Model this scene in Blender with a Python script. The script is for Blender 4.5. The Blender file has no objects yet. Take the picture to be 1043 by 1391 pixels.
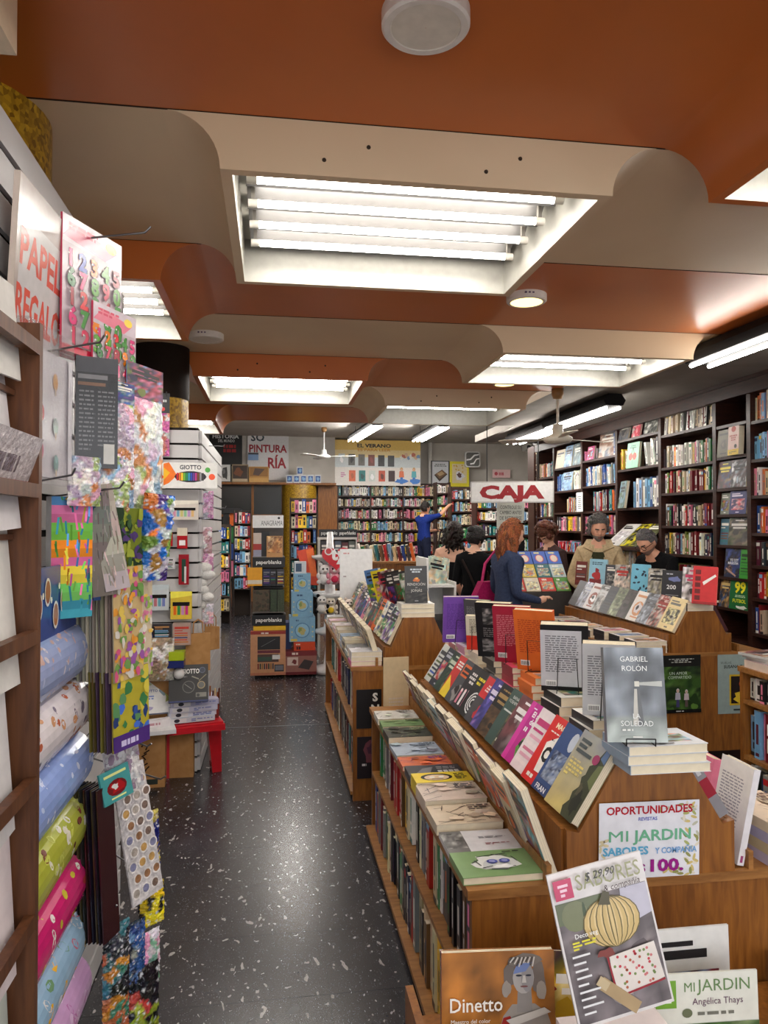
import bpy, math, random
from mathutils import Vector, Matrix, noise
sc = bpy.context.scene
col = sc.collection
V = Vector
R = math.radians

# ---------------------------------------------------------------- camera
FPX, CXP, CYP, EYE = 1010.0, 521.5, 695.5, 1.62
YAW = math.atan((CXP - 370) / FPX)
PIT = math.atan((714 - CYP) / FPX)
cam_data = bpy.data.cameras.new('camera')
cam_data.sensor_fit = 'HORIZONTAL'
cam_data.sensor_width = 36.0
cam_data.lens = 36.0 * FPX / 1043.0
cam_data.clip_start = 0.05
cam = bpy.data.objects.new('camera', cam_data)
cam.location = (0, 0, EYE)
cam.rotation_euler = (math.pi / 2 + PIT, 0, -YAW)
col.objects.link(cam)
sc.camera = cam

# ---------------------------------------------------------------- world, exposure
world = bpy.data.worlds.new('world')
sc.world = world
world.use_nodes = True
_bg = world.node_tree.nodes['Background']
_bg.inputs[0].default_value = (0.97, 0.97, 1.0, 1)
_bg.inputs[1].default_value = 2.1
vs = sc.view_settings
vs.view_transform = 'Standard'
vs.look = 'None'
vs.gamma = 1.0
vs.use_curve_mapping = False
vs.exposure = 0.45
TUBE = 30.0      # strength of the fluorescent tubes

# ---------------------------------------------------------------- pixel -> place (1043 x 1391 frame)
_fw = V((math.sin(YAW) * math.cos(PIT), math.cos(YAW) * math.cos(PIT), math.sin(PIT)))
_rt = V((math.cos(YAW), -math.sin(YAW), 0))
_up = _rt.cross(_fw)
def ray(x, y): return _fw + _rt * ((x - CXP) / FPX) + _up * ((CYP - y) / FPX)
def atz(x, y, z): d = ray(x, y); return V((0, 0, EYE)) + d * ((z - EYE) / d.z)
def aty(x, y, Y): d = ray(x, y); return V((0, 0, EYE)) + d * (Y / d.y)
def atx(x, y, X): d = ray(x, y); return V((0, 0, EYE)) + d * (X / d.x)

# ---------------------------------------------------------------- colour and material helpers
def s2l(v):
    v = v / 255.0
    return v / 12.92 if v <= 0.04045 else ((v + 0.055) / 1.055) ** 2.4
def lin(c): return (s2l(c[0]), s2l(c[1]), s2l(c[2]), 1.0)
M = {}
def mat(name, rough=0.5, spec=0.5, base=None, metal=0.0, coat=0.0):
    m = bpy.data.materials.new(name); m.use_nodes = True
    b = m.node_tree.nodes['Principled BSDF']
    b.inputs['Roughness'].default_value = rough
    b.inputs['Specular IOR Level'].default_value = spec
    b.inputs['Metallic'].default_value = metal
    b.inputs['Coat Weight'].default_value = coat
    if base is not None: b.inputs['Base Color'].default_value = lin(base)
    M[name] = m
    return m, m.node_tree, b
def attr_mat(name, rough, spec, wear=0.06, scale=30, coat=0.0, bump=0.0):
    """colour from the mesh's own printed / painted colour, with faint wear"""
    m, nt, b = mat(name, rough, spec, coat=coat)
    a = nt.nodes.new('ShaderNodeAttribute'); a.attribute_name = 'Col'
    n = nt.nodes.new('ShaderNodeTexNoise'); n.inputs['Scale'].default_value = scale
    n.inputs['Detail'].default_value = 3
    tc = nt.nodes.new('ShaderNodeTexCoord'); nt.links.new(tc.outputs['Object'], n.inputs['Vector'])
    mr = nt.nodes.new('ShaderNodeMapRange')
    mr.inputs['From Min'].default_value = 0.3; mr.inputs['From Max'].default_value = 0.7
    mr.inputs['To Min'].default_value = 1 - wear; mr.inputs['To Max'].default_value = 1 + wear
    nt.links.new(n.outputs['Fac'], mr.inputs['Value'])
    mx = nt.nodes.new('ShaderNodeVectorMath'); mx.operation = 'SCALE'
    nt.links.new(a.outputs['Color'], mx.inputs[0]); nt.links.new(mr.outputs[0], mx.inputs['Scale'])
    nt.links.new(mx.outputs[0], b.inputs['Base Color'])
    if bump:
        bp = nt.nodes.new('ShaderNodeBump'); bp.inputs['Strength'].default_value = bump
        bp.inputs['Distance'].default_value = 0.01
        nt.links.new(n.outputs['Fac'], bp.inputs['Height']); nt.links.new(bp.outputs[0], b.inputs['Normal'])
    return m
attr_mat('paper', 0.75, 0.25)
attr_mat('print', 0.38, 0.4)
attr_mat('glossy', 0.2, 0.5)
attr_mat('foil', 0.14, 0.6, wear=0.25, scale=60, bump=0.8)
attr_mat('matte', 0.85, 0.2)
attr_mat('cloth', 0.9, 0.15, wear=0.15, scale=60, bump=0.3)
attr_mat('skin', 0.5, 0.35, wear=0.05, scale=20)
attr_mat('hair', 0.5, 0.35, wear=0.45, scale=110, bump=0.9)
attr_mat('plush', 0.95, 0.1, wear=0.12, scale=160, bump=0.8)
mat('steel', 0.3, 0.5, (120, 120, 122), metal=0.9)
mat('black_wire', 0.4, 0.5, (22, 22, 24))
mat('white_metal', 0.4, 0.4, (226, 224, 216))
mat('black_metal', 0.5, 0.4, (20, 20, 22))

def wood(name, c1, c2, rough, scale=(1, 1, 1), spec=0.4, grain=9.0):
    m, nt, b = mat(name, rough, spec)
    tc = nt.nodes.new('ShaderNodeTexCoord'); mp = nt.nodes.new('ShaderNodeMapping')
    mp.inputs['Scale'].default_value = scale
    nt.links.new(tc.outputs['Object'], mp.inputs['Vector'])
    n = nt.nodes.new('ShaderNodeTexNoise'); n.inputs['Scale'].default_value = grain
    n.inputs['Detail'].default_value = 6; n.inputs['Distortion'].default_value = 0.6
    nt.links.new(mp.outputs[0], n.inputs['Vector'])
    r = nt.nodes.new('ShaderNodeValToRGB')
    r.color_ramp.elements[0].position = 0.32; r.color_ramp.elements[0].color = lin(c1)
    r.color_ramp.elements[1].position = 0.68; r.color_ramp.elements[1].color = lin(c2)
    nt.links.new(n.outputs['Fac'], r.inputs['Fac']); nt.links.new(r.outputs[0], b.inputs['Base Color'])
    return m
wood('oak', (116, 68, 24), (152, 96, 38), 0.38, (6, 6, 0.7))
wood('oak_edge', (130, 84, 38), (168, 116, 60), 0.45, (1, 6, 6))
wood('dark_wood', (38, 18, 13), (62, 32, 22), 0.38, (1, 1, 6))
wood('rack_wood', (74, 42, 24), (104, 64, 38), 0.42, (6, 6, 0.6))
wood('orange_laminate', (182, 96, 40), (196, 108, 48), 0.33, (0.6, 0.6, 0.6), 0.45, 2.0)
wood('beige_laminate', (206, 180, 146), (216, 192, 158), 0.5, (0.6, 0.6, 0.6), 0.35, 2.0)
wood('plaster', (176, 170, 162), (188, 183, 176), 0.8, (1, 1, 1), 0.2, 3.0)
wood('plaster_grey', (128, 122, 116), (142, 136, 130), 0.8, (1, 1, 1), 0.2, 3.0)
wood('slat_white', (186, 184, 184), (198, 196, 196), 0.4, (1, 1, 1), 0.4, 3.0)
wood('cardboard', (168, 122, 74), (184, 138, 88), 0.8, (2, 2, 2), 0.2, 8.0)

def emit(name, c, strength):
    m = bpy.data.materials.new(name); m.use_nodes = True
    nt = m.node_tree; nt.nodes.clear()
    o = nt.nodes.new('ShaderNodeOutputMaterial'); e = nt.nodes.new('ShaderNodeEmission')
    e.inputs[0].default_value = c; e.inputs[1].default_value = strength
    nt.links.new(e.outputs[0], o.inputs[0]); M[name] = m
emit('tube_light', (1.0, 0.95, 0.88, 1), TUBE)
emit('tube_bright', (1.0, 0.96, 0.9, 1), TUBE * 2.0)
emit('warm_disc', (1.0, 0.72, 0.25, 1), 2.6)

def clear_mat():
    """thin clear plastic film"""
    m = bpy.data.materials.new('clear_film'); m.use_nodes = True
    nt = m.node_tree; nt.nodes.clear()
    o = nt.nodes.new('ShaderNodeOutputMaterial'); mx = nt.nodes.new('ShaderNodeMixShader')
    t = nt.nodes.new('ShaderNodeBsdfTransparent'); t.inputs[0].default_value = (0.94, 0.94, 0.95, 1)
    g = nt.nodes.new('ShaderNodeBsdfGlossy'); g.inputs['Roughness'].default_value = 0.12
    n = nt.nodes.new('ShaderNodeTexNoise'); n.inputs['Scale'].default_value = 45; n.inputs['Distortion'].default_value = 1.5
    bp = nt.nodes.new('ShaderNodeBump'); bp.inputs['Strength'].default_value = 0.9; bp.inputs['Distance'].default_value = 0.02
    nt.links.new(n.outputs['Fac'], bp.inputs['Height']); nt.links.new(bp.outputs[0], g.inputs['Normal'])
    mx.inputs[0].default_value = 0.2
    nt.links.new(t.outputs[0], mx.inputs[1]); nt.links.new(g.outputs[0], mx.inputs[2])
    nt.links.new(mx.outputs[0], o.inputs[0]); M['clear_film'] = m
clear_mat()

def floor_mat():
    m, nt, b = mat('terrazzo', 0.26, 0.5)
    tc = nt.nodes.new('ShaderNodeTexCoord')
    mp = nt.nodes.new('ShaderNodeMapping'); mp.inputs['Scale'].default_value = (1, 0.55, 1); mp.inputs['Rotation'].default_value = (0, 0, 0.5)
    nt.links.new(tc.outputs['Object'], mp.inputs['Vector'])
    def chips(scale, thr, seed):
        ns = nt.nodes.new('ShaderNodeTexNoise'); ns.inputs['Scale'].default_value = scale * 0.5; ns.inputs['Detail'].default_value = 2
        nt.links.new(mp.outputs[0], ns.inputs['Vector'])
        ad = nt.nodes.new('ShaderNodeVectorMath'); ad.operation = 'MULTIPLY_ADD'
        ad.inputs[1].default_value = (0.09, 0.09, 0.09)
        nt.links.new(ns.outputs['Color'], ad.inputs[0]); nt.links.new(mp.outputs[0], ad.inputs[2])
        v = nt.nodes.new('ShaderNodeTexVoronoi'); v.inputs['Scale'].default_value = scale
        v.inputs['Randomness'].default_value = 1.0
        nt.links.new(ad.outputs[0], v.inputs['Vector'])
        sep = nt.nodes.new('ShaderNodeSeparateColor'); nt.links.new(v.outputs['Color'], sep.inputs[0])
        # only some cells hold a chip; chip size varies with the cell
        lim = nt.nodes.new('ShaderNodeMapRange'); lim.inputs['From Min'].default_value = thr; lim.inputs['From Max'].default_value = 1.0
        lim.inputs['To Min'].default_value = 0.0; lim.inputs['To Max'].default_value = 0.34
        nt.links.new(sep.outputs[seed], lim.inputs['Value'])
        lt = nt.nodes.new('ShaderNodeMath'); lt.operation = 'LESS_THAN'
        nt.links.new(v.outputs['Distance'], lt.inputs[0]); nt.links.new(lim.outputs[0], lt.inputs[1])
        return lt
    a = chips(40, 0.36, 0); c = chips(95, 0.4, 1)
    base = nt.nodes.new('ShaderNodeTexNoise'); base.inputs['Scale'].default_value = 5; base.inputs['Detail'].default_value = 8
    nt.links.new(tc.outputs['Object'], base.inputs['Vector'])
    rp = nt.nodes.new('ShaderNodeValToRGB')
    rp.color_ramp.elements[0].color = lin((32, 31, 35)); rp.color_ramp.elements[0].position = 0.3
    rp.color_ramp.elements[1].color = lin((50, 48, 53)); rp.color_ramp.elements[1].position = 0.7
    nt.links.new(base.outputs['Fac'], rp.inputs['Fac'])
    m1 = nt.nodes.new('ShaderNodeMix'); m1.data_type = 'RGBA'
    m1.inputs[7].default_value = lin((160, 155, 152))
    nt.links.new(a.outputs[0], m1.inputs[0]); nt.links.new(rp.outputs[0], m1.inputs[6])
    m2 = nt.nodes.new('ShaderNodeMix'); m2.data_type = 'RGBA'
    m2.inputs[7].default_value = lin((104, 101, 102))
    nt.links.new(c.outputs[0], m2.inputs[0]); nt.links.new(m1.outputs[2], m2.inputs[6])
    nt.links.new(m2.outputs[2], b.inputs['Base Color'])
floor_mat()

def gold_mat():
    m, nt, b = mat('gold_mosaic', 0.35, 0.6)
    tc = nt.nodes.new('ShaderNodeTexCoord')
    v = nt.nodes.new('ShaderNodeTexVoronoi'); v.inputs['Scale'].default_value = 70
    nt.links.new(tc.outputs['Object'], v.inputs['Vector'])
    r = nt.nodes.new('ShaderNodeValToRGB')
    r.color_ramp.elements[0].color = lin((120, 82, 14)); r.color_ramp.elements[1].color = lin((206, 164, 40))
    sep = nt.nodes.new('ShaderNodeSeparateColor'); nt.links.new(v.outputs['Color'], sep.inputs[0])
    nt.links.new(sep.outputs[0], r.inputs['Fac']); nt.links.new(r.outputs[0], b.inputs['Base Color'])
gold_mat()

# ---------------------------------------------------------------- mesh builder
class MB:
    def __init__(s): s.v = []; s.f = []; s.c = []; s.m = []; s.s = []
    def add(s, vs_, fs, c=(200, 200, 200), m=0, smooth=False):
        o = len(s.v); s.v.extend([tuple(p) for p in vs_]); lc = [lin(k) for k in c] if isinstance(c, list) else lin(c)
        for f in fs:
            s.f.append([o + i for i in f]); s.c.append(lc); s.m.append(m); s.s.append(smooth)
        return s
    def box(s, lo, hi, c=(200, 200, 200), m=0, X=None, cols=None):
        x0, y0, z0 = lo; x1, y1, z1 = hi
        p = [V(q) for q in ((x0,y0,z0),(x1,y0,z0),(x1,y1,z0),(x0,y1,z0),(x0,y0,z1),(x1,y0,z1),(x1,y1,z1),(x0,y1,z1))]
        if X is not None: p = [X @ q for q in p]
        F = [(0,3,2,1),(4,5,6,7),(0,1,5,4),(1,2,6,5),(2,3,7,6),(3,0,4,7)]   # bottom top front right back left
        for k, f in enumerate(F):
            s.add([p[i] for i in f], [(0,1,2,3)], (cols or {}).get(k, c), m)
        return s
    def hexa(s, p, c=(200,200,200), m=0):
        F = [(0,3,2,1),(4,5,6,7),(0,1,5,4),(1,2,6,5),(2,3,7,6),(3,0,4,7)]
        return s.add(p, F, c, m)
    def tube(s, pts, r, c=(200,200,200), m=0, n=8, caps=True):
        pts = [V(p) for p in pts]; rings = []
        rr = r if isinstance(r, (list, tuple)) else [r] * len(pts)
        ref = None
        for i, p in enumerate(pts):
            d = (pts[min(i+1, len(pts)-1)] - pts[max(i-1, 0)]).normalized()
            if ref is None:
                ref = V((0,0,1)) if abs(d.z) < 0.9 else V((1,0,0))
            a = d.cross(ref); a = a.normalized() if a.length > 1e-6 else V((1,0,0)); b = d.cross(a)
            ref = b.cross(d) if False else ref
            rings.append([p + (a * math.cos(2*math.pi*k/n) + b * math.sin(2*math.pi*k/n)) * rr[i] for k in range(n)])
        vv = [q for g in rings for q in g]; ff = []
        for i in range(len(pts)-1):
            for k in range(n):
                ff.append((i*n+k, i*n+(k+1)%n, (i+1)*n+(k+1)%n, (i+1)*n+k))
        s.add(vv, ff, c, m, True)
        if caps:
            s.add(rings[0], [tuple(range(n))], c, m); s.add(rings[-1], [tuple(reversed(range(n)))], c, m)
        return s
    def lathe(s, prof, ctr=(0,0,0), c=(200,200,200), m=0, n=20, smooth=True, X=None):
        ctr = V(ctr); vv = []; ff = []
        for (r, z) in prof:
            for k in range(n):
                q = V((r*math.cos(2*math.pi*k/n), r*math.sin(2*math.pi*k/n), z))
                vv.append((X @ q) if X is not None else ctr + q)
        for i in range(len(prof)-1):
            for k in range(n): ff.append((i*n+k, i*n+(k+1)%n, (i+1)*n+(k+1)%n, (i+1)*n+k))
        return s.add(vv, ff, c, m, smooth)
    def ball(s, ctr, rad, c, m=0, nu=12, nv=8, X=None):
        rx, ry, rz = rad if isinstance(rad, (tuple, list)) else (rad,)*3
        ctr = V(ctr); vv = []; ff = []
        for i in range(nv+1):
            t = math.pi * i / nv
            for k in range(nu):
                a = 2*math.pi*k/nu
                q = V((rx*math.sin(t)*math.cos(a), ry*math.sin(t)*math.sin(a), rz*math.cos(t)))
                if X is not None: q = X @ q
                vv.append(ctr + q)
        for i in range(nv):
            for k in range(nu): ff.append((i*nu+k, (i+1)*nu+k, (i+1)*nu+(k+1)%nu, i*nu+(k+1)%nu))
        return s.add(vv, ff, c, m, True)
    def prism(s, poly, fn, a, b, c=(200,200,200), m=0, smooth=False):
        """poly: 2D outline; fn(u, v, w) -> 3D; extruded from w=a to w=b"""
        n = len(poly)
        lo = [fn(u, v, a) for u, v in poly]; hi = [fn(u, v, b) for u, v in poly]
        s.add(lo, [tuple(reversed(range(n)))], c, m); s.add(hi, [tuple(range(n))], c, m)
        s.add(lo + hi, [(i, (i+1)%n, n+(i+1)%n, n+i) for i in range(n)], c, m, smooth)
        return s
    def build(s, name, mats='print', parent=None, loc=None, mtx=None):
        me = bpy.data.meshes.new(name)
        me.from_pydata([tuple(p) for p in s.v], [], s.f)
        if isinstance(mats, str): mats = [mats]
        for k in mats: me.materials.append(M[k])
        me.polygons.foreach_set('material_index', s.m)
        me.polygons.foreach_set('use_smooth', s.s)
        a = me.color_attributes.new('Col', 'FLOAT_COLOR', 'CORNER')
        buf = []
        for f, c in zip(s.f, s.c):
            if isinstance(c, list):
                for k in c: buf.extend(k)
            else: buf.extend(c * len(f))
        a.data.foreach_set('color', buf)
        me.update()
        o = bpy.data.objects.new(name, me); col.objects.link(o)
        if mtx is not None: o.matrix_world = mtx
        if loc is not None: o.location = loc
        if parent is not None: o.parent = parent
        return o
def empty(name, loc=(0,0,0), mtx=None):
    o = bpy.data.objects.new(name, None); col.objects.link(o); o.empty_display_size = 0.1
    if mtx is not None: o.matrix_world = mtx
    else: o.location = loc
    return o
def tag(o, label, cat, group=None, kind=None):
    o['label'] = label; o['category'] = cat
    if group: o['group'] = group
    if kind: o['kind'] = kind
    return o
def struct(o, label=None):
    o['kind'] = 'structure'
    if label: o['label'] = label
    return o
def frame(O, X, Z):
    """matrix with local X, Z directions given (world), Y = Z x X"""
    X = V(X).normalized(); Z = V(Z).normalized(); Y = Z.cross(X).normalized(); X = Y.cross(Z)
    m = Matrix.Identity(4)
    for i in range(3): m[i][0] = X[i]; m[i][1] = Y[i]; m[i][2] = Z[i]; m[i][3] = O[i]
    return m
def rel(parent, child):
    """parent a world-space-built child to a thing without moving it"""
    child.parent = parent; child.matrix_parent_inverse = parent.matrix_basis.inverted()
    return child

# ---------------------------------------------------------------- flat print
_gl = {}
def glyphs(s, bold=0.0, shear=0.0):
    k = (s, bold, shear)
    if k in _gl: return _gl[k]
    cu = bpy.data.curves.new('lettering', 'FONT'); cu.body = s; cu.size = 1.0
    cu.resolution_u = 2; cu.offset = bold; cu.shear = shear; cu.fill_mode = 'FRONT'
    ob = bpy.data.objects.new('lettering', cu)
    me = bpy.data.meshes.new_from_object(ob)
    vv = [(p.co.x, p.co.y) for p in me.vertices]; ff = [tuple(p.vertices) for p in me.polygons]
    bpy.data.objects.remove(ob); bpy.data.curves.remove(cu); bpy.data.meshes.remove(me)
    if not vv: vv = [(0, 0)]
    xs = [p[0] for p in vv]; ys = [p[1] for p in vv]
    _gl[k] = (vv, ff, min(xs), max(xs), min(ys), max(ys))
    return _gl[k]
class Cv:
    """a flat printed face: w x h metres, origin O, right U, up W, outward N"""
    def __init__(s, mb, O, U, W, N, w, h, m=0):
        s.mb, s.O, s.U, s.W, s.N, s.w, s.h, s.m = mb, V(O), V(U), V(W), V(N), w, h, m
        s.k = 1
    def pt(s, x, y):
        x = min(max(x, 0), s.w); y = min(max(y, 0), s.h)
        return s.O + s.U * x + s.W * y + s.N * (0.00025 * s.k)
    def poly(s, pts, c, up=True):
        s.mb.add([s.pt(x, y) for x, y in pts], [tuple(range(len(pts)))], c, s.m)
        if up: s.k += 1
    # all below take fractions of the face
    def rect(s, x0, y0, x1, y1, c, up=True):
        s.poly([(x0*s.w, y0*s.h), (x1*s.w, y0*s.h), (x1*s.w, y1*s.h), (x0*s.w, y1*s.h)], c, up)
    def quad(s, pts, c, up=True): s.poly([(x*s.w, y*s.h) for x, y in pts], c, up)
    def ell(s, cx, cy, rx, ry, c, n=14, rot=0.0, up=True):
        p = []
        for k in range(n):
            a = 2*math.pi*k/n; x = rx*s.w*math.cos(a); y = ry*s.h*math.sin(a)
            p.append((cx*s.w + x*math.cos(rot) - y*math.sin(rot), cy*s.h + x*math.sin(rot) + y*math.cos(rot)))
        s.poly(p, c, up)
    def circ(s, cx, cy, r, c, n=16, up=True): s.ell(cx, cy, r, r*s.w/s.h, c, n, 0.0, up)
    def blob(s, cx, cy, rx, ry, c, rng, n=11, jag=0.35, up=True):
        p = []
        for k in range(n):
            a = 2*math.pi*k/n; q = 1 + rng.uniform(-jag, jag)
            p.append(((cx + rx*q*math.cos(a))*s.w, (cy + ry*q*math.sin(a))*s.h))
        s.poly(p, c, up)
    def line(s, x0, y0, x1, y1, t, c, up=True):
        a = V((x0*s.w, y0*s.h)); b = V((x1*s.w, y1*s.h)); d = b - a
        if d.length < 1e-6: return
        n = V((-d.y, d.x)).normalized() * (t * s.w / 2)
        s.poly([a - n, b - n, b + n, a + n], c, up)
    def text(s, t, x, y, hgt, c, al='c', wmax=None, bold=0.0, shear=0.0, stretch=None):
        """baseline at y (fraction), cap height hgt (fraction of face height)"""
        vv, ff, a, b, lo, hi = glyphs(t, bold, shear)
        k = hgt * s.h / 0.69; kx = k
        tw = (b - a) * k
        if stretch: kx = stretch * s.w / (b - a); tw = stretch * s.w
        elif wmax and tw > wmax * s.w: kx = k * wmax * s.w / tw; tw = wmax * s.w
        x0 = x * s.w - (tw / 2 if al == 'c' else tw if al == 'r' else 0)
        s.mb.add([s.pt(x0 + (p[0] - a) * kx, y * s.h + p[1] * k) for p in vv], ff, c, s.m)
        s.k += 1
    def bars(s, x0, y0, x1, y1, n, c, rng, fill=0.5, al='l', words=True):
        """lines of print too small to read"""
        dy = (y1 - y0) / n
        for i in range(n):
            yb = y1 - (i + 1) * dy; e = x1 if i < n - 1 else x0 + (x1 - x0) * rng.uniform(.3, .9)
            if al == 'c':
                sh = rng.uniform(0, .25) * (x1 - x0); xa, xb = x0 + sh, x1 - sh
            else: xa, xb = x0, e - rng.uniform(0, .06)
            x = xa
            while x < xb - 0.005:
                wd = rng.uniform(.04, .14) if words else xb - x
                s.rect(x, yb, min(x + wd, xb), yb + dy * fill, c, False); x += wd + 0.025
        s.k += 1
    def field(s, x0, y0, x1, y1, fn, nx=10, ny=13):
        """a continuous-tone picture: fn(u, v) -> colour, blended between grid points"""
        g = {}; col_ = {}
        for i in range(nx+1):
            for j in range(ny+1):
                u, v = i/nx, j/ny; g[i,j] = s.pt((x0 + (x1-x0)*u)*s.w, (y0 + (y1-y0)*v)*s.h); col_[i,j] = tuple(max(0, min(255, k)) for k in fn(u, v))
        for i in range(nx):
            for j in range(ny):
                q = [(i,j),(i+1,j),(i+1,j+1),(i,j+1)]; s.mb.add([g[k] for k in q], [(0,1,2,3)], [col_[k] for k in q], s.m)
        s.k += 1
    def photo(s, x0, y0, x1, y1, pal, rng, n=14):
        """a picture: soft tones drawn from the palette, with a few harder shapes"""
        o = V((rng.uniform(0,50), rng.uniform(0,50), rng.uniform(0,50))); f = rng.uniform(2.2, 4.5)
        def fn(u, v):
            t = (noise.noise(o + V((u*f, v*f*1.2, 0))) * .9 + noise.noise(o + V((u*f*3, v*f*3, 7))) * .35 + .5) * (len(pal) - 1)
            t = max(0, min(len(pal) - 1.001, t)); i = int(t); w = t - i; k = 1 + .35*noise.noise(o + V((u*f*2, v*f*2, 19)))
            return tuple((pal[i][c]*(1-w) + pal[i+1][c]*w)*k for c in range(3))
        s.field(x0, y0, x1, y1, fn if len(pal) > 1 else (lambda u, v: pal[0]))
        for i in range(max(2, n // 4)):
            c = pal[rng.randrange(len(pal))]; k = rng.uniform(.75, 1.2)
            c = tuple(min(255, v * k) for v in c)
            cx = rng.uniform(x0, x1); cy = rng.uniform(y0, y1)
            rx = rng.uniform(.05, .16) * (x1 - x0); ry = rng.uniform(.04, .14) * (y1 - y0)
            p = []
            nn = rng.randint(7, 12)
            for k in range(nn):
                a = 2*math.pi*k/nn; q = 1 + rng.uniform(-.25, .25)
                p.append((min(max(cx + rx*q*math.cos(a), x0), x1)*s.w, min(max(cy + ry*q*math.sin(a), y0), y1)*s.h))
            s.poly(p, c)
    def figure(s, cx, y0, hgt, skin, top, bottom, hair):
        """a small printed person"""
        w = hgt * 0.16 * s.h / s.w
        s.quad([(cx-w*.6, y0), (cx+w*.6, y0), (cx+w*.5, y0+hgt*.45), (cx-w*.5, y0+hgt*.45)], bottom)
        s.quad([(cx-w, y0+hgt*.4), (cx+w, y0+hgt*.4), (cx+w*.8, y0+hgt*.78), (cx-w*.8, y0+hgt*.78)], top)
        s.ell(cx, y0+hgt*.89, w*.55, hgt*.12, hair); s.ell(cx, y0+hgt*.87, w*.42, hgt*.09, skin)

# ================================================================ ROOM SHELL
HC, HB, SC = 2.87, 2.70, 0.17       # ceiling, light-box rim, radius of the coves
HH = 3.55                           # ceiling of the rear hall
fb = MB(); fb.box((-2.0, -2.5, -0.06), (6.6, 17.1, -0.0015))
floor = struct(fb.build('floor', 'terrazzo'), 'dark speckled terrazzo-look floor of square tiles')
tile_me = None
for ix in range(-4, 12):
    for iy in range(0, 24):
        x0 = -0.62 + ix * 0.41; y0 = 1.37 + iy * 0.41
        if x0 > 3.9: continue
        big = -1.1 < x0 < 0.5 or (x0 > 1.4 and 3 < y0 < 6)
        if not big: continue
        if tile_me is None:
            t = MB(); t.box((0.0008, 0.0008, -0.006), (0.4092, 0.4092, 0.0))
            o = t.build('floor_tile', 'terrazzo', floor); tile_me = o.data
        else:
            o = bpy.data.objects.new('floor_tile', tile_me); col.objects.link(o); o.parent = floor
        o.location = (x0, y0, 0)
# the tile material reads object coordinates: use world position instead so that chips differ from tile to tile
_nt = M['terrazzo'].node_tree
_g = _nt.nodes.new('ShaderNodeNewGeometry')
for l in list(_nt.links):
    if l.from_node.type == 'TEX_COORD': _nt.links.new(_g.outputs['Position'], l.to_socket)
f2 = MB(); f2.box((-0.9, 6.10, 0.0), (0.55, 6.112, 0.0015))
struct(f2.build('trim_1', 'steel'), 'thin metal joint strip across the aisle floor')
def wall(name, lo, hi, m, label):
    b = MB(); b.box(lo, hi); return struct(b.build(name, m), label)
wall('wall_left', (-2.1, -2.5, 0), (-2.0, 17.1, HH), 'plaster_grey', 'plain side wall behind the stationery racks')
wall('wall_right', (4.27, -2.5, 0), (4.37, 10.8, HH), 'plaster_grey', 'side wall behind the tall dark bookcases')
wall('wall_right_rear', (6.5, 10.8, 0), (6.6, 17.1, HH), 'plaster', 'side wall of the rear hall')
wall('wall_return', (4.37, 10.7, 0), (6.5, 10.8, HH), 'plaster', 'short return wall where the rear hall widens')
wall('wall_back', (-2.0, 17.0, 0), (6.6, 17.1, HH), 'plaster', 'pale grey back wall above the far bookcases')
b = MB(); b.box((-2.0, 8.95, HH), (6.6, 17.1, HH + 0.1)); b.box((-2.0, 8.95, HC), (2.99, 9.0, HH))
b.box((4.2, 8.95, HC), (4.37, 10.8, HH))
struct(b.build('ceiling_rear', 'plaster'), 'pale flat ceiling of the rear hall')
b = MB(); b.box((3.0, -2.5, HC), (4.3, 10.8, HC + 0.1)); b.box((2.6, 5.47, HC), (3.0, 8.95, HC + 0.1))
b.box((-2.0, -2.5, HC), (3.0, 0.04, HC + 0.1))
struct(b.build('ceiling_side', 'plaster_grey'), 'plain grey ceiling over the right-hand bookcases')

ORG, BEI = 'orange_laminate', 'beige_laminate'
rows = [(0.04, 1.16, BEI, [(-0.16, 1.10)], 3.0), (1.16, 2.28, ORG, [(1.44, 2.70)], 3.0), (2.28, 3.36, BEI, [(-0.16, 1.10)], 3.0),
        (3.36, 4.46, ORG, [(-1.75, -0.49)], 3.0), (4.46, 5.47, BEI, [(1.42, 2.70)], 3.0), (5.47, 6.60, ORG, [(-0.57, 0.70)], 2.6),
        (6.60, 7.80, BEI, [(1.0, 2.32)], 2.6), (7.80, 8.95, ORG, [(-1.84, -0.58)], 2.6)]
def cove(x0, x1):
    """profile of the hanging cove between its two ends, left to right"""
    N = 10; L = [(x0 - SC + SC * math.sin(t), HC - (HC - HB) * (1 - math.cos(t))) for t in [math.pi/2*k/N for k in range(N+1)]]
    Rr = [(x1 + SC - SC * math.sin(t), HC - (HC - HB) * (1 - math.cos(t))) for t in [math.pi/2*k/N for k in range(N, -1, -1)]]
    return L, Rr
RIM = 0.035
light_rows = []
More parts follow.
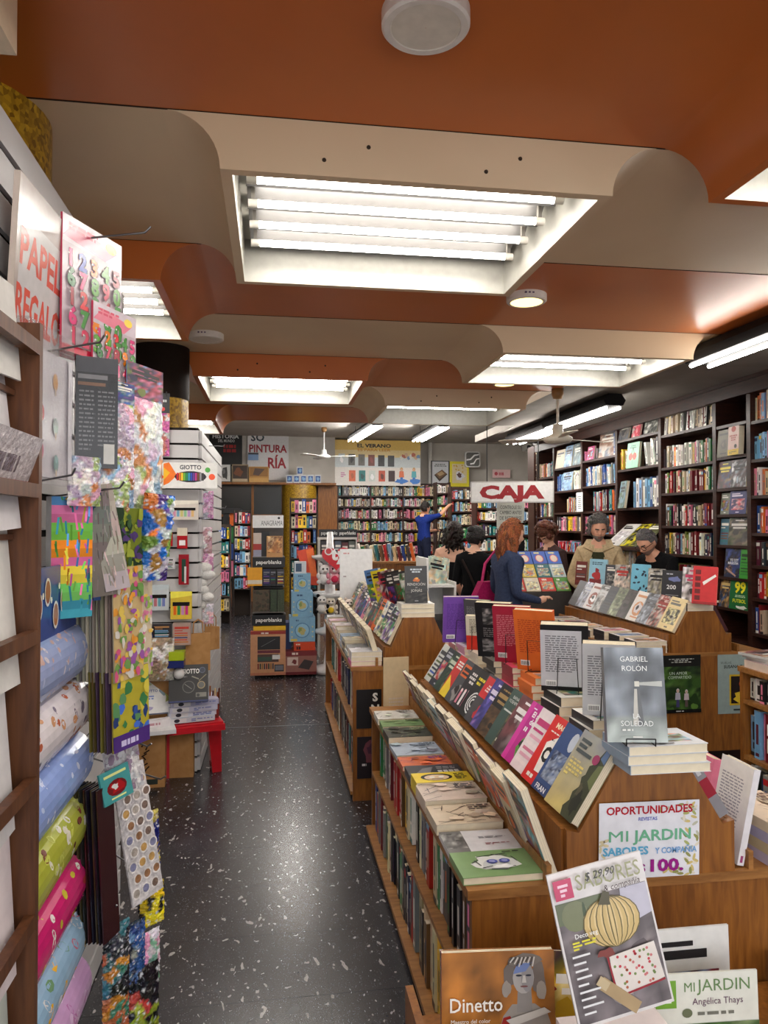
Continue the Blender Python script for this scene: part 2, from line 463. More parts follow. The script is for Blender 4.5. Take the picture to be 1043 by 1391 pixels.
for ri, (y0, y1, mt, boxes, xmax) in enumerate(rows):
    b = MB(); x = -2.0
    for (x0, x1) in boxes:
        L, Q = cove(x0, x1)
        b.add([(x, y0, HC), (L[0][0], y0, HC), (L[0][0], y1, HC), (x, y1, HC)], [(3,2,1,0)])
        for P in (L, Q):
            n = len(P)
            b.add([(u, y0, w) for u, w in P] + [(u, y1, w) for u, w in P], [(n+i, n+i+1, i+1, i) for i in range(n-1)], smooth=True)
        for yy, flip in ((y0, 0), (y1, 1)):
            for P in (L, Q):
                n = len(P); vv = [(u, yy, w) for u, w in P] + [(u, yy, HC) for u, w in P]
                b.add(vv, [(i, i+1, n+i+1, n+i) for i in range(n-1)])
            b.add([(x0, yy, HB), (x1, yy, HB), (x1, yy, HC), (x0, yy, HC)], [(0,1,2,3)])
        # rim around the light opening
        a0, a1, c0, c1 = x0 + RIM, x1 - RIM, y0 + RIM, y1 - RIM
        for q in (((x0,y0),(x1,y0),(a1,c0),(a0,c0)), ((x1,y0),(x1,y1),(a1,c1),(a1,c0)), ((x1,y1),(x0,y1),(a0,c1),(a1,c1)), ((x0,y1),(x0,y0),(a0,c0),(a0,c1))):
            b.add([(u, w, HB) for u, w in q], [(3,2,1,0)])
        x = Q[-1][0]; light_rows.append((ri, a0, a1, c0, c1))
    b.add([(x, y0, HC), (xmax, y0, HC), (xmax, y1, HC), (x, y1, HC)], [(3,2,1,0)])
    b.box((-2.0, y0, HC + 0.2), (xmax, y1, HC + 0.22))
    o = struct(b.build('ceiling_%d' % (ri + 1), mt), ('orange' if mt == ORG else 'beige') + ' ceiling band with rounded coves around its light box')
    j = MB(); j.box((-2.0, y1 - .004, HC - .0012), (xmax, y1 + .003, HC + .001), (48, 30, 22)); j.build('joint', 'matte', o)
    # screw heads on the front face
    if ri in (2, 5, 6, 7):
        x0, x1 = boxes[0]
        for fx, fz in ((.25, .05), (.36, .10), (.66, .05), (.75, .10)):
            s = MB(); s.lathe([(0.0, -0.004), (0.006, -0.003), (0.007, 0.0)], c=(60, 48, 38), n=8, X=Matrix.Translation((x0 + (x1-x0)*fx, y0, HB + fz)) @ Matrix.Rotation(-math.pi/2, 4, 'X'))
            s.build('screw', 'matte', o)

names_box = {0: 'added unseen fluorescent light box overhead, in the band before the nearest orange one', 1: 'recessed fluorescent light box in the nearest orange ceiling band, upper right corner',  # overhead box is added out of view to brighten the near displays
    2: 'largest recessed light box with four bright tubes in the beige ceiling band', 3: 'recessed light box beside the hanging candle packs, orange cove on its side',
    4: 'recessed three-tube light box in beige ceiling band beside the near ceiling fan', 5: 'recessed light box in orange band above the aisle, between wood coves',
    6: 'recessed light box in the farther beige band, above the standing women', 7: 'small far recessed light box beside the gold column'}
for (ri, a0, a1, c0, c1) in light_rows:
    root = empty('ceiling_light', ((a0+a1)/2, (c0+c1)/2, HB)); tag(root, names_box[ri], 'ceiling light', 'recessed fluorescent light boxes')
    top = HB + 0.19
    h = MB(); c = (158, 155, 146)
    h.add([(a0,c0,HB),(a1,c0,HB),(a1,c0,top),(a0,c0,top)], [(0,1,2,3)], c); h.add([(a0,c1,HB),(a1,c1,HB),(a1,c1,top),(a0,c1,top)], [(3,2,1,0)], c)
    h.add([(a0,c0,HB),(a0,c1,HB),(a0,c1,top),(a0,c0,top)], [(3,2,1,0)], c); h.add([(a1,c0,HB),(a1,c1,HB),(a1,c1,top),(a1,c0,top)], [(0,1,2,3)], c)
    h.add([(a0,c0,top),(a1,c0,top),(a1,c1,top),(a0,c1,top)], [(3,2,1,0)], c)
    rel(root, h.build('housing', 'print'))
    nt_ = 3 if ri == 4 else 1 if ri == 6 else 4
    yy0, yy1 = c0 + 0.12, c1 - 0.13
    for k in range(nt_):
        y = yy0 + (yy1 - yy0) * ((k + 0.5) / nt_)
        pitch = (yy1 - yy0) / nt_
        # sloping white reflector behind each tube
        r = MB(); hw = min(pitch * 0.46, 0.13)
        r.add([(a0+.03, y-hw*.4, top-.012), (a1-.03, y-hw*.4, top-.012), (a1-.03, y+hw, top-.085), (a0+.03, y+hw, top-.085)], [(3,2,1,0)], (84,82,80))
        r.add([(a0+.03, y+hw, top-.085), (a1-.03, y+hw, top-.085), (a1-.03, y+hw+.004, top-.012), (a0+.03, y+hw+.004, top-.012)], [(3,2,1,0)], (84,82,80))
        rel(root, r.build('reflector', 'print'))
        zt = top - 0.10
        t = MB(); t.tube([(a0+.07, y, zt), (a1-.07, y, zt)], 0.014, n=8)
        tb = rel(root, t.build('tube', 'tube_light'))
        for (xa, xb) in ((a0+.035, a0+.07), (a1-.07, a1-.035)):
            s = MB(); s.tube([(xa, y, zt), (xb, y, zt)], 0.016, (205, 200, 190), n=8); s.box((min(xa,xb)+.01, y-.01, zt), (min(xa,xb)+.024, y+.01, top-.02), (120,115,108))
            rel(tb, s.build('end_socket', 'print'))

# round surface-mounted downlights
for (x, y, rad, lit, lab) in ((0.366, 1.755, 0.108, 0, 'large unlit round downlight on the nearest orange ceiling band'), (1.36, 3.855, 0.108, 1, 'lit yellowish round downlight below the big light box'),
                              (-0.43, 4.95, 0.112, 0, 'unlit white round downlight beside the orange cove above the aisle'), (1.97, 6.15, 0.1, 1, 'small lit round downlight near the ceiling fan')):
    root = empty('round_downlight', (x, y, HC)); tag(root, lab, 'ceiling light', 'round downlights')
    h = MB(); h.lathe([(rad, 0.0), (rad, -0.034), (rad-.006, -0.04), (rad*.8, -0.04)], (x, y, HC), (222, 214, 204), n=48, smooth=False)
    for k in range(3): h.box((x - .045 + k*.02, y - rad - .0006, HC - .02), (x - .034 + k*.02, y - rad + .008, HC - .012), (90, 70, 100))
    rel(root, h.build('ring', 'print'))
    d = MB(); d.lathe([(rad*.8, -0.0395), (rad*.78, -0.0375), (0.001, -0.0375)], (x, y, HC), (214, 205, 190), n=48, smooth=False)
    rel(root, d.build('diffuser', 'warm_disc' if lit else 'print'))

# black twin/triple-tube battens
def batten(p0, p1, n, label, hang=0.0, w=0.11):
    p0, p1 = V(p0), V(p1); d = (p1 - p0).normalized(); s = V((0,0,1)).cross(d).normalized()
    root = empty('tube_batten', p0); tag(root, label, 'ceiling light', 'black tube battens')
    up = V((0,0,1)); b = MB()
    prof = [(-w*.75, -.0), (-w, .05), (-w*.6, .11), (w*.6, .11), (w, .05), (w*.75, -.0)]
    b.prism(prof, lambda u, v, k: p0 + d*k + s*u + up*v, -0.04, (p1-p0).length + 0.04, (24, 22, 22))
    rel(root, b.build('housing', 'matte'))
    for k in range(n):
        off = s * (w*1.15) * ((k + .5)/n*2 - 1) * 1.05
        t = MB(); t.tube([p0 + off + up*-.018, p1 + off + up*-.018], 0.014, n=8); rel(root, t.build('tube', 'tube_bright' if hang else 'tube_light'))
    if hang:
        for q in (p0 + d*.25, p1 - d*.25):
            h = MB(); h.tube([q + up*.11, q + up*(.11+hang)], .006, (40,38,36), n=6); rel(root, h.build('hanger', 'matte'))
batten((2.92, 4.74, 2.74), (2.92, 3.2, 2.74), 2, 'black twin-tube batten at the right edge above the gondola aisle')
batten((3.15, 6.55, 2.74), (3.15, 8.1, 2.74), 2, 'black twin-tube batten behind the near ceiling fan')
batten((3.2, 8.25, 2.74), (3.2, 9.6, 2.74), 3, 'black triple-tube batten left of the near ceiling fan, above CAJA sign')
batten((2.82, 14.35, 3.3), (2.86, 12.3, 3.3), 3, 'triple-tube batten in the rear hall above the framed posters', .14)
batten((1.56, 14.5, 3.3), (1.72, 12.3, 3.3), 3, 'triple-tube batten in the rear hall above the summer banner', .14)

for k, (bx, by) in enumerate(((0.3, 11.6), (3.9, 11.6), (5.4, 11.6), (-.9, 11.6), (2.2, 11.4))):  # added unseen battens with doubled tube strength, to brighten the rear hall
    batten((bx, by, 3.3), (bx, by - 1.9, 3.3), 3, 'added unseen triple-tube batten of the rear hall, above the front ceiling, ' + ['left', 'right', 'far right', 'far left', 'middle'][k], .14)

# ceiling fans
def fan(top, z_hub, label, span=0.55, rot=0.3, c=(222, 214, 196)):
    x, y, zt = top; root = empty('ceiling_fan', top); tag(root, label, 'ceiling fan', 'ceiling fans')
    b = MB(); b.lathe([(0.0, 0), (.055, 0), (.055, -.05), (.04, -.09), (.012, -.095)], (x, y, zt), (150, 110, 66), n=16); rel(root, b.build('canopy', 'print'))
    b = MB(); b.tube([(x, y, zt-.09), (x, y, z_hub+.1)], .013, c); rel(root, b.build('rod', 'print'))
    b = MB(); b.lathe([(0.0, .13), (.045, .13), (.05, .05), (.055, .045), (.13, .01), (.135, -.01), (.11, -.035), (0.0, -.04)], (x, y, z_hub), c, n=24); rel(root, b.build('motor', 'print'))
    for k in range(3):
        a = rot + k*2*math.pi/3; X = Matrix.Translation((x, y, z_hub)) @ Matrix.Rotation(a, 4, 'Z') @ Matrix.Rotation(.16, 4, 'X')
        p = [(.1,-.02,0),(.2,-.035,0),(span*.9,-.07,0),(span,-.05,0),(span,.05,0),(span*.9,.07,0),(.2,.035,0),(.1,.02,0)]
        b = MB(); b.prism([(q[0], q[1]) for q in p], lambda u, v, w: X @ V((u, v, w)), -.003, .003, c); rel(root, b.build('blade', 'print'))
fan((2.58, 6.48, HC), 2.415, 'cream ceiling fan hanging beside the three-tube light box', .56, .35)
fan((1.0, 14.6, HH), 2.98, 'small white ceiling fan in the rear hall by the summer banner', .62, -.3, (225, 225, 222))

# ================================================================ BOOKS
PAL = [('black', (24, 23, 26)), ('white', (226, 222, 214)), ('cream', (222, 206, 172)), ('red', (178, 32, 34)), ('dark red', (110, 24, 30)),
       ('orange', (220, 104, 34)), ('yellow', (228, 186, 40)), ('olive green', (104, 112, 52)), ('green', (46, 120, 66)), ('teal', (34, 116, 118)),
       ('light blue', (122, 168, 204)), ('blue', (40, 74, 146)), ('navy', (26, 34, 70)), ('purple', (92, 54, 128)), ('pink', (214, 120, 150)),
       ('grey', (128, 126, 126)), ('brown', (102, 68, 44)), ('beige', (190, 168, 134)), ('charcoal', (56, 54, 58)), ('maroon', (84, 30, 44))]
PD = dict(PAL)
ORD = ['first', 'second', 'third', 'fourth', 'fifth', 'sixth', 'seventh', 'eighth', 'ninth', 'tenth', 'eleventh', 'twelfth', 'thirteenth', 'fourteenth',
       'fifteenth', 'sixteenth', 'seventeenth', 'eighteenth', 'nineteenth', 'twentieth', 'twenty-first', 'twenty-second', 'twenty-third', 'twenty-fourth', 'twenty-fifth', 'twenty-sixth',
       'twenty-seventh', 'twenty-eighth', 'twenty-ninth', 'thirtieth'] + ['%d-th' % k for k in range(31, 80)]
CREAM = (226, 214, 188)
def vary(c, rng, k=0.12):
    q = 1 + rng.uniform(-k, k)
    return tuple(max(0, min(255, v * q + rng.uniform(-6, 6))) for v in c)
def contrast(c):
    l = .3*c[0] + .59*c[1] + .11*c[2]
    return (236, 232, 222) if l < 120 else (30, 28, 32)

def book(label, w, h, t, X, front=None, back=None, spine=None, cover=(200, 200, 200), sp=None, name='paperback', group=None, mt='print', cat='book', page=CREAM):
    """local: X width from the spine, Z height, Y thickness; front cover faces -Y. sp = spine colour"""
    sp = sp or cover; ct = 0.0012
    b = MB()
    b.box((0, 0, 0), (w, ct, h), cover); b.box((0, t-ct, 0), (w, t, h), cover); b.box((-ct*.3, 0, 0), (ct, t, h), sp)
    if front: front(Cv(b, (0, 0, 0), (1,0,0), (0,0,1), (0,-1,0), w, h))
    if back: back(Cv(b, (w, t, 0), (-1,0,0), (0,0,1), (0,1,0), w, h))
    if spine: spine(Cv(b, (-ct*.3, t, 0), (0,-1,0), (0,0,1), (-1,0,0), t, h))
    o = b.build(name, mt, mtx=X)
    p = MB(); p.box((ct, ct, .002), (w-.002, t-ct, h-.002), page)
    k = max(2, int(t / .006))
    for i in range(1, k):      # page gatherings
        y = ct + (t - 2*ct) * i / k
        p.box((w-.0022, y-.0003, .002), (w-.0016, y+.0003, h-.002), (186, 172, 144)); p.box((ct, y-.0003, h-.0022), (w-.002, y+.0003, h-.0016), (186, 172, 144))
    q = p.build('pages', 'paper'); q.parent = o
    tag(o, label, cat, group)
    return o

def art(rng, bg, accent=None, style=None, pic=None):
    """a cover design: ground, picture, title and author lines"""
    style = style if style is not None else rng.randrange(6)
    pic = pic or [vary(PAL[rng.randrange(len(PAL))][1], rng, .2) for _ in range(4)]
    tc = accent or contrast(bg)
    def f(c):
        c.rect(0, 0, 1, 1, bg)
        if style == 0:
            c.photo(.0, .0, 1, .55, pic, rng, 12); c.rect(.1, .74, .9, .82, tc); c.rect(.2, .64, .8, .69, tc); c.bars(.2, .88, .8, .94, 1, tc, rng)
        elif style == 1:
            c.photo(.12, .18, .88, .66, pic, rng, 12); c.rect(.12, .76, .75, .83, tc); c.rect(.12, .86, .6, .9, tc); c.rect(.4, .06, .6, .1, tc)
        elif style == 2:
            c.photo(0, 0, 1, 1, [bg] + pic, rng, 18); c.rect(.12, .7, .88, .79, tc); c.rect(.2, .6, .8, .66, tc); c.rect(.3, .88, .7, .92, tc)
        elif style == 3:
            c.rect(.1, .62, .9, .9, pic[0]); c.rect(.16, .76, .84, .84, contrast(pic[0])); c.rect(.16, .67, .6, .72, contrast(pic[0])); c.blob(.5, .3, .3, .2, pic[1], rng); c.blob(.45, .33, .16, .12, pic[2], rng)
        elif style == 4:
            c.ell(.5, .42, .34, .25, pic[0]); c.blob(.5, .42, .22, .17, pic[1], rng); c.blob(.44, .46, .1, .08, pic[2], rng); c.rect(.12, .8, .88, .88, tc); c.rect(.25, .1, .75, .15, tc)
        else:
            for i in range(5): c.rect(.1, .52 - .1*i, .9 - .1*rng.random(), .57 - .1*i, pic[i % len(pic)])
            c.rect(.1, .74, .9, .84, tc); c.rect(.1, .64, .55, .68, tc)
    return f
def blurb(rng, bg, ink, box=None):
    def f(c):
        c.rect(0, 0, 1, 1, bg)
        if box: c.rect(.0, .08, .86, .92, box)
        c.bars(.1, .3, .8, .86, 17, ink, rng, .45); c.rect(.1, .08, .34, .17, (240, 240, 236)); 
        for i in range(8): c.rect(.12 + i*.025, .09, .132 + i*.025, .15, (20, 20, 20), False)
    return f

def spine_mesh(mb, P, A, U, O, t, h, d, c, rng, mi=0):
    """one upright shelved book: base corner P, along A, up U, spine faces O; added to mb"""
    P, A, U, O = V(P), V(A), V(U), V(O)
    p = [P - O*d, P - O*d + A*t, P + A*t, P]
    q = p + [x + U*h for x in p]
    pg = vary(CREAM, rng, .05)
    mb.add([q[4], q[5], q[6], q[7]], [(0,1,2,3)], pg, mi)                      # top: pages
    mb.add([q[0], q[1], q[5], q[4]], [(0,1,2,3)], pg, mi)                      # back
    mb.add([q[1], q[2], q[6], q[5]], [(0,1,2,3)], c, mi); mb.add([q[3], q[0], q[4], q[7]], [(0,1,2,3)], c, mi)
    mb.add([q[0], q[1], q[2], q[3]], [(3,2,1,0)], c, mi)
    s = [q[2], q[3], q[7], q[6]]
    mb.add(s, [(0,1,2,3)], c, mi)
    e = O * .0006
    def band(a, b, i0, i1, cc):
        mb.add([P + A*(t*i1) + U*(h*a) + e, P + A*(t*i0) + U*(h*a) + e, P + A*(t*i0) + U*(h*b) + e, P + A*(t*i1) + U*(h*b) + e], [(0,1,2,3)], cc, mi)
    ink = contrast(c) if rng.random() < .7 else vary(PAL[rng.randrange(len(PAL))][1], rng)
    k = rng.randrange(4)
    if k == 0: band(.3, .72, .3, .7, ink); band(.05, .12, .2, .8, ink)
    elif k == 1: band(.78, .92, 0, 1, vary(PAL[rng.randrange(len(PAL))][1], rng)); band(.25, .66, .35, .65, ink)
    elif k == 2: band(.4, .85, .3, .65, ink); band(.18, .34, .35, .6, ink); band(.0, .1, 0, 1, ink)
    else: band(.2, .5, .3, .68, ink); band(.56, .8, .3, .68, vary(ink, rng, .3))

def spine_row(P, A, O, length, hr, dep, seed, where=None, mass=None, pal=None, name='shelved_book', group=None, tr=(.012, .034), gap=.06, lean=0.0, inset=.03, reverse=False):
    """a row of books standing on a shelf. where: text for the label (individual books) or None with mass = an MB that gathers them"""
    rng = random.Random(seed); P, A, O = V(P), V(A), V(O); U = V((0,0,1)); out = []
    x = 0.004; i = 0; plan = []
    while x < length - .012:
        t = rng.uniform(*tr); t = min(t, length - x - .002)
        if t < .008: break
        plan.append((x, t)); x += t + .0012
        if rng.random() < gap: x += rng.uniform(.01, .05)
    pl = pal or PAL
    last = None
    for i, (x, t) in enumerate(plan):
        nm, c = pl[rng.randrange(len(pl))]
        if last and rng.random() < .3: nm, c = last
        last = (nm, c)
        c = vary(c, rng); h = rng.uniform(*hr); d = min(dep - inset, rng.uniform(.75, 1.0) * dep)
        ins = inset * rng.uniform(.3, 1.2)
        L = lean if (lean and rng.random() < .5) else rng.uniform(-.01, .01)
        Ud = (U + A * L).normalized()
        if mass is not None:
            spine_mesh(mass, P + A*x - O*ins, A, Ud, O, t, h, d, c, rng)
        else:
            b = MB(); spine_mesh(b, V((0,0,0)), A, Ud, O, t, h, d, c, rng)
            o = b.build(name, 'print', loc=P + A*x - O*ins)
            n = len(plan) - i if reverse else i + 1
            tag(o, '%s book spine, %s from the %s' % (nm, ORD[n-1], where), 'book', group)
            out.append(o)
    return out

# ---------------------------------------------------------------- tall dark bookcases along the right wall
BX = 3.95          # front plane
def bookcase(y0, y1, shelves, label, depth=.3, ztop=HC - .004, back='dark_wood'):
    root = empty('bookcase', (BX, y0, 0)); tag(root, label, 'bookcase', 'dark bookcases along the right wall')
    t = .026
    for y in (y0, y1 - t):
        b = MB(); b.box((BX, y, 0), (BX + depth, y + t, ztop - .14)); rel(root, b.build('side_panel', 'dark_wood'))
    b = MB(); b.box((BX + depth - .012, y0 + t, 0), (BX + depth, y1 - t, ztop - .14)); rel(root, b.build('back_panel', 'dark_wood'))
    for z in shelves:
        b = MB(); b.box((BX + .004, y0 + t, z - .026), (BX + depth - .012, y1 - t, z)); rel(root, b.build('shelf', 'dark_wood'))
    b = MB(); b.box((BX - .03, y0, ztop - .14), (BX + depth, y1, ztop - .03)); b.box((BX - .055, y0, ztop - .03), (BX + depth, y1, ztop)); rel(root, b.build('cornice', 'dark_wood'))
    b = MB(); b.box((BX + .02, y0 + t, .0), (BX + depth - .012, y1 - t, .08)); rel(root, b.build('plinth', 'dark_wood'))
    return root
UN = {1: (4.70, 5.71, [.45, .73, 1.02, 1.29, 1.56, 1.87, 2.17, 2.49]), 2: (5.71, 6.20, [.36, .62, .90, 1.17, 1.45, 1.72, 1.95, 2.23, 2.51]),
      3: (6.20, 7.16, [.36, .68, 1.01, 1.34, 1.62, 1.95, 2.21, 2.545]), 4: (7.16, 8.14, [.4, .75, 1.1, 1.44, 1.82, 2.26, 2.60]),
      5: (8.14, 9.12, [.5, .85, 1.2, 1.52, 1.80, 2.12, 2.45]), 6: (9.12, 10.09, [.6, .95, 1.27, 1.55, 1.80, 2.10, 2.42]), 7: (10.09, 10.78, [.6, .95, 1.25, 1.5, 1.75, 2.03, 2.33])}
ULAB = {1: 'dark bookcase at the right edge, nearest along the wall', 2: 'narrow dark bookcase with face-out football books', 3: 'dark bookcase full of spines beside the narrow football bookcase',
        4: 'dark bookcase behind the two browsing men with slanted magazines', 5: 'dark bookcase with a white notice hung on its upright', 6: 'dark bookcase just right of the CAJA sign', 7: 'farthest narrow dark bookcase in the right-hand run'}
for k, (a, b_, sh) in UN.items(): bookcase(a, b_, sh, ULAB[k])
AY, OX = (0, -1, 0), (-1, 0, 0)      # facing the room, left to right = towards the camera
far_books = MB()
def rrow(u, z, seed, y0=None, y1=None, h=(.19, .235), **kw):
    a, b_, _ = UN[u]; hi = (b_ - .03) if y1 is None else y1; lo = (a + .03) if y0 is None else y0
    return spine_row((BX + .015, hi, z), AY, OX, hi - lo, h, .22, seed, **kw)
W3 = 'left, %s shelf, bookcase full of spines'
def nsh(i, n): return ['top', 'second', 'third', 'fourth', 'fifth', 'sixth', 'seventh'][i]
warm = [PAL[i] for i in (3, 4, 1, 2, 0, 5, 18, 16, 17, 15, 8, 14)]
for i, z in enumerate([2.545, 2.21, 1.95, 1.62, 1.34]):
    rrow(3, z, 300 + i, where=W3 % nsh(i, 5), group='spines on the all-spines bookcase', pal=[PAL[1], PAL[2], PAL[15], PAL[16], PAL[17], PAL[0], PAL[4]] if i == 0 else warm if i in (1, 3) else None, h=(.2, .26) if i == 0 else (.19, .225), lean=.12 if i == 0 else 0, tr=(.016, .04))
rrow(3, 1.01, 309, where=None, mass=far_books)
for i, z in enumerate([2.49, 2.17, 1.87, 1.56, 1.29, 1.02, .73]):
    rrow(1, z, 100 + i, y0=5.2, where='left, %s shelf, bookcase at right edge' % nsh(i, 7), group='spines at the right edge', pal=[PAL[2], PAL[1], PAL[17], PAL[10], PAL[14], PAL[5]] if i < 3 else None, tr=(.018, .045))
# face-out books
def face_out(label, P, w, h, t, yawd, tilt, rng, bg, accent=None, style=None, pic=None, front=None, group=None, name='paperback'):
    """standing face-out towards -X (the room); P = lower far corner of the cover; yaw turns it to the camera"""
    Xd = Matrix.Rotation(R(yawd), 3, 'Z') @ V((0,-1,0)); n = Xd.cross(V((0,0,1)))   # into the book
    n = V((0,0,1)).cross(Xd)
    Zd = (V((0,0,1)) + n * math.tan(R(tilt))).normalized()
    return book(label, w, h, t, frame(P, Xd, Zd), front or art(rng, bg, accent, style, pic), None, None, bg, vary(bg, rng, .3), name=name, group=group)
rng = random.Random(7)
gF = 'face-out football books'
def nn99(c):
    c.rect(0,0,1,1,(26,104,52)); c.rect(.25,.86,.75,.92,(16,40,20)); c.text('99', .5, .5, .3, (236,224,40), bold=.04, wmax=.8); c.bars(.2,.36,.85,.44,2,(200,225,190),rng,.6,'c'); c.text('FUTBOL', .5, .2, .1, (228,228,40), bold=.02, wmax=.8); c.blob(.6,.06,.3,.05,(220,220,210),rng)
face_out('green football book with a large yellow 99 on its cover', (BX-.01, 5.985, .90), .23, .29, .02, 8, 6, rng, (26,104,52), front=nn99, group=gF)
face_out('dark blue football book beside the green 99 book', (BX+.01, 6.165, .90), .16, .27, .02, 0, 6, rng, (40,56,84), (220,190,120), 2, [(70,90,130),(190,140,60),(40,40,50),(90,60,50)], group=gF)
def maradona(c):
    c.rect(0,0,1,1,(30,36,66)); c.photo(0,.1,1,1,[(30,36,66),(60,80,150),(20,24,40),(120,90,80)],rng,12); c.text('YO SOY', .55,.56,.09,(235,235,240),bold=.02,wmax=.5); c.text('MARADONA',.5,.45,.09,(235,235,240),bold=.02,wmax=.6); c.line(.1,.3,.7,.05,.07,(190,150,130))
face_out('navy football book with white lettering under the shelf', (BX, 6.07, 1.17), .22, .25, .02, 4, 6, rng, (30,36,66), front=maradona, group=gF)
face_out('bright green hardback at the end of the football shelf', (BX-.005, 5.845, 1.17), .13, .25, .03, 4, 6, rng, (60,150,50), (20,60,20), 5, [(40,100,40),(50,130,50),(30,80,30)], group=gF)
face_out('grey album with a football team photo on its cover', (BX, 6.01, 1.45), .27, .24, .02, 4, 6, rng, (84,80,78), (210,206,200), 2, [(70,68,66),(120,104,90),(60,80,50),(30,30,34)], group=gF)
face_out('teal album spine-on beside the football team album', (BX+.02, 6.16, 1.45), .13, .23, .02, 0, 5, rng, (58,104,124), None, 5, group=gF)
face_out('dark blue album with a red framed portrait', (BX, 5.99, 1.72), .22, .2, .02, 3, 6, rng, (44,44,104), (210,200,220), 1, [(190,60,80),(220,170,170),(60,40,80),(44,44,104)], group=gF)
face_out('grey-green album left of the red framed portrait', (BX+.02, 6.15, 1.72), .14, .19, .02, 0, 6, rng, (112,118,104), None, 1, group=gF)
face_out('dark comic with yellow title on the narrow bookcase', (BX, 6.16, 1.95), .2, .24, .015, 0, 6, rng, (56,48,48), (226,206,50), 2, [(60,50,50),(110,60,60),(40,60,110),(150,120,90)], group=gF)
face_out('black and white comic beside the yellow-titled comic', (BX-.01, 5.95, 1.95), .2, .24, .015, 2, 6, rng, (214,214,214), (40,40,46), 2, [(200,200,205),(40,40,44),(90,60,60),(150,160,170)], group=gF)
face_out('olive cloth book near the top of the narrow bookcase', (BX, 6.16, 2.23), .19, .24, .03, 0, 4, rng, (104,98,76), (60,56,44), 4, [(96,90,70),(70,64,52),(110,100,80)], group=gF)
def tshirt(c):
    c.rect(0,0,1,1,(230,196,184)); c.rect(0,0,1,.2,(230,196,40)); c.ell(.5,.9,.22,.1,(196,70,60)); c.bars(.15,.5,.85,.72,3,(180,80,70),rng,.7,'c'); c.circ(.72,.3,.12,(30,30,34)); c.bars(.15,.05,.85,.15,2,(60,50,20),rng)
face_out('pale pink book with yellow foot on narrow bookcase top row', (BX-.02, 5.97, 2.23), .15, .25, .05, 0, 3, rng, (230,196,184), front=tshirt, group=gF)
# bookcase 4: face-out and blue art albums
g4 = 'books in the bookcase behind the men'
yb = 8.11
face_out('grey landscape book on the top shelf above the fan blade', (BX, 8.09, 2.60), .24, .2, .02, 0, 12, rng, (110,112,120), None, 2, [(90,96,104),(150,140,130),(60,60,66)], group=g4)
face_out('red and pink album on the top shelf', (BX, 7.77, 2.60), .19, .2, .02, 0, 10, rng, (200,60,80), (240,220,220), 2, [(210,70,90),(230,150,160),(240,230,220)], group=g4)
face_out('black and white tree-pattern album on the top shelf', (BX, 7.50, 2.60), .28, .235, .02, 0, 10, rng, (190,190,180), (40,40,40), 2, [(200,200,190),(40,42,40),(90,90,84),(230,230,226),(140,140,130)], group=g4)
def cherry(c):
    c.rect(0,0,1,1,(142,206,170)); c.circ(.33,.45,.17,(206,62,38)); c.circ(.66,.45,.17,(206,62,38)); c.line(.33,.5,.5,.8,.03,(60,70,50)); c.line(.66,.5,.5,.8,.03,(60,70,50)); c.line(.5,.3,.5,.1,.02,(80,110,90)); c.bars(.15,.78,.85,.92,2,(60,110,90),rng,.5,'c')
face_out('mint green book with two red cherries on its cover', (BX-.02, 7.86, 2.26), .24, .285, .03, 4, 6, rng, (142,206,170), front=cherry, group=g4)
spine_row((BX+.015, 8.11, 2.26), AY, OX, .22, (.2, .24), .2, 41, where='left beside the mint green cherry book', group=g4, pal=[PAL[6], PAL[17], PAL[14], PAL[2]], tr=(.02,.05))
spine_row((BX+.015, 7.5, 2.26), AY, OX, .30, (.26, .3), .2, 42, where='left at the right end of the cherry book shelf', group=g4, pal=[PAL[1], PAL[15], PAL[0]], tr=(.025,.05), lean=-.2)
spine_row((BX+.015, 7.78, 1.82), AY, OX, .58, (.28, .33), .22, 43, where='left among the blue landscape albums', group=g4, pal=[PAL[10], PAL[15], PAL[11], PAL[10], PAL[1]], tr=(.03,.06))
face_out('tilted blue and green landscape album on the album shelf', (BX-.01, 8.09, 1.82), .24, .31, .03, -10, 8, rng, (120,146,160), None, 2, [(110,140,160),(70,90,50),(150,170,180),(50,56,40)], group=g4)
# magazines lying on the sloping display of bookcase 4
for i, (dy, w, bg, lab, pc) in enumerate([(0, .34, (212,208,204), 'white magazine on the sloping display behind the men', [(220,216,214),(190,184,190),(230,228,226)]), (.36, .3, (206,190,40), 'yellow and black magazine on the sloping display', [(214,200,40),(40,40,30),(200,196,160)]), (.62, .26, (90,90,60), 'dark green magazine on the sloping display', [(80,90,60),(120,130,90),(60,60,50)])]):
    X = frame((BX - .16, 8.1 - dy, 1.40), (0,-1,0), (.75,0,.66))
    book(lab, w, .36, .006, X, art(random.Random(500+i), bg, None, 1 if i != 1 else 2, pc), cover=bg, name='magazine', cat='magazine', group=g4, mt='glossy')
b = MB(); b.prism([(BX+.26, 1.30), (BX+.26, 1.62), (BX-.17, 1.385), (BX-.17, 1.36)], lambda u, v, w: V((u, w, v)), 7.2, 8.12); tag(b.build('magazine_ledge', 'dark_wood'), 'sloping dark magazine ledge fixed behind the two men', 'ledge')
rrow(4, 1.10, 401, where=None, mass=far_books)
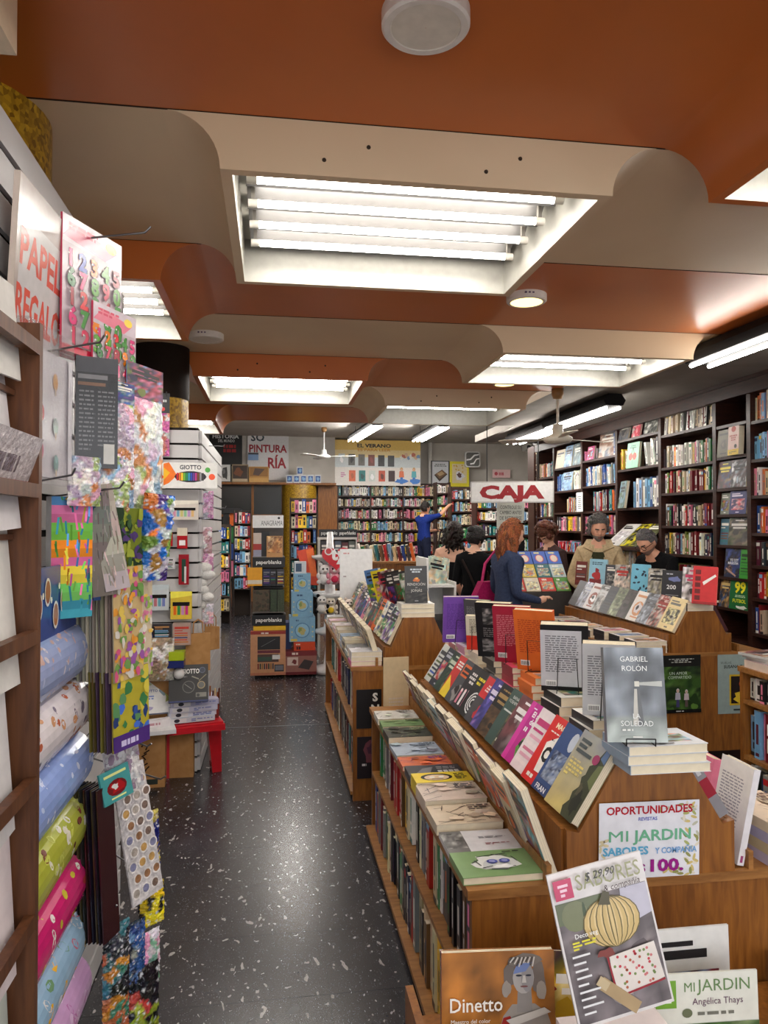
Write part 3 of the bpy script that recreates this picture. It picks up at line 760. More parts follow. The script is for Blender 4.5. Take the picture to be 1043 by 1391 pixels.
# bookcases 5-7
def thin_face(u, z, y, w, h, bg, lab, style=2, pic=None, yawd=0, tilt=8):
    return face_out(lab, (BX, y, z), w, h, .02, yawd, tilt, rng, bg, None, style, pic, group='face-out books above the aisle end')
blue = [(110,150,190),(150,180,200),(70,100,150),(190,200,200)]
thin_face(5, 2.45, 8.62, .33, .3, (120,84,64), 'tall brown art book leaning in the noticed bookcase', 2, [(130,90,70),(190,180,170),(60,70,90)], 12)
thin_face(5, 2.45, 8.96, .2, .17, (180,60,120), 'magenta book lying high in the noticed bookcase', 1)
spine_row((BX+.015, 9.09, 2.45), AY, OX, .4, (.11, .13), .2, 51, mass=far_books, pal=[PAL[15], PAL[14]])
spine_row((BX+.015, 8.28, 2.45), AY, OX, .1, (.24, .27), .2, 52, mass=far_books, pal=[PAL[10], PAL[11]])
spine_row((BX+.015, 9.09, 2.12), AY, OX, .92, (.2, .25), .2, 53, mass=far_books, pal=[PAL[10], PAL[15], PAL[11], PAL[1], PAL[17]], lean=-.12)
spine_row((BX+.015, 8.85, 1.80), AY, OX, .68, (.22, .26), .2, 54, mass=far_books)
spine_row((BX+.015, 9.09, 1.52), AY, OX, .92, (.2, .23), .2, 55, mass=far_books)
thin_face(6, 2.42, 10.03, .3, .26, (196,180,150), 'plain cream album right of the CAJA sign', 5, [(190,176,150)])
thin_face(6, 2.42, 9.72, .26, .29, (110,150,190), 'blue art album on the shelf right of the CAJA sign', 2, blue)
thin_face(6, 2.42, 9.42, .26, .29, (90,120,130), 'dark painted album next to the blue art album', 2, [(60,80,90),(150,160,150),(110,140,170)])
thin_face(6, 2.10, 9.8, .34, .25, (120,160,196), 'wide pale blue landscape album right of the CAJA sign', 2, blue)
spine_row((BX+.015, 10.05, 2.10), AY, OX, .24, (.2, .24), .2, 61, mass=far_books, pal=[PAL[10], PAL[11]])
spine_row((BX+.015, 9.44, 2.10), AY, OX, .28, (.22, .26), .2, 62, mass=far_books, pal=[PAL[10], PAL[1]])
spine_row((BX+.015, 9.7, 1.80), AY, OX, .55, (.18, .21), .2, 63, mass=far_books)
spine_row((BX+.015, 10.05, 1.55), AY, OX, .92, (.17, .2), .2, 64, mass=far_books, pal=[PAL[14], PAL[15], PAL[1], PAL[6], PAL[18]], tr=(.02, .06))
spine_row((BX+.015, 10.05, 1.27), AY, OX, .92, (.12, .15), .2, 65, mass=far_books, pal=[PAL[3], PAL[14], PAL[9], PAL[10]], lean=.5)
for i, z in enumerate([2.33, 2.03, 1.75, 1.5, 1.25]): spine_row((BX+.015, 10.75, z), AY, OX, .62, (.17, .22), .2, 70 + i, mass=far_books)
n = MB(); c = Cv(n, (BX-.02, 9.24, 1.80), (0,-1,0), (0,0,1), (-1,0,0), .2, .25); n.box((BX-.02, 9.04, 1.80), (BX-.018, 9.24, 2.05), (230,230,226)); c.bars(.15,.15,.85,.85,7,(90,90,96),random.Random(3),.5,'c')
tag(n.build('paper_notice', 'paper'), 'white paper notice hung on the bookcase upright', 'notice')

# ================================================================ BOOK TABLES (gondolas)
def gondola(label, x0, x1, y0, y1, zt, pw, wall_h, topw, ztop, zfloor=0.0, mids=(.33,), low=.05, prot=.0, group='wooden book tables'):
    """pw: half width of the pedestal, topw: half width of its top; sloped displays on both long sides"""
    xc = (x0 + x1) / 2; root = empty('book_table', (xc, y0, 0)); tag(root, label, 'book table', group)
    P = lambda nm, b, m='oak': rel(root, b.build(nm, m))
    t = .022
    for yy, nm in ((y0, 'front_panel'), (y1 - t, 'end_panel')):
        b = MB(); b.box((x0 + .012, yy, zfloor), (x1 - .012, yy + t, zt - .025)); P(nm, b)
    b = MB(); b.box((x0 - prot, y0 + t, zfloor + low - .02), (x1 + prot, y1 - t, zfloor + low)); P('bottom_shelf', b, 'oak_edge')
    if zfloor == 0: b = MB(); b.box((x0 + .03, y0 + t, 0), (x1 - .03, y1 - t, low - .02)); P('plinth', b, 'dark_wood')
    else: b = MB(); b.box((x0 + .1, y0 + .12, 0), (x1 - .1, y1 - .12, zfloor)); P('plinth', b, 'dark_wood')
    for z in mids:
        b = MB(); b.box((x0 + .012, y0 + t, z - .018), (x1 - .012, y1 - t, z)); P('middle_shelf', b, 'oak_edge')
    b = MB(); b.box((xc - .012, y0 + t, zfloor + low), (xc + .012, y1 - t, zt - .03)); P('divider', b)
    b = MB(); b.box((x0, y0 - .004, zt - .025), (x1, y1 + .004, zt)); P('table_top', b, 'oak_edge')
    for s in (-1, 1):
        b = MB(); xr = xc + s * (pw + .05); b.box((xr - .007, y0, zt), (xr + .007, y1, zt + .05)); P('rim', b, 'oak_edge')
    prof = [(-pw, zt), (pw, zt), (pw, wall_h), (pw - .035, wall_h - .008), (topw, ztop), (-topw, ztop), (-pw + .035, wall_h - .008), (-pw, wall_h)]
    for yy, nm in ((y0, 'pedestal_front'), (y1 - t, 'pedestal_end')):
        b = MB(); b.prism(prof, lambda u, v, w: V((xc + u, w, v)), yy, yy + t); P(nm, b)
    a0, a1 = y0 + t, y1 - t
    for s in (-1, 1):
        b = MB(); b.box((xc + s*pw - .008, a0, zt), (xc + s*pw + .008, a1, wall_h - .004)); P('pedestal_side', b)
        b = MB(); b.prism([(s*(pw-.035), wall_h-.012), (s*topw, ztop-.004), (s*(topw-.014), ztop-.004), (s*(pw-.049), wall_h-.012)][::s], lambda u, v, w: V((xc+u, w, v)), a0, a1); P('sloped_board', b)
        b = MB(); b.box((xc + min(s*pw, s*(pw-.04)), a0, wall_h - .016), (xc + max(s*pw, s*(pw-.04)), a1, wall_h - .006)); P('ledge', b, 'oak_edge')
    b = MB(); b.box((xc - topw, a0, ztop - .018), (xc + topw, a1, ztop)); P('pedestal_top', b)
    return root

GA = dict(x0=.51, x1=1.55, y0=1.92, y1=3.92, zt=.66, pw=.245, wall_h=.80, topw=.10, ztop=.972)
gondola('nearest wooden book table carrying the OPORTUNIDADES sign', prot=.02, **GA)
GB = dict(x0=.46, x1=1.28, y0=4.38, y1=6.65, zt=.785, pw=.205, wall_h=.90, topw=.09, ztop=1.07)
gondola('wooden book table further along the aisle, behind the nearest one', mids=(.42,), **GB)
GC = dict(x0=2.36, x1=3.30, y0=4.60, y1=6.42, zt=.775, pw=.215, wall_h=.90, topw=.095, ztop=1.05)
gondola('wooden book table with two film posters on its front', zfloor=.12, mids=(.45,), **GC)

def trough(G, side, y, w, h, t, label, front, bg, shingle=9, lift=0.0, group=None, spine=None, sp=None):
    """book lying on the sloped board; y = near end; side -1 = towards the aisle"""
    xc = (G['x0'] + G['x1'])/2; b0 = V((xc + side*(G['pw']-.033), 0, G['wall_h']-.002)); b1 = V((xc + side*G['topw'], 0, G['ztop']))
    Z = (b1 - b0).normalized(); inn = V((-side*Z.z, 0, side*Z.x)) if side < 0 else V((-Z.z, 0, Z.x))
    inn = V((-side*abs(Z.z), 0, -abs(Z.x)))
    a = R(shingle)
    if side < 0: Xd = V((0,-1,0))*math.cos(a) + inn*math.sin(a); far = y + w*math.cos(a)
    else: Xd = V((0,1,0))*math.cos(a) - inn*math.sin(a); far = y
    O = b0 - inn * (t + lift + (w*math.sin(a) if side < 0 else 0)) + Z*.004; O.y = far
    return book(label, w, h, t, frame(O, Xd, Z), front, None, spine, bg, sp, group=group)
def leaning(G, y, w, h, t, label, front, bg, ang=20, group=None, dx=0.0, page=CREAM):
    """book standing in the slot behind the table rim, leaning out over it"""
    xc = (G['x0'] + G['x1'])/2; Z = V((-math.sin(R(ang)), 0, math.cos(R(ang))))
    O = V((xc - G['pw'] - .014 - t*math.cos(R(ang)) + dx, y + w, G['zt'] + .003))
    return book(label, w, h, t, frame(O, (0,-1,0), Z), front, None, None, bg, group=group, page=page)
def flat(x, y, z, w, h, t, label, front, bg, rot=0.0, group=None, name='paperback', spine=None, sp=None, mt='print', page=CREAM):
    """lying on its back, cover up; w along X when rot=0, top of the cover away from the camera; x, y = near left corner"""
    Xd = Matrix.Rotation(rot, 3, 'Z') @ V((1,0,0)); Zd = Matrix.Rotation(rot, 3, 'Z') @ V((0,1,0))
    return book(label, w, h, t, frame((x, y, z + t), Xd, Zd), front, None, spine, bg, sp, group=group, name=name, mt=mt, page=page)

# ---- nearest table: face-out books on the sloped board
gT = 'face-out books on the sloped board of the nearest table'
rg = random.Random(21)
def f_sand(c):
    c.field(0,0,1,1,lambda u, v: (196-40*v+20*noise.noise(V((u*3,v*5,2))), 176-18*v+18*noise.noise(V((u*3,v*5,2))), 112+46*v),8,12)
    c.quad([(.62,0),(1,0),(1,.98),(.86,.95),(.78,.78),(.74,.7),(.66,.66),(.68,.55),(.62,.5),(.7,.4),(.6,.3),(.64,.2),(.55,.1)], (58,62,42)); c.quad([(.82,.5),(1,.42),(1,.75),(.87,.72),(.84,.62)], (104,112,70)); c.blob(.82,.22,.13,.14,(36,38,28),rg,14,.3); c.blob(.74,.36,.06,.08,(84,80,60),rg); c.quad([(.84,.8),(1,.76),(1,.98),(.88,.95)], (86,112,150)); c.circ(.74,.76,.1,(158,52,98))
    for i,(a,b) in enumerate(((.1,.42),(.1,.36),(.1,.6))): c.rect(a,.86-.07*i,b,.905-.07*i,(70,78,80))
    c.bars(.1,.42,.6,.62,4,(226,206,120),rg,.55); c.bars(.1,.62,.55,.66,1,(210,196,140),rg)
def f_fran(c):
    c.rect(0,0,1,1,(50,76,128)); c.rect(0,0,1,.12,(40,60,110)); c.text('FRAN',.3,.03,.07,(235,235,240),bold=.02); c.ell(.5,.8,.12,.14,(190,200,215)); c.photo(.1,.18,.6,.6,[(70,90,130),(160,170,190),(40,50,80)],rg,10)
def f_mag(c):
    c.rect(0,0,1,1,(214,36,34)); c.text('MAGALI',.5,.84,.075,(245,225,190),bold=.03,wmax=.8); c.quad([(.3,.18),(.78,.2),(.84,.62),(.56,.78),(.2,.6)],(242,238,230)); c.bars(.32,.66,.7,.7,1,(20,20,24),rg)
    c.text('CA',.52,.36,.2,(18,18,20),bold=.05,wmax=.5); c.bars(.15,.76,.85,.8,1,(245,230,220),rg); c.bars(.15,.07,.8,.14,1,(245,235,225),rg,.8); c.rect(.6,.0,.9,.03,(120,20,20))
def f_ano(c):
    c.rect(0,0,1,1,(190,40,140)); c.rect(.0,.0,.18,1,(214,60,160)); c.text('El año',.5,.78,.09,(245,240,245),bold=.03,wmax=.75); c.text('de la',.5,.66,.09,(245,240,245),bold=.03,wmax=.6); c.bars(.25,.53,.75,.62,1,(245,240,245),rg,.8); c.blob(.55,.3,.24,.17,(90,150,60),rg); c.blob(.5,.34,.1,.07,(30,50,30),rg); c.bars(.2,.9,.8,.94,1,(240,220,240),rg)
def f_yosh(c):
    c.rect(0,0,1,1,(62,84,78)); c.photo(.4,0,1,.7,[(56,64,56),(110,100,70),(40,50,46),(80,96,90)],rg,12); c.text('BANANA',.42,.84,.055,(220,226,220),wmax=.7); c.text('YOSHIMOTO',.42,.76,.055,(220,226,220),wmax=.75); c.rect(.1,.6,.5,.63,(200,205,200)); c.bars(.45,.1,.9,.17,1,(190,190,170),rg,.8)
TB = [ # near end y, w, label, front, bg, h
 (1.925, .150, 'sand-coloured paperback with dark cliffs at the near end of the sloped board', f_sand, (176,170,140), .235, .026),
 (2.045, .150, 'blue paperback with pale oval beside the sand-coloured one', f_fran, (50,76,128), .225, .022),
 (2.140, .150, 'bright red paperback with a white splash and bold black letters', f_mag, (214,36,34), .225, .022),
 (2.262, .145, 'white and pink patterned paperback behind the bright red splash book', art(rg,(232,220,222),(196,60,120),5,[(226,170,190),(238,226,226),(210,120,150)]), (232,220,222), .22, .02),
 (2.345, .150, 'magenta paperback with green figure on the sloped board', f_ano, (190,40,140), .22, .022),
 (2.455, .150, 'dark red and grey paperback with white strip on the sloped board', art(rg,(120,70,74),(235,230,230),2,[(120,70,74),(80,60,64),(190,170,170)]), (120,70,74), .22, .02),
 (2.545, .155, 'grey-green paperback with pale author lettering on the sloped board', f_yosh, (62,84,78), .22, .022),
 (2.675, .145, 'black paperback with gilt picture on the sloped board', art(rg,(24,22,24),(160,130,80),0,[(40,34,30),(110,80,50),(24,22,24)]), (24,22,24), .215, .022),
 (2.765, .145, 'violet-blue starry paperback on the sloped board', art(rg,(58,60,130),(220,210,235),2,[(58,60,130),(90,80,160),(40,40,90),(160,120,180)]), (58,60,130), .215, .022),
 (2.855, .150, 'grey paperback with red square title on the sloped board', None, (64,62,66), .215, .022),
 (2.975, .145, 'black paperback with white fingerprint and yellow title', None, (26,26,28), .21, .022),
 (3.085, .150, 'black paperback with pink and white arches', None, (34,32,38), .21, .022),
 (3.215, .145, 'white-edged charcoal paperback behind the arches book', art(rg,(70,72,78),(230,230,230),3), (70,72,78), .21, .022),
 (3.330, .150, 'red paperback with a yellow flame towards the far end', None, (196,44,40), .21, .02),
 (3.455, .145, 'dark green paperback next to the red flame book', art(rg,(36,66,52),(200,210,190),2,[(36,66,52),(20,40,34),(90,110,80)]), (36,66,52), .21, .02),
 (3.565, .145, 'navy paperback near the far end of the sloped board', art(rg,(34,38,54),(180,180,190),1), (34,38,54), .21, .02),
 (3.680, .145, 'pale paperback at the far end of the sloped board', art(rg,(206,208,200),(60,60,60),5), (206,208,200), .21, .02)]
def f_sq(c): c.rect(0,0,1,1,(70,68,72)); c.rect(.05,.52,.95,.95,(206,44,48)); c.bars(.2,.66,.8,.82,3,(245,230,225),rg,.6,'c'); c.blob(.5,.25,.16,.14,(190,50,60),rg)
def f_finger(c):
    c.rect(0,0,1,1,(24,24,26)); c.bars(.15,.68,.6,.88,2,(226,206,40),rg,.6)
    for k in range(6): c.ell(.55,.32,.34-.05*k,.24-.036*k,(226,226,226) if k%2==0 else (24,24,26))
def f_arch(c):
    c.rect(0,0,1,1,(34,32,38))
    for k in range(4): c.rect(.1+.22*k,.1,.22+.22*k,.4+.03*k,[(214,130,150),(232,226,226),(206,110,140),(226,226,226)][k]); c.ell(.16+.22*k,.4+.03*k,.06,.04,(240,210,215))
    c.bars(.15,.6,.85,.88,3,(226,220,220),rg,.6,'c')
def f_flame(c): c.rect(0,0,1,1,(198,44,40)); c.quad([(0,0),(.75,0),(.5,.25),(.1,.5)],(236,206,50)); c.bars(.15,.7,.85,.9,3,(245,240,235),rg,.6)
_fx = {9: f_sq, 10: f_finger, 11: f_arch, 13: f_flame}
for i, (y, w, lab, fr, bg, h, t) in enumerate(TB): trough(GA, -1, y, w, h, t, lab, fr or _fx[i], bg, group=gT)

# ---- books leaning out over the rim
gL = 'books leaning over the rim of the nearest table'
LB = [(1.945,.16,.255,.022,(214,206,186),'open-paged pale paperback at the near end of the rim'), (2.08,.15,.235,.03,(196,182,150),'thick cream paperback with curled pages on the rim'), (2.2,.16,.25,.02,(128,112,120),'mauve picture paperback leaning on the rim'),
      (2.34,.13,.2,.03,(206,84,40),'small orange-edged paperback leaning on the rim'), (2.44,.16,.24,.018,(64,66,72),'dark photo paperback leaning on the rim'), (2.58,.16,.25,.026,(150,140,128),'grey-brown engraved paperback leaning on the rim'), (2.73,.15,.23,.02,(186,170,150),'beige paperback leaning mid-way along the rim'),
      (2.88,.15,.23,.022,(70,50,54),'maroon-black paperback leaning mid-way along the rim'), (3.03,.15,.22,.02,(170,200,206),'pale turquoise paperback leaning on the rim'), (3.17,.15,.22,.02,(216,206,186),'cream paperback leaning past the turquoise one'), (3.31,.15,.22,.02,(210,200,180),'ivory paperback leaning near the far end of the rim'),
      (3.45,.15,.22,.02,(112,90,72),'brown paperback leaning near the far end of the rim'), (3.58,.15,.21,.018,(200,190,180),'pale paperback leaning last but one on the rim'), (3.71,.15,.21,.018,(90,80,78),'last dark paperback leaning at the far end of the rim')]
for i, (y, w, h, t, bg, lab) in enumerate(LB): leaning(GA, y, w, h, t, lab, art(random.Random(60+i), bg), bg, 20 + (i % 3) * 2, gL)

# ---- books flat on the near table, along the aisle
gN = 'books lying flat along the aisle edge of the nearest table'
def f_freud(c):
    c.rect(0,0,1,1,(126,158,104)); c.blob(.52,.5,.3,.3,(226,226,222),rg,14,.22); c.blob(.5,.42,.2,.2,(206,208,206),rg,12,.2)
    for (a,b,p,q) in ((.3,.75,.7,.84),(.25,.62,.3,.4),(.74,.7,.78,.5),(.4,.25,.6,.2),(.3,.3,.44,.36),(.6,.34,.72,.3),(.2,.5,.3,.62),(.5,.8,.7,.72)): c.line(a,b,p,q,.016,(50,56,60))
    c.ell(.46,.52,.07,.08,(70,80,160)); c.ell(.62,.52,.07,.08,(70,80,160)); c.ell(.46,.52,.04,.05,(150,156,206)); c.ell(.62,.52,.04,.05,(150,156,206)); c.blob(.55,.3,.12,.07,(240,240,238),rg)
    c.bars(.66,.84,.95,.92,1,(40,50,40),rg)
def comic(bg, ink, seed):
    q = random.Random(seed)
    def f(c):
        c.rect(0,0,1,1,bg)
        for i in range(16):
            a,b = q.random(), q.random(); c.line(a,b,min(1,max(0,a+q.uniform(-.3,.3))),min(1,max(0,b+q.uniform(-.3,.3))),.012,ink)
        for i in range(5): c.blob(q.uniform(.1,.9),q.uniform(.1,.9),.1,.1,vary(bg,q,.25),q)
        c.bars(.6,.6,.95,.9,3,ink,q,.6)
    return f
def f_greyw(c): c.rect(0,0,1,1,(206,204,206)); c.rect(0,0,.3,1,(112,110,108)); c.photo(0,.2,.3,.9,[(112,110,108),(80,78,76),(150,148,144)],rg,6); c.bars(.55,.3,.9,.4,2,(150,60,70),rg); c.bars(.5,.6,.9,.7,2,(120,120,126),rg)
def f_yell(c): c.rect(0,0,1,1,(228,200,44)); c.ell(.4,.5,.28,.36,(30,28,26)); c.ell(.4,.46,.22,.28,(226,196,160)); c.ell(.32,.48,.05,.07,(245,245,240)); c.ell(.48,.48,.05,.07,(245,245,240)); c.line(.3,.3,.5,.28,.02,(60,30,30)); c.bars(.72,.2,.95,.85,4,(40,36,20),rg)
def f_pan(c): 
    c.rect(0,0,1,1,(54,54,60)); c.quad([(.1,.2),(.4,.3),(.5,.8),(.3,.7)],(120,118,122))
    for k in range(4): c.rect(.55+.1*k,.15,.63+.1*k,.5,(190,188,186))
    c.bars(.55,.6,.95,.85,2,(150,150,150),rg)
NB = [(1.945,.225,.155,.020,(126,158,104),f_freud,'green paperback with a bespectacled face drawing, nearest on the table'), (2.105,.22,.15,.016,(206,204,206),f_greyw,'white and grey paperback flat beside the green one'),
      (2.27,.215,.16,.032,(206,190,166),comic((206,188,162),(70,56,50),81),'beige illustrated comic lying in a glossy wrapper'), (2.445,.215,.155,.042,(206,188,170),comic((204,186,172),(60,60,70),82),'thick pink-grey illustrated paperback lying flat'), (2.6,.21,.1,.05,(228,200,44),f_yell,'yellow paperback with a drawn face lying flat'),
      (2.72,.21,.13,.03,(54,54,60),f_pan,'charcoal paperback with pale panels lying flat'), (2.88,.2,.12,.018,(196,90,70),comic((206,104,62),(90,50,130),83),'orange and purple paperback lying flat'), (3.02,.2,.17,.018,(166,176,190),comic((166,178,192),(70,80,100),84),'pale blue sketched comic lying flat'),
      (3.24,.2,.15,.03,(50,56,46),comic((56,60,54),(150,160,120),85),'dark green illustrated book lying flat'), (3.42,.2,.11,.03,(104,140,84),comic((120,150,100),(40,60,40),86),'green and white illustrated book lying flat'), (3.56,.2,.16,.028,(214,212,204),comic((214,212,204),(80,80,80),87),'white sketched book lying flat at the far end')]
for (y, w, d, t, bg, fr, lab) in NB: flat(.506, y, .66, w, d, t, lab, fr, bg, rg.uniform(-.03, .03), gN)

# ---- spines on the two aisle shelves of the nearest table
for lev, z, hr, xs in (('upper', .332, (.2, .27), .545), ('lower', .052, (.2, .265), .515)):
    spine_row((xs, 3.88, z), AY, OX, 1.92, hr, .2, 900 + len(lev) + int(z*100), where='far end, %s aisle shelf, nearest table' % lev, name='novel', group='spines on the nearest table', tr=(.02, .05), inset=.02,
              pal=[PAL[i] for i in (0, 4, 11, 12, 2, 1, 15, 18, 16, 3, 17, 8, 6)])
# ---- near table: stacks on the pedestal top
gS = 'stacked books on top of the nearest table'
STK = [ # y centre, n, thickness, colours, description
 (1.90, 3, .024, (206,208,212), (150,170,190), 'pale grey lighthouse paperback'), (2.14, 3, .026, (226,224,216), (50,48,50), 'white and black paperback'), (2.38, 3, .03, (222,218,210), (30,30,32), 'white paperback with black spine'), (2.62, 4, .026, (214,120,60), (220,110,40), 'orange-spined paperback'),
 (2.86, 4, .024, (206,70,96), (150,30,54), 'crimson-spined paperback'), (3.1, 3, .026, (120,116,112), (40,40,44), 'black and white paperback'), (3.34, 3, .022, (214,206,190), (210,200,186), 'cream paperback'), (3.58, 3, .02, (206,190,200), (214,150,180), 'pink patterned paperback'), (3.78, 2, .02, (196,190,184), (190,120,130), 'pale paperback')]
tops = {}
for si, (yc, n, t, cv, spc, nm) in enumerate(STK):
    z = .972
    for k in range(n):
        r = rg.uniform(-.05, .05); last = k == n-1
        lab = '%s, %s in its stack on the table top' % (nm, 'uppermost' if last else 'bottom one' if k == 0 else ORD[k] + ' from the bottom')
        # cover up, spine towards the aisle
        flat(1.03 - .112 + rg.uniform(-.008, .008), yc - .075, z, .225, .15, t, lab, art(random.Random(700+si), cv, None, 5 if si % 2 else 1), cv, r, gS, sp=spc)
        z += t + .0004
    tops[si] = z

# ---- wire easels with books shown from behind, and the lighthouse book in front
def easel(P, yawd, label, hgt=.13, w=.075, tilt=15, flip=1):
    """bent-wire stand: lip at the front, inverted U behind"""
    root = empty('wire_easel', P); X = Matrix.Translation(P) @ Matrix.Rotation(R(yawd), 4, 'Z')
    s = math.tan(R(tilt)); b = MB()
    g = lambda u, v, z: X @ V((u, v, z))
    for k in (-1, 1):
        b.tube([g(k*w/2, -.055, .022), g(k*w/2, -.055, .004), g(k*w/2, .06, .004)], .0017, (30,30,32), n=6)
    b.tube([g(-w/2, .03, .004), g(-w*.42, .03 + hgt*s, hgt), g(w*.42, .03 + hgt*s, hgt), g(w/2, .03, .004)], .0017, (30,30,32), n=6)
    b.tube([g(-w/2, -.055, .022), g(w/2, -.055, .022)], .0017, (30,30,32), n=6)
    rel(root, b.build('wire', 'black_wire')); tag(root, label, 'book stand', 'wire book easels')
def f_sol(c):
    c.rect(0,0,1,1,(98,110,122))
    def sky(u, v):
        t = noise.noise(V((u*2.2+3, v*3.2, 1)))*.6 + noise.noise(V((u*5, v*7, 4)))*.35
        base = 104 + 26*(v > .7)*(v-.7)/.3 + (70*(.3-v)/.3 if v < .3 else 0); k = base + t*120
        return (k*.95, k*1.0, k*1.06 if v > .25 else k*.97)
    c.field(0,0,1,1,sky,16,24)
    c.quad([(.44,.18),(.62,.18),(.575,.56),(.485,.56)],(186,182,172)); c.quad([(.53,.18),(.62,.18),(.575,.56),(.53,.56)],(84,86,88)); c.rect(.465,.56,.595,.585,(80,84,88)); c.rect(.49,.585,.57,.64,(206,204,190)); c.quad([(.48,.64),(.58,.64),(.53,.69)],(70,74,80)); c.quad([(.57,.6),(.95,.585),(.95,.645),(.57,.63)],(176,178,172))
    c.text('GABRIEL',.5,.85,.055,(232,234,232),wmax=.68); c.text('ROLÓN',.5,.75,.055,(232,234,232),wmax=.55); c.text('LA',.5,.25,.05,(232,234,232)); c.text('SOLEDAD',.5,.17,.055,(232,234,232),wmax=.6); c.bars(.25,.12,.75,.14,1,(220,220,215),rg,1); c.rect(.42,.05,.58,.065,(220,220,215))
# the lighthouse book: faces the camera
book('grey novel with a lighthouse cover standing on a wire easel', .158, .245, .026, frame((.872, 1.855, tops[0] + .006), (.985, -.17, 0), (.03, .16, .987)), f_sol, None, None, (120,130,138), name='paperback', mt='glossy', group='books on easels')
easel((.955, 1.87, tops[0]), -10, 'wire easel under the lighthouse novel', .1)
def back_shown(label, x, y, si, w, h, t, yawd, backf, c, sp, tilt=14, el=None, lowz=0.0):
    """book on an easel turned away: its back cover faces the camera"""
    z = (tops[si] if si is not None else .975) + .005 + lowz
    # direction its front looks: away from the camera, to the far right
    a = R(yawd); fr = V((math.sin(a), math.cos(a), 0)); Xd = V((-fr.y, fr.x, 0)) * -1
    Xd = V((0,0,1)).cross(fr) * 1.0      # spine -> fore edge when seen from its front
    Zd = (V((0,0,1)) - fr * math.tan(R(tilt))).normalized()
    O = V((x, y, z)) - Xd * (w/2) + fr * (t/2)
    o = book(label, w, h, t, frame(O, Xd, Zd), art(random.Random(int(x*1000+y*77)), c), backf, None, c, sp, group='books on easels')
    if el: easel((x - fr.x*.0, y - fr.y*.03, z - .005), 180 - yawd, el, .12, .07, tilt)
    return o
def bk(bg, ink, box=None, seed=1): return blurb(random.Random(seed), bg, ink, box)
def bk_photo(c):
    c.rect(0,0,1,1,(28,27,30)); c.photo(.2,.6,.85,.9,[(180,176,172),(90,88,86),(40,40,42),(130,126,124)],rg,10); c.photo(.15,.1,.8,.34,[(60,58,58),(150,146,144),(30,30,32)],rg,9); c.bars(.2,.38,.8,.56,5,(120,118,118),rg)
def bk_wr(c): c.rect(0,0,1,1,(222,212,190)); c.rect(0,0,1,.42,(220,56,40)); c.bars(.15,.5,.85,.92,9,(150,140,120),rg,.5)
back_shown('white-backed black paperback with blurb behind the lighthouse novel', 1.00, 2.12, 1, .15, .23, .036, 24, bk((206,206,208), (120,120,126), None, 5), (30,30,32), (26,26,28), 13, 'wire easel on the second stack from the front')
back_shown('large black paperback with pale blurb panel on an easel', .985, 2.42, 2, .155, .24, .036, 24, bk((26,26,28), (110,110,116), (204,204,208), 6), (26,26,28), (20,20,22), 15, 'wire easel behind the large black blurb book')
back_shown('orange paperback shown from behind on an easel', .985, 2.68, 3, .15, .235, .026, 40, bk((228,112,44), (190,70,30), None, 7), (228,112,44), (220,100,40), 12, 'wire easel behind the orange book')
back_shown('crimson paperback shown from behind on an easel', .965, 2.90, 4, .15, .235, .024, 30, bk((166,32,58), (214,130,140), None, 8), (166,32,58), (150,28,50), 12, 'wire easel behind the crimson book')
back_shown('black paperback with grey photographs shown from behind', .965, 3.13, 5, .16, .245, .03, 34, bk_photo, (28,27,30), (20,20,22), 12)
back_shown('small cream and red paperback shown from behind', .955, 3.38, 6, .11, .165, .02, 26, bk_wr, (222,212,190), (220,60,40), 11, 'wire easel behind the small cream and red book')
back_shown('charcoal paperback edge-on beside the purple one', 1.01, 3.55, 7, .14, .225, .022, 44, bk((74,72,76), (130,128,130), None, 9), (60,58,62), (60,58,62), 8)
back_shown('purple paperback shown from behind, leftmost of the easel books', .935, 3.66, 7, .175, .235, .022, 6, bk((112,70,160), (86,46,132), None, 10), (112,70,160), (100,60,150), 10, 'wire easel behind the purple book')

# ---- right side of the nearest table
trough(GA, 1, 1.93, .16, .235, .03, 'silver paperback with red band, spine towards the front', art(random.Random(3), (150,148,150)), (150,148,150), 6, group='far-side books of the nearest table',
       spine=lambda c: (c.rect(0,0,1,1,(138,134,138)), c.rect(0,.28,1,.52,(150,24,44)), c.rect(.3,.58,.7,.9,(200,198,200))))
for i in range(4): trough(GA, 1, 2.1 + .16*i, .15, .22, .025, '%s paperback on the hidden slope of the nearest table, %s from the front' % (['white','cream','grey','pink'][i], ORD[i+1]), art(random.Random(30+i), PAL[(1,2,15,14)[i]][1]), PAL[(1,2,15,14)[i]][1], 6, group='far-side books of the nearest table')
for i, (y, w, h, t, bg, lab) in enumerate([(1.935, .15, .27, .02, (226,222,224), 'white paperback with blurb leaning at the right edge'), (2.12, .15, .24, .03, (220,120,150), 'pink-edged paperback behind the white blurb book'), (2.3, .15, .23, .025, (222,216,200), 'cream paperback on the right of the nearest table')]):
    a = R(12); Z = V((math.sin(a), 0, math.cos(a)))
    book(lab, w, h, t, frame((1.03 + .262 + t, y, .663), (0,1,0), Z), art(random.Random(i), bg), blurb(random.Random(i), bg, (150,146,160)), lambda c: c.rect(.3,.03,.7,.1,(150,60,110)), bg, group='far-side books of the nearest table')
z = .66
for k, (bg, sp) in enumerate([((214,206,214), (190,180,206)), ((206,190,160), (200,184,150)), ((200,196,214), (176,170,200)), ((226,208,186), (214,196,170))]):
    flat(1.385, 1.93, z, .16, .23, .03, 'cream and lilac paperback, %s of the stack at the right edge' % ['lowest', 'second', 'third', 'topmost'][k], comic((226,204,180), (110,80,70), 44), bg, .06, 'stack at the right edge of the nearest table', sp=sp); z += .0305
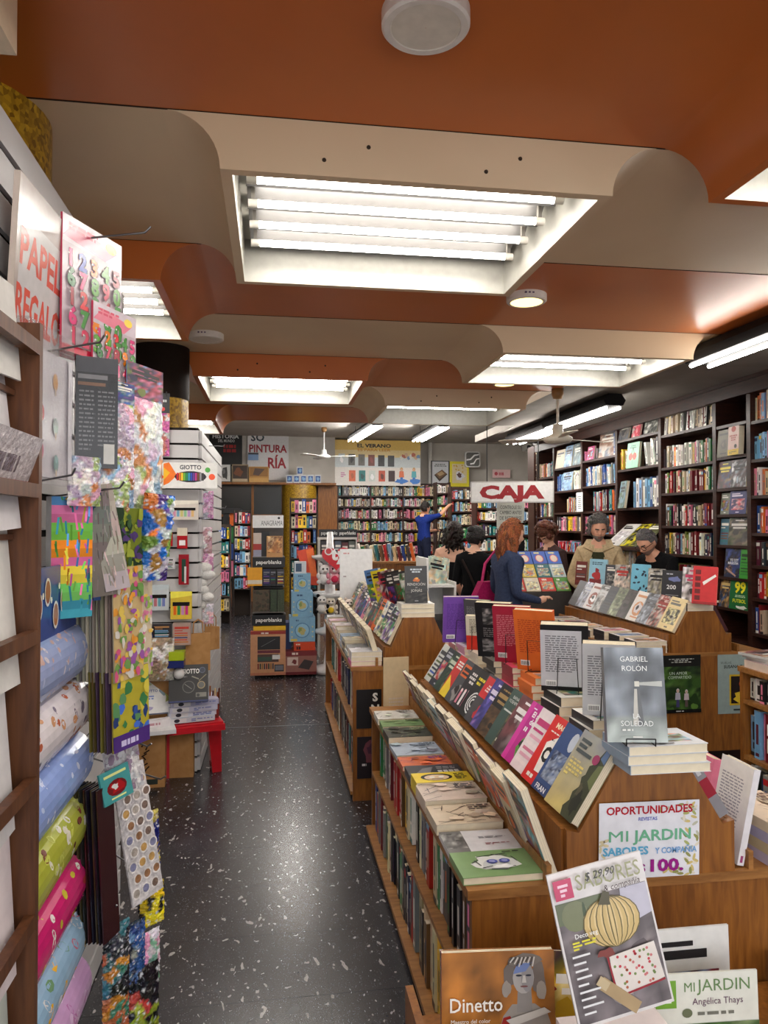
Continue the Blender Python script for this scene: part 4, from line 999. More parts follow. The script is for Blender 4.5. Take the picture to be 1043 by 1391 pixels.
for k in range(3): flat(1.385, 2.2 + .24*k, .66, .16, .22, .04, ['pink', 'rose and white', 'coral'][k] + ' paperback lying on the right side of the nearest table', comic([(214,110,130),(226,170,180),(216,130,120)][k], (150,50,70), 50+k), [(214,110,130),(226,170,180),(216,130,120)][k], 0, 'far-side books of the nearest table')

# ---- sign and magazines on the front
s = MB(); p0 = aty(813, 1196, 1.912); w_, h_ = .292, .205
X = Matrix.Translation(p0) @ Matrix.Rotation(R(.8), 4, 'Y')
U, W, N = X.to_3x3() @ V((1,0,0)), X.to_3x3() @ V((0,0,1)), V((0,-1,0))
s.box((0,0,0), (w_, .0012, h_), (226,226,232), X=X); c = Cv(s, p0, U, W, N, w_, h_)
q = random.Random(9)
for i in range(46):      # printed leaf border
    x, y = (q.uniform(.84, .99), q.random()*.98) if i < 32 else (q.uniform(.6, .95), q.choice([q.uniform(.0,.12), q.uniform(.86,.98)]))
    c.ell(x, y, .035, .02, q.choice([(206,186,120),(190,190,170),(170,176,110),(222,214,196),(150,150,90)]), 8, q.uniform(0,3.1), False); c.k += .06
for i in range(6): c.ell(q.uniform(.01,.07), q.uniform(.3,.55), .03, .02, (214,200,160), 8, q.uniform(0,3), False)
c.k += 1
c.text('OPORTUNIDADES', .5, .845, .1, (178,28,44), bold=.025, stretch=.86); c.text('REVISTAS', .48, .755, .045, (96,108,190), bold=.015, wmax=.3)
c.text('MI', .19, .49, .14, (110,176,140), stretch=.19); c.text('JARDIN', .62, .49, .14, (110,176,140), bold=.02, stretch=.58); c.text('SABORES', .26, .315, .1, (96,170,206), bold=.03, stretch=.45); c.text('Y COMPAÑIA', .76, .315, .075, (110,160,210), bold=.02, stretch=.42)
c.text('$', .43, .085, .1, (150,30,130), bold=.02); c.text('100.', .67, .085, .15, (150,30,130), bold=.035, stretch=.33)
tag(s.build('paper_sign', 'paper'), 'leaf-bordered paper sign reading OPORTUNIDADES taped to the nearest table', 'sign')
# scratch where paint is missing
s = MB(); c = Cv(s, aty(735, 1285, 1.9195), (1,0,0), (0,0,1), (0,-1,0), .1, .014); c.blob(.5,.5,.4,.35,(214,206,196),q,12,.5); 
# bin in front of the table that holds the magazines
root = empty('magazine_bin', (.8, 1.5, 0)); tag(root, 'low wooden magazine bin in front of the nearest table', 'bin')
for nm, lo, hi in (('floor_board', (.36,1.34,.34), (1.36,1.90,.36)), ('front_board', (.36,1.32,.0), (1.36,1.34,.44)), ('side_board', (.34,1.32,0), (.36,1.90,.44)), ('side_board', (1.36,1.32,0), (1.38,1.90,.44))):
    b = MB(); b.box(lo, hi); rel(root, b.build(nm, 'oak'))
def f_din(c):
    c.rect(0,0,1,1,(142,92,46))
    c.field(0,0,1,1,lambda u, v: tuple(k*(1+.45*noise.noise(V((u*4,v*4,9)))+.2*noise.noise(V((u*11,v*11,3)))) for k in ((158,100,42) if v > .3 else (132,88,52))),14,14)
    k0 = c.k; c = Cv(c.mb, c.O + c.W*(c.h*.42), c.U, c.W, c.N, c.w, c.h*.58); c.k = k0
    c.quad([(.5,0),(.98,0),(.93,.22),(.82,.34),(.62,.34),(.54,.2)],(150,142,134)); c.quad([(.5,0),(.66,0),(.6,.2),(.54,.18)],(150,40,36)); c.quad([(.66,.24),(.8,.24),(.79,.52),(.67,.52)],(140,134,130))
    for (x,y,a,b_,k) in ((.6,.7,.06,.16,(110,100,94)),(.85,.68,.07,.18,(110,100,94)),(.72,.88,.15,.08,(120,110,102)),(.88,.5,.05,.12,(150,140,130)),(.57,.54,.04,.1,(150,140,130))): c.blob(x,y,a,b_,k,q,12,.2)
    c.ell(.72,.67,.095,.2,(170,164,160)); c.ell(.755,.67,.055,.18,(146,142,142)); c.quad([(.63,.72),(.74,.75),(.8,.86),(.66,.84)],(110,128,176)); c.ell(.68,.7,.028,.013,(52,54,66)); c.ell(.765,.7,.026,.013,(52,54,66)); c.quad([(.715,.7),(.735,.7),(.745,.61),(.705,.61)],(196,190,184)); c.ell(.725,.565,.034,.012,(120,80,80))
    for k in range(12): c.line(.58+.02*k,.84+.03*math.sin(k),.62+.018*k,.93,.012,(206,200,192) if k%2 else (80,72,68),False)
    c.k+=1; c.quad([(.56,.16),(.9,.3),(.96,.24),(.62,.08)],(196,190,182))
    c.text('Dinetto',.3,.28,.17,(240,232,220),bold=.01,wmax=.46); c.text('Maestro del color',.25,.14,.05,(236,226,210),wmax=.36)
p = aty(600, 1308, 1.60)
book('brown art book with a blue-faced sculpted head, bottom centre', .255, .29, .018, frame((p.x, 1.60, p.z - .285), (1, -.06, 0), (.02, .10, 1)), f_din, None, None, (150,96,50), (120,40,34), name='art_book', mt='glossy', group='magazines in front of the nearest table')
def f_sab(c):
    c.rect(0,0,1,1,(222,216,214)); c.photo(.02,.02,.98,.8,[(104,96,98),(128,118,120),(90,82,84),(140,130,130)],q,10); c.rect(.02,.66,.5,.8,(104,112,84)); c.ell(.2,.7,.14,.1,(120,124,92)); c.ell(.3,.68,.02,.1,(70,84,60)); c.quad([(.66,.55),(.98,.6),(.98,.8),(.7,.8)],(190,186,200))
    c.ell(.55,.61,.3,.165,(170,140,90))
    for rx in (.30, .235, .165, .095, .03): c.ell(.55,.61,rx,.165,(104,92,58),18); c.ell(.55,.61,rx-.012,.16,(206,178,118),18); c.ell(.55,.62,max(rx-.05,.012),.15,(222,196,140),16)
    c.quad([(.44,.74),(.52,.82),(.58,.8),(.56,.72)],(80,74,48))
    c.quad([(.42,.12),(.95,.18),(.92,.42),(.44,.4)],(226,216,208))
    for i in range(40): c.ell(q.uniform(.46,.9),q.uniform(.18,.39),.015,.01,q.choice([(190,60,70),(120,140,80),(206,120,120),(170,90,60)]),6,0,False)
    c.k+=1; c.line(.43,.14,.95,.17,.02,(150,40,50)); c.line(.42,.4,.44,.14,.02,(150,40,50)); c.line(.3,.26,.62,.04,.12,(176,150,112)); c.line(.28,.28,.36,.22,.09,(196,176,140)); c.blob(.42,.43,.08,.03,(130,60,54),q)
    c.rect(.03,.83,.22,.96,(196,60,100)); c.bars(.06,.85,.19,.94,3,(240,200,215),q,.6,'c'); c.text('SABORES',.6,.865,.1,(150,150,110),stretch=.68); c.text('& compañía',.72,.815,.04,(70,50,50),shear=.2,wmax=.48); c.text('$ 29,90',.52,.915,.05,(20,20,24),shear=.3,wmax=.32)
    c.text('Deco veg',.14,.57,.03,(245,245,240),wmax=.3,al='l'); c.bars(.1,.5,.4,.56,3,(226,214,60),q,.6)
    for i in range(9): c.rect(.07,.455-.045*i,.07+q.uniform(.1,.22),.468-.045*i,(230,228,228),False)
    c.k+=1
A, Bc = aty(742, 1190, 1.44), aty(872, 1176, 1.44); D = aty(787, 1400, 1.40)
book('cookery magazine with a striped pumpkin and handwritten price', (Bc-A).length, (A-D).length, .005, frame(D, Bc - A, A - D), f_sab, None, None, (222,216,214), name='magazine', mt='glossy', cat='magazine', group='magazines in front of the nearest table')
b = MB()
for k in range(12): b.box((.58 + .004*(k%3), 1.362 + .002*(k%2), .36 + k*.0195), (.80 + .004*(k%3), 1.50, .36 + k*.0195 + .019), vary((200,196,190), q, .2))
tag(b.build('magazine_stack', 'print'), 'bundle of wrapped magazines under the pumpkin magazine', 'magazines')
def f_jar(c):
    c.rect(0,0,1,1,(226,226,214)); c.rect(0,.74,.2,.95,(120,170,60)); c.bars(.03,.78,.17,.92,3,(230,240,215),q,.6,'c'); c.text('MI',.33,.86,.07,(110,140,90),wmax=.12); c.text('JARDIN',.66,.86,.09,(110,140,90),stretch=.52); c.text('Angélica Thays',.6,.76,.05,(110,80,100),wmax=.6); c.ell(.3,.7,.05,.035,(110,116,90)); c.bars(.4,.68,.95,.71,1,(120,120,110),q,.8); c.photo(0,0,1,.62,[(90,120,70),(60,90,50),(150,170,120),(70,80,60)],q,16); c.rect(.36,.1,.7,.6,(120,130,140)); c.rect(.4,.14,.52,.56,(214,218,220)); c.rect(.55,.14,.67,.56,(206,210,214)); c.ell(.85,.4,.14,.2,(220,218,206))
p = aty(893, 1318, 1.56)
book('gardening magazine with a green corner square, lower right edge', .245, .28, .005, frame((p.x, 1.56, .33), (1, -.04, -.09), (.02, .08, 1)), f_jar, None, None, (226,226,214), name='magazine', mt='glossy', cat='magazine', group='magazines in front of the nearest table')
p = aty(880, 1311, 1.66)
book('plain-topped magazine standing behind the gardening magazine', .235, .29, .006, frame((p.x-.02, 1.66, .365), (1, 0, .03), (0, .05, 1)), art(q, (220,218,214), None, 1), None, None, (220,218,214), name='magazine', mt='glossy', cat='magazine', group='magazines in front of the nearest table')
p = aty(750, 1350, 1.68)
book('dark red magazine leaning between the art book and pumpkin magazine', .2, .24, .01, frame((p.x - .02, 1.70, .362), (1, 0, -.15), (.12, .12, 1)), art(q, (90,60,56), None, 2), None, None, (90,60,56), name='magazine', mt='glossy', cat='magazine', group='magazines in front of the nearest table')

# ================================================================ LEFT SIDE: STATIONERY WALL
lg = random.Random(404)
def card(name, label, O, U, w, h, t, front, base, mt='print', W=(0,0,1), cat='pack', group=None, back=None, parts=True):
    """flat pack: lower left corner O, right U, up W, front towards the viewer"""
    b = MB(); b.box((0,0,0), (w,t,h), base)
    if front: front(Cv(b, (0,0,0), (1,0,0), (0,0,1), (0,-1,0), w, h))
    o = b.build(name, mt, mtx=frame(O, U, W))
    return tag(o, label, cat, group)
def bagmesh(w, h, t, c, hdr=.0, hc=(240,240,240), seed=0, pal=None, n=5, mt='foil'):
    """puffy crinkled bag; its printed motifs are irregular patches of the palette"""
    q = random.Random(seed); b = MB(); nx, nz = 18, max(20, int(18*h/w))
    ns = 26; seeds = [(q.random()*w, q.random()*h, vary(q.choice(pal), q, .12) if pal else c, q.uniform(.6, 1.5)) for _ in range(ns)]
    jit = {}
    def P(i, k, s):
        u, v = i/nx, k/nz; bul = math.sin(math.pi*u)**.6 * math.sin(math.pi*min(1, v*.98+.02))**.5 if 0 < i < nx else 0
        kk = (i, k, s if 0 < i < nx else 0)
        if kk not in jit: jit[kk] = (q.uniform(-.0035,.0035), q.uniform(-.004,.004))
        return V((w*u + jit[kk][1]*(0 < i < nx), s*(t/2)*bul + jit[kk][0], h*v))
    vc = {}
    def VC(i, k, s):
        kk = (i, k, s if 0 < i < nx else 0)
        if kk not in vc:
            p = P(i, k, s); x, z = p.x + math.sin(p.z*90)*w*.04, p.z + math.sin(p.x*110)*w*.04
            cc = min(seeds, key=lambda e: ((e[0]-x)**2 + (e[1]-z)**2)*e[3])[2]
            if q.random() < .05: cc = (230,230,234)
            vc[kk] = vary(cc, q, .06)
        return vc[kk]
    for s in (-1, 1):
        for k in range(nz):
            for i in range(nx):
                ij = [(i,k),(i+1,k),(i+1,k+1),(i,k+1)]
                if s > 0: ij = ij[::-1]
                b.add([P(a_,b_,s) for a_, b_ in ij], [(0,1,2,3)], [VC(a_,b_,s) for a_, b_ in ij], 0, True)
    return b
def bag(name, label, O, U, w, h, t, c, pal, seed, header=0, hc=(90,150,210), cat='pack', group=None, W=(0,0,1), mt='foil', hfront=None):
    X = frame(O, U, W); root = bagmesh(w, h - header, t, c, seed=seed, pal=pal).build(name, mt, mtx=X)
    if header:
        b = MB(); b.box((0, -.001, h - header), (w, .001, h), hc); cv = Cv(b, (0,-.001,h-header), (1,0,0), (0,0,1), (0,-1,0), w, header)
        (hfront or art(random.Random(seed), hc, None, 2))(cv); cv.ell(.5, .86, .1, .05, (40,40,44)); b.build('header_card', 'print', root)
    return tag(root, label, cat, group)
def hook(P, Q, label):
    b = MB(); P, Q = V(P), V(Q); d = Q - P; b.tube([P, P + d*.85, Q, Q + V((0,0,.015)) + d*.06], .0028, (150,146,140), n=6)
    return tag(b.build('display_hook', 'steel'), label, 'hook', 'wire display hooks')

# slatted wall panel
root = empty('slat_wall_panel', (-.64, .6, 0)); tag(root, 'white slatted display wall along the left edge', 'slat wall')
b = MB(); b.box((-.66, .6, 0), (-.645, 3.25, 2.60), (26,24,22)); rel(root, b.build('groove_backing', 'matte'))
for k in range(26):
    b = MB(); b.box((-.634, .6, .008 + k*.1), (-.622, 3.25, .089 + k*.1)); rel(root, b.build('slat', 'slat_white'))
# round gold columns
for (x, y, r, z0, z1, lab) in ((-.965, 2.40, .28, 0, HC, 'dark gold mosaic column in the upper left corner'), (-.78, 5.40, .19, 0, HC, 'gold mosaic column above the white end display')):
    b = MB(); b.lathe([(r, z0), (r, z1)], (x, y, 0), n=40); o = struct(b.build('column_%d' % (1 if y < 3 else 2), 'gold_mosaic'), lab)
b = MB(); b.lathe([(.195, 2.5), (.195, HC)], (-.78, 5.40, 0), (34, 24, 18), n=40); struct(b.build('trim_2', 'matte'), 'dark band around the top of the gold column')
b = MB(); p = aty(10, 60, 1.6); b.box((p.x-.3, 1.45, p.z-.01), (p.x+.012, 1.62, p.z+.3), (206,186,158)); b.box((p.x-.29, 1.44, p.z+.02), (p.x+.002, 1.45, p.z+.28), (190,170,140))
tag(b.build('wall_speaker', 'print'), 'beige boxed unit high in the upper left corner', 'speaker')

# wooden card rack
root = empty('card_rack', (-.56, 1.3, 0)); tag(root, 'brown wooden card rack with slanted pockets at the left edge', 'card rack')
RX = -.50
for y in (.78, 1.70):
    b = MB(); b.box((-.622, y, 0), (RX, y + .022, 2.06)); rel(root, b.build('upright', 'rack_wood'))
RZ = [2.02, 1.71, 1.395, 1.08, .787, .48, .18]
for z in RZ:
    b = MB(); b.box((RX - .022, .80, z - .03), (RX, 1.70, z)); rel(root, b.build('pocket_bar', 'rack_wood'))
    b = MB(); b.box((-.622, .80, z - .12), (RX - .05, 1.70, z - .108)); rel(root, b.build('pocket_floor', 'rack_wood'))
tnames = ['topmost', 'second', 'third', 'fourth', 'fifth', 'sixth', 'lowest']
for i, z in enumerate(RZ):
    for k in range(3):
        h = lg.uniform(.33, .37) if i else .2; w = lg.uniform(.22, .27); y1 = 1.69 - k*.29 - lg.uniform(0, .03)
        a = lg.uniform(-.06, .1)
        X = frame((RX - .030 - .008*k, y1 - w, z - .105), (0,1,0), (-.06 - .04*lg.random(), a, 1))
        bc = vary((206,202,200), lg, .05)
        b = MB(); b.box((0,0,0), (w,.006,h), bc); o = b.build('greeting_card', 'paper', mtx=X)
        tag(o, 'white envelope, %s from the far end of the %s rack pocket' % (ORD[k], tnames[i]), 'envelope', 'envelopes in the card rack')
b = MB(); X = frame((RX - .02, 1.30, 1.70), (0,1,.05), (.35,0,1)); b.box((0,0,0), (.40,.05,.11), (196,188,190)); c = Cv(b, (0,0,0), (1,0,0), (0,0,1), (0,-1,0), .40, .11); c.bars(.2,.25,.9,.65,1,(120,110,120),lg,.8); c.rect(0,0,1,.12,(190,60,110))
tag(b.build('plastic_wrapped_pack', 'foil', mtx=X), 'crinkled plastic-wrapped card pack sticking out of the rack', 'pack')

# sign PAPEL REGALO
def f_pr(c):
    c.rect(0,0,1,1,(176,164,158)); c.rect(.06,.03,.97,.82,(196,192,192)); c.text('PAPEL',.5,.58,.17,(206,84,70),bold=.03,stretch=.86); c.text('REGALO',.5,.3,.17,(206,84,70),bold=.03,stretch=.92)
card('hanging_sign', 'white sign with red lettering PAPEL REGALO on the slat wall', (-.585, 1.76, 1.95), (.06,.995,0), .31, .47, .014, f_pr, (196,180,168), 'glossy', (.05, 0, 1), 'sign')

# number candles on blister cards
def digits(c, seed):
    q = random.Random(seed)
    c.rect(0,0,1,1,(186,168,174)); c.rect(0,.0,1,.05,(206,40,70)); c.quad([(0,.8),(1,.8),(1,1),(0,1)],(200,186,194)); c.quad([(0,.84),(.7,.8),(.9,.9),(.2,.96)],(220,120,140)); c.ell(.8,.92,.1,.04,(240,210,80)); c.bars(.1,.9,.6,.97,2,(200,60,90),q,.6)
    cols = [(190,20,70),(206,40,110),(50,130,40),(80,150,30),(200,24,36),(20,60,170),(160,16,44),(220,120,10),(30,110,50)]
    rows_ = ['12345', '67890', '12345', '67890', '12345']
    for r_, row in enumerate(rows_):
        for k, ch in enumerate(row):
            cc = q.choice(cols); dk = tuple(v*.55 for v in cc)
            x = .12 + .19*k; y = .64 - .145*r_
            c.text(ch, x+.012, y-.006, .125, dk, bold=.05); c.text(ch, x, y, .118, cc, bold=.045)
            c.ell(x-.03, y+.085, .012, .008, (250,240,240), 6, 0, False)
p, q2 = atz(85, 287, 2.44), atz(165, 335, 2.44); U = (q2 - p).normalized()
N = U.cross(V((0,0,1)))
for k in range(3):
    off = N * (-.03*k) - U*(.012*k)
    lab = ['front blister card of coloured number candles on the slat wall', 'middle blister card of number candles, behind the front one', 'rear blister card of number candles, nearest the slat wall'][k]
    card('candle_card', lab, p + off + V((0,0,-.36)), U, (q2-p).length, .36, .006, lambda c, k=k: digits(c, 5+k), (206,60,90), 'glossy', cat='candles', group='number candle cards')
# raised candles on the front card
o = bpy.data.objects['candle_card']
card('candle_card', 'number candle card hanging lower, behind the front candle card', p + V((.055,.10,-.50)) , U, .2, .3, .006, lambda c: digits(c, 11), (206,60,90), 'glossy', cat='candles', group='number candle cards')
hook((-.622, 2.15, 2.40), p + U*.13 + V((.14,-.03,-.01)), 'wire hook holding the number candle cards')

# clear pack with ice-lolly stickers, black booklet, foil sticker bags
def f_lolly(c):
    c.rect(0,0,1,1,(196,190,194)); 
    for (x,y,k) in ((.25,.8,(206,110,90)),(.62,.78,(200,140,70)),(.3,.5,(190,50,50)),(.62,.42,(90,130,110)),(.28,.2,(206,120,140)),(.62,.12,(110,150,140))):
        c.ell(x,y,.06,.07,k); c.rect(x-.012,y-.11,x+.012,y-.05,(206,180,140)); c.ell(x,y+.03,.04,.03,vary(k,lg,.3))
    c.rect(.9,0,1,1,(226,222,226))
p = aty(50, 640, 1.76); 
card('sticker_pack', 'clear pack of ice-lolly stickers hanging beside the card rack', (-.545, 1.76, 1.735), (.14,.99,0), .235, .30, .012, f_lolly, (186,180,184), 'glossy', group='hanging packs')
b = MB(); b.box((0,-.008,-.01), (.25,.02,.36), (230,230,230)); ob = b.build('film_sleeve', 'clear_film', mtx=frame((-.548, 1.755, 1.73), (.14,.99,0), (0,0,1))); rel(bpy.data.objects['sticker_pack'], ob)
def f_blk(c): c.rect(0,0,1,1,(30,30,33)); c.rect(.0,.86,1,1,(60,60,66)); c.rect(.05,.8,.75,.84,(120,118,120)); c.rect(.05,.74,.7,.77,(120,84,60)); c.bars(.08,.16,.46,.72,14,(110,110,112),lg,.4); c.bars(.52,.2,.94,.72,13,(110,110,112),lg,.4); c.rect(.66,.04,.92,.22,(190,188,180))
p, q2 = atz(103, 490, 2.06), atz(150, 484, 2.06)
card('booklet_pack', 'black booklet pack with grey print hanging on a hook', p + V((0,0,-.285)), V((.93,.36,0)), .108, .30, .022, f_blk, (24,24,26), 'glossy', group='hanging packs')
hook((-.622, 2.02, 2.06), (-.42, 1.90, 2.07), 'wire hook holding the black booklet pack')
FOIL = [(206,206,212),(190,170,190),(150,180,206),(214,160,180),(170,190,120),(230,226,220),(206,140,90)]
def hb(name, lab, px, Y, w, h, c, pal, seed, hdr=0, hc=(80,140,206), ang=50, t=.03, **kw):
    """bag whose upper left corner is seen at pixel px, at depth Y"""
    P = aty(px[0], px[1], Y); U = V((math.cos(R(ang)), math.sin(R(ang)), 0))
    return bag(name, lab, P + V((0,0,-h)), U, w, h, t, c, pal, seed, hdr, hc, group='hanging packs', **kw)
hb('sticker_bag', 'foil sticker bag with a pale blue header card', (172,489), 2.25, .19, .45, (206,206,212), FOIL, 1, .10, (110,160,206), 66)
hb('sticker_bag', 'narrow foil sticker bag between booklet and blue-header bag', (149,515), 2.15, .10, .36, (200,200,206), FOIL, 2, .06, (60,100,170), 60)
hb('sticker_bag', 'crinkled foil sticker bag hanging below the black booklet', (135,600), 2.12, .11, .20, (190,190,196), FOIL, 3, 0, ang=55)
hb('sticker_bag', 'small foil sticker bag by the clear lolly pack', (92,618), 2.0, .10, .13, (190,180,196), FOIL, 4, 0, ang=50)
def f_hdr(c): c.rect(0,0,1,1,(24,24,28)); c.bars(.1,.3,.9,.8,2,(200,200,200),lg,.5); c.ell(.3,.2,.1,.1,(80,80,190)); c.ell(.7,.2,.1,.1,(206,60,60)); c.ell(.5,.22,.08,.1,(90,170,110))
hb('toy_bag', 'bag of pink toys with a black header near the gold column', (199,533), 4.98, .145, .41, (200,190,198), [(206,120,160),(190,90,150),(206,130,110),(206,206,210)], 5, .13, (24,24,28), 8, .05, hfront=f_hdr)
def hc_(name, lab, px, Y, w, h, front, base, ang=55, t=.02, mt='glossy', W=(0,0,1), **kw):
    P = aty(px[0], px[1], Y); U = V((math.cos(R(ang)), math.sin(R(ang)), 0)); W = V(W).normalized()
    return card(name, lab, P - W*h, U, w, h, t, front, base, mt, W, group='hanging packs', **kw)
def stripes(pal, seed, n=14):
    q = random.Random(seed)
    def f(c):
        for k in range(n): c.rect(0, k/n, 1, (k+1)/n, vary(pal[k*len(pal)//n % len(pal)], q, .1), False)
        c.k += 1
        for k in range(60): xx, yy = q.random(), q.random(); c.line(xx, yy, xx + q.uniform(-.08,.08), yy + q.uniform(.04,.14), .05, vary(q.choice(pal), q, .25), False)
        c.k += 1
    return f
hc_('ribbon_pack', 'bright multicoloured ribbon pack hanging over the wrapping paper', (70,674), 2.0, .11, .315, stripes([(60,150,170),(110,190,90),(226,200,70),(230,110,170),(240,140,40),(110,180,70),(214,110,160),(90,150,206)], 6), (200,200,200), 40, .03)
for k, (px, cc, lab) in enumerate([((106,668), (46,70,120), 'narrow dark blue pack beside the ribbon pack'), ((114,664), (120,112,106), 'narrow taupe pack next to the dark blue one'), ((118,660), (168,158,150), 'long pale grey printed strip pack swinging outwards')]):
    hc_('strip_pack', lab, px, 2.05 + .02*k, .07, .29, stripes([cc, vary(cc, lg, .2)], 20+k, 6), cc, 48 - 6*k, .012, W=(-.09*k, 0, 1))
hook((-.622, 2.62, .60), (-.36, 2.5, .46), 'low hook holding the dotted gift bags'); hook((-.70, 5.04, 2.47), (-.68, 4.95, 2.47), 'hook holding the bag of pink toys'); hook((-.622, 2.2, 1.70), (-.40, 2.05, 1.72), 'dark hook holding the strip packs')
hook((-.622, 1.95, 1.72), (-.47, 1.85, 1.74), 'dark hook holding the ribbon pack')

# gift bags hung in bundles
def bundle(name, label, px, Y, w, h, n, ang, cols, front, sp=.011, W=(0,0,1), part='gift_bag', mt='glossy'):
    P = aty(px[0], px[1], Y); U = V((math.cos(R(ang)), math.sin(R(ang)), 0)); W = V(W).normalized(); Nn = U.cross(W)
    root = empty(name, P); tag(root, label, 'gift bags', 'hanging packs')
    for k in range(n):
        b = MB(); cc = vary(cols[k % len(cols)], lg, .12); b.box((0,0,0), (w,.004,h), cc)
        if k == 0 and front: front(Cv(b, (0,0,0), (1,0,0), (0,0,1), (0,-1,0), w, h))
        rel(root, b.build(part, mt, mtx=frame(P - W*h - Nn*(sp*k) + U*lg.uniform(-.004,.004), U, (W + U*lg.uniform(-.02,.02)).normalized())))
    return root
def flor(bg, pal, seed, n=120, r=.12):
    q = random.Random(seed)
    def f(c):
        c.rect(0,0,1,1,bg)
        for k in range(n): c.blob(q.random(), q.random(), q.uniform(.4,1)*r, q.uniform(.4,1)*r*c.w/c.h, q.choice(pal), q, 8, .3, False); c.k += .2
        c.k += 1
    return f
bundle('gift_bag_bundle', 'bundle of dark green and purple gift bags seen edge-on', (136,688), 2.10, .17, .225, 9, 62, [(70,84,40),(60,40,70),(84,50,60),(50,64,40)], flor((112,124,40), [(60,90,50),(80,60,110),(150,160,60),(40,60,40)], 3), .014, (.0,0,1))
hb('toy_bag', 'bright blue, yellow and purple foil bag bulging into the aisle', (184,668), 2.28, .105, .26, (150,160,80), [(40,110,206),(200,206,210),(120,150,60),(160,120,60),(90,60,140),(226,120,50)], 9, 0, ang=40, t=.07, W=(.10,0,1))
bundle('gift_bag_bundle', 'tall bundle of floral gift bags above the purple-edged bag', (152,772), 2.12, .13, .315, 12, 64, [(150,140,126),(120,112,104),(170,160,140)], flor((196,170,120), [(206,90,130),(220,150,60),(150,90,160),(220,190,90),(110,150,80),(206,200,190)], 4), .011, (-.02,0,1))
bundle('gift_bag_bundle', 'second floral gift bag bundle beside the tall one', (176,758), 2.3, .10, .36, 6, 60, [(200,190,180),(180,170,160)], flor((206,190,160), [(214,130,160),(150,180,90),(230,190,90),(226,220,210),(170,120,170)], 7), .012)
bundle('gift_bag_bundle', 'yellow leaf-pattern gift bags with a purple lower band', (150,915), 2.12, .155, .22, 7, 62, [(110,100,40),(60,50,70),(90,80,50)],
       lambda c: (flor((176,164,50), [(70,110,200),(50,80,150),(60,120,70),(206,190,70),(90,140,90),(40,60,110)], 8, 34, .13)(c), c.rect(0,0,1,.2,(74,44,120)), c.bars(.2,.05,.8,.14,1,(200,190,226),lg,.8)), .012, (-.03,0,1))
def f_dots(c):
    c.rect(0,0,1,1,(206,200,200))
    for r_ in range(9):
        for k in range(3):
            x, y = .2 + .3*k + (.1 if r_ % 2 else 0) - .04, .08 + .1*r_; c.circ(x, y, .14, (226,220,216), 12); c.circ(x, y, .1, lg.choice([(150,110,80),(120,100,90),(190,150,90),(170,160,150),(130,130,160)]), 12)
for k in range(2):
    hc_('sticker_sheet', ['sheet of round photo stickers hanging over the floor', 'upper sticker sheet with turquoise label above the round ones'][k], [(152,1052),(134,985)][k], [2.3,2.2][k], .12, [.40,.22][k], f_dots if k == 0 else flor((196,190,192), [(206,206,210),(170,160,170),(150,130,150),(220,216,214)], 13), (206,200,200), 52, .006, 'foil', W=(-.16,0,1))
hc_('label_card', 'turquoise label card clipped on the sticker sheets', (134,1054), 2.16, .1, .09, art(lg, (70,150,150), (220,230,150), 4), (70,150,150), 50, .008, W=(-.2,0,1))
bundle('sticker_bundle', 'dark bundle of sticker sheets seen edge-on under the rolls', (132,1075), 2.14, .075, .42, 9, 68, [(60,30,36),(40,36,34),(70,64,40),(30,30,34)], None, .011, (-.05,0,1), 'sheet')
hb('toy_bag', 'navy gift bag with gold stars near the floor', (185,1112), 2.52, .10, .2, (26,36,110), [(26,36,110),(30,44,130),(26,36,110),(26,36,110),(206,180,90)], 30, 0, ang=48, t=.04, W=(-.05,0,1))
hb('toy_bag', 'black gift bag with white dots near the floor', (188,1195), 2.5, .08, .12, (20,20,24), [(20,20,24),(20,20,24),(200,200,200)], 31, 0, ang=48, t=.03)
hb('toy_bag', 'yellow smiling gift bag near the floor', (190,1206), 2.42, .085, .13, (240,206,30), [(240,206,30),(240,206,30),(30,30,30),(240,210,40)], 32, 0, ang=40, t=.04)
hb('toy_bag', 'pink and green foil bag near the floor', (184,1275), 2.36, .09, .17, (206,160,180), [(214,150,180),(150,206,150),(206,200,206),(140,190,160)], 33, 0, ang=48, t=.04)
hb('toy_bag', 'dark patterned foil bag lowest by the aisle', (166,1330), 2.3, .13, .24, (40,36,40), [(30,30,34),(190,70,60),(150,170,50),(40,40,44)], 34, 0, ang=46, t=.04)
hb('pencil_pack', 'pack of teal and orange pencils hanging at the bottom', (140,1265), 2.2, .09, .32, (60,64,60), [(50,110,120),(206,140,50),(60,64,70),(200,110,70),(70,130,110),(40,40,44)], 35, 0, ang=50, t=.03)
hb('pencil_pack', 'second pack of blue pencils hanging behind the teal ones', (164,1262), 2.3, .09, .28, (50,70,110), [(50,80,140),(90,130,170),(40,50,70),(150,150,140)], 36, 0, ang=50, t=.03)
for (a, b_, l) in (((-.622,2.55,1.0), (-.385,2.42,.93), 'bent hook above the floor by the sticker sheets'), ((-.622,2.6,.86), (-.355,2.5,.80), 'lower bent hook above the floor'), ((-.622,2.25,.55), (-.44,2.2,.54), 'hook holding the pencil packs')): hook(a, b_, l)

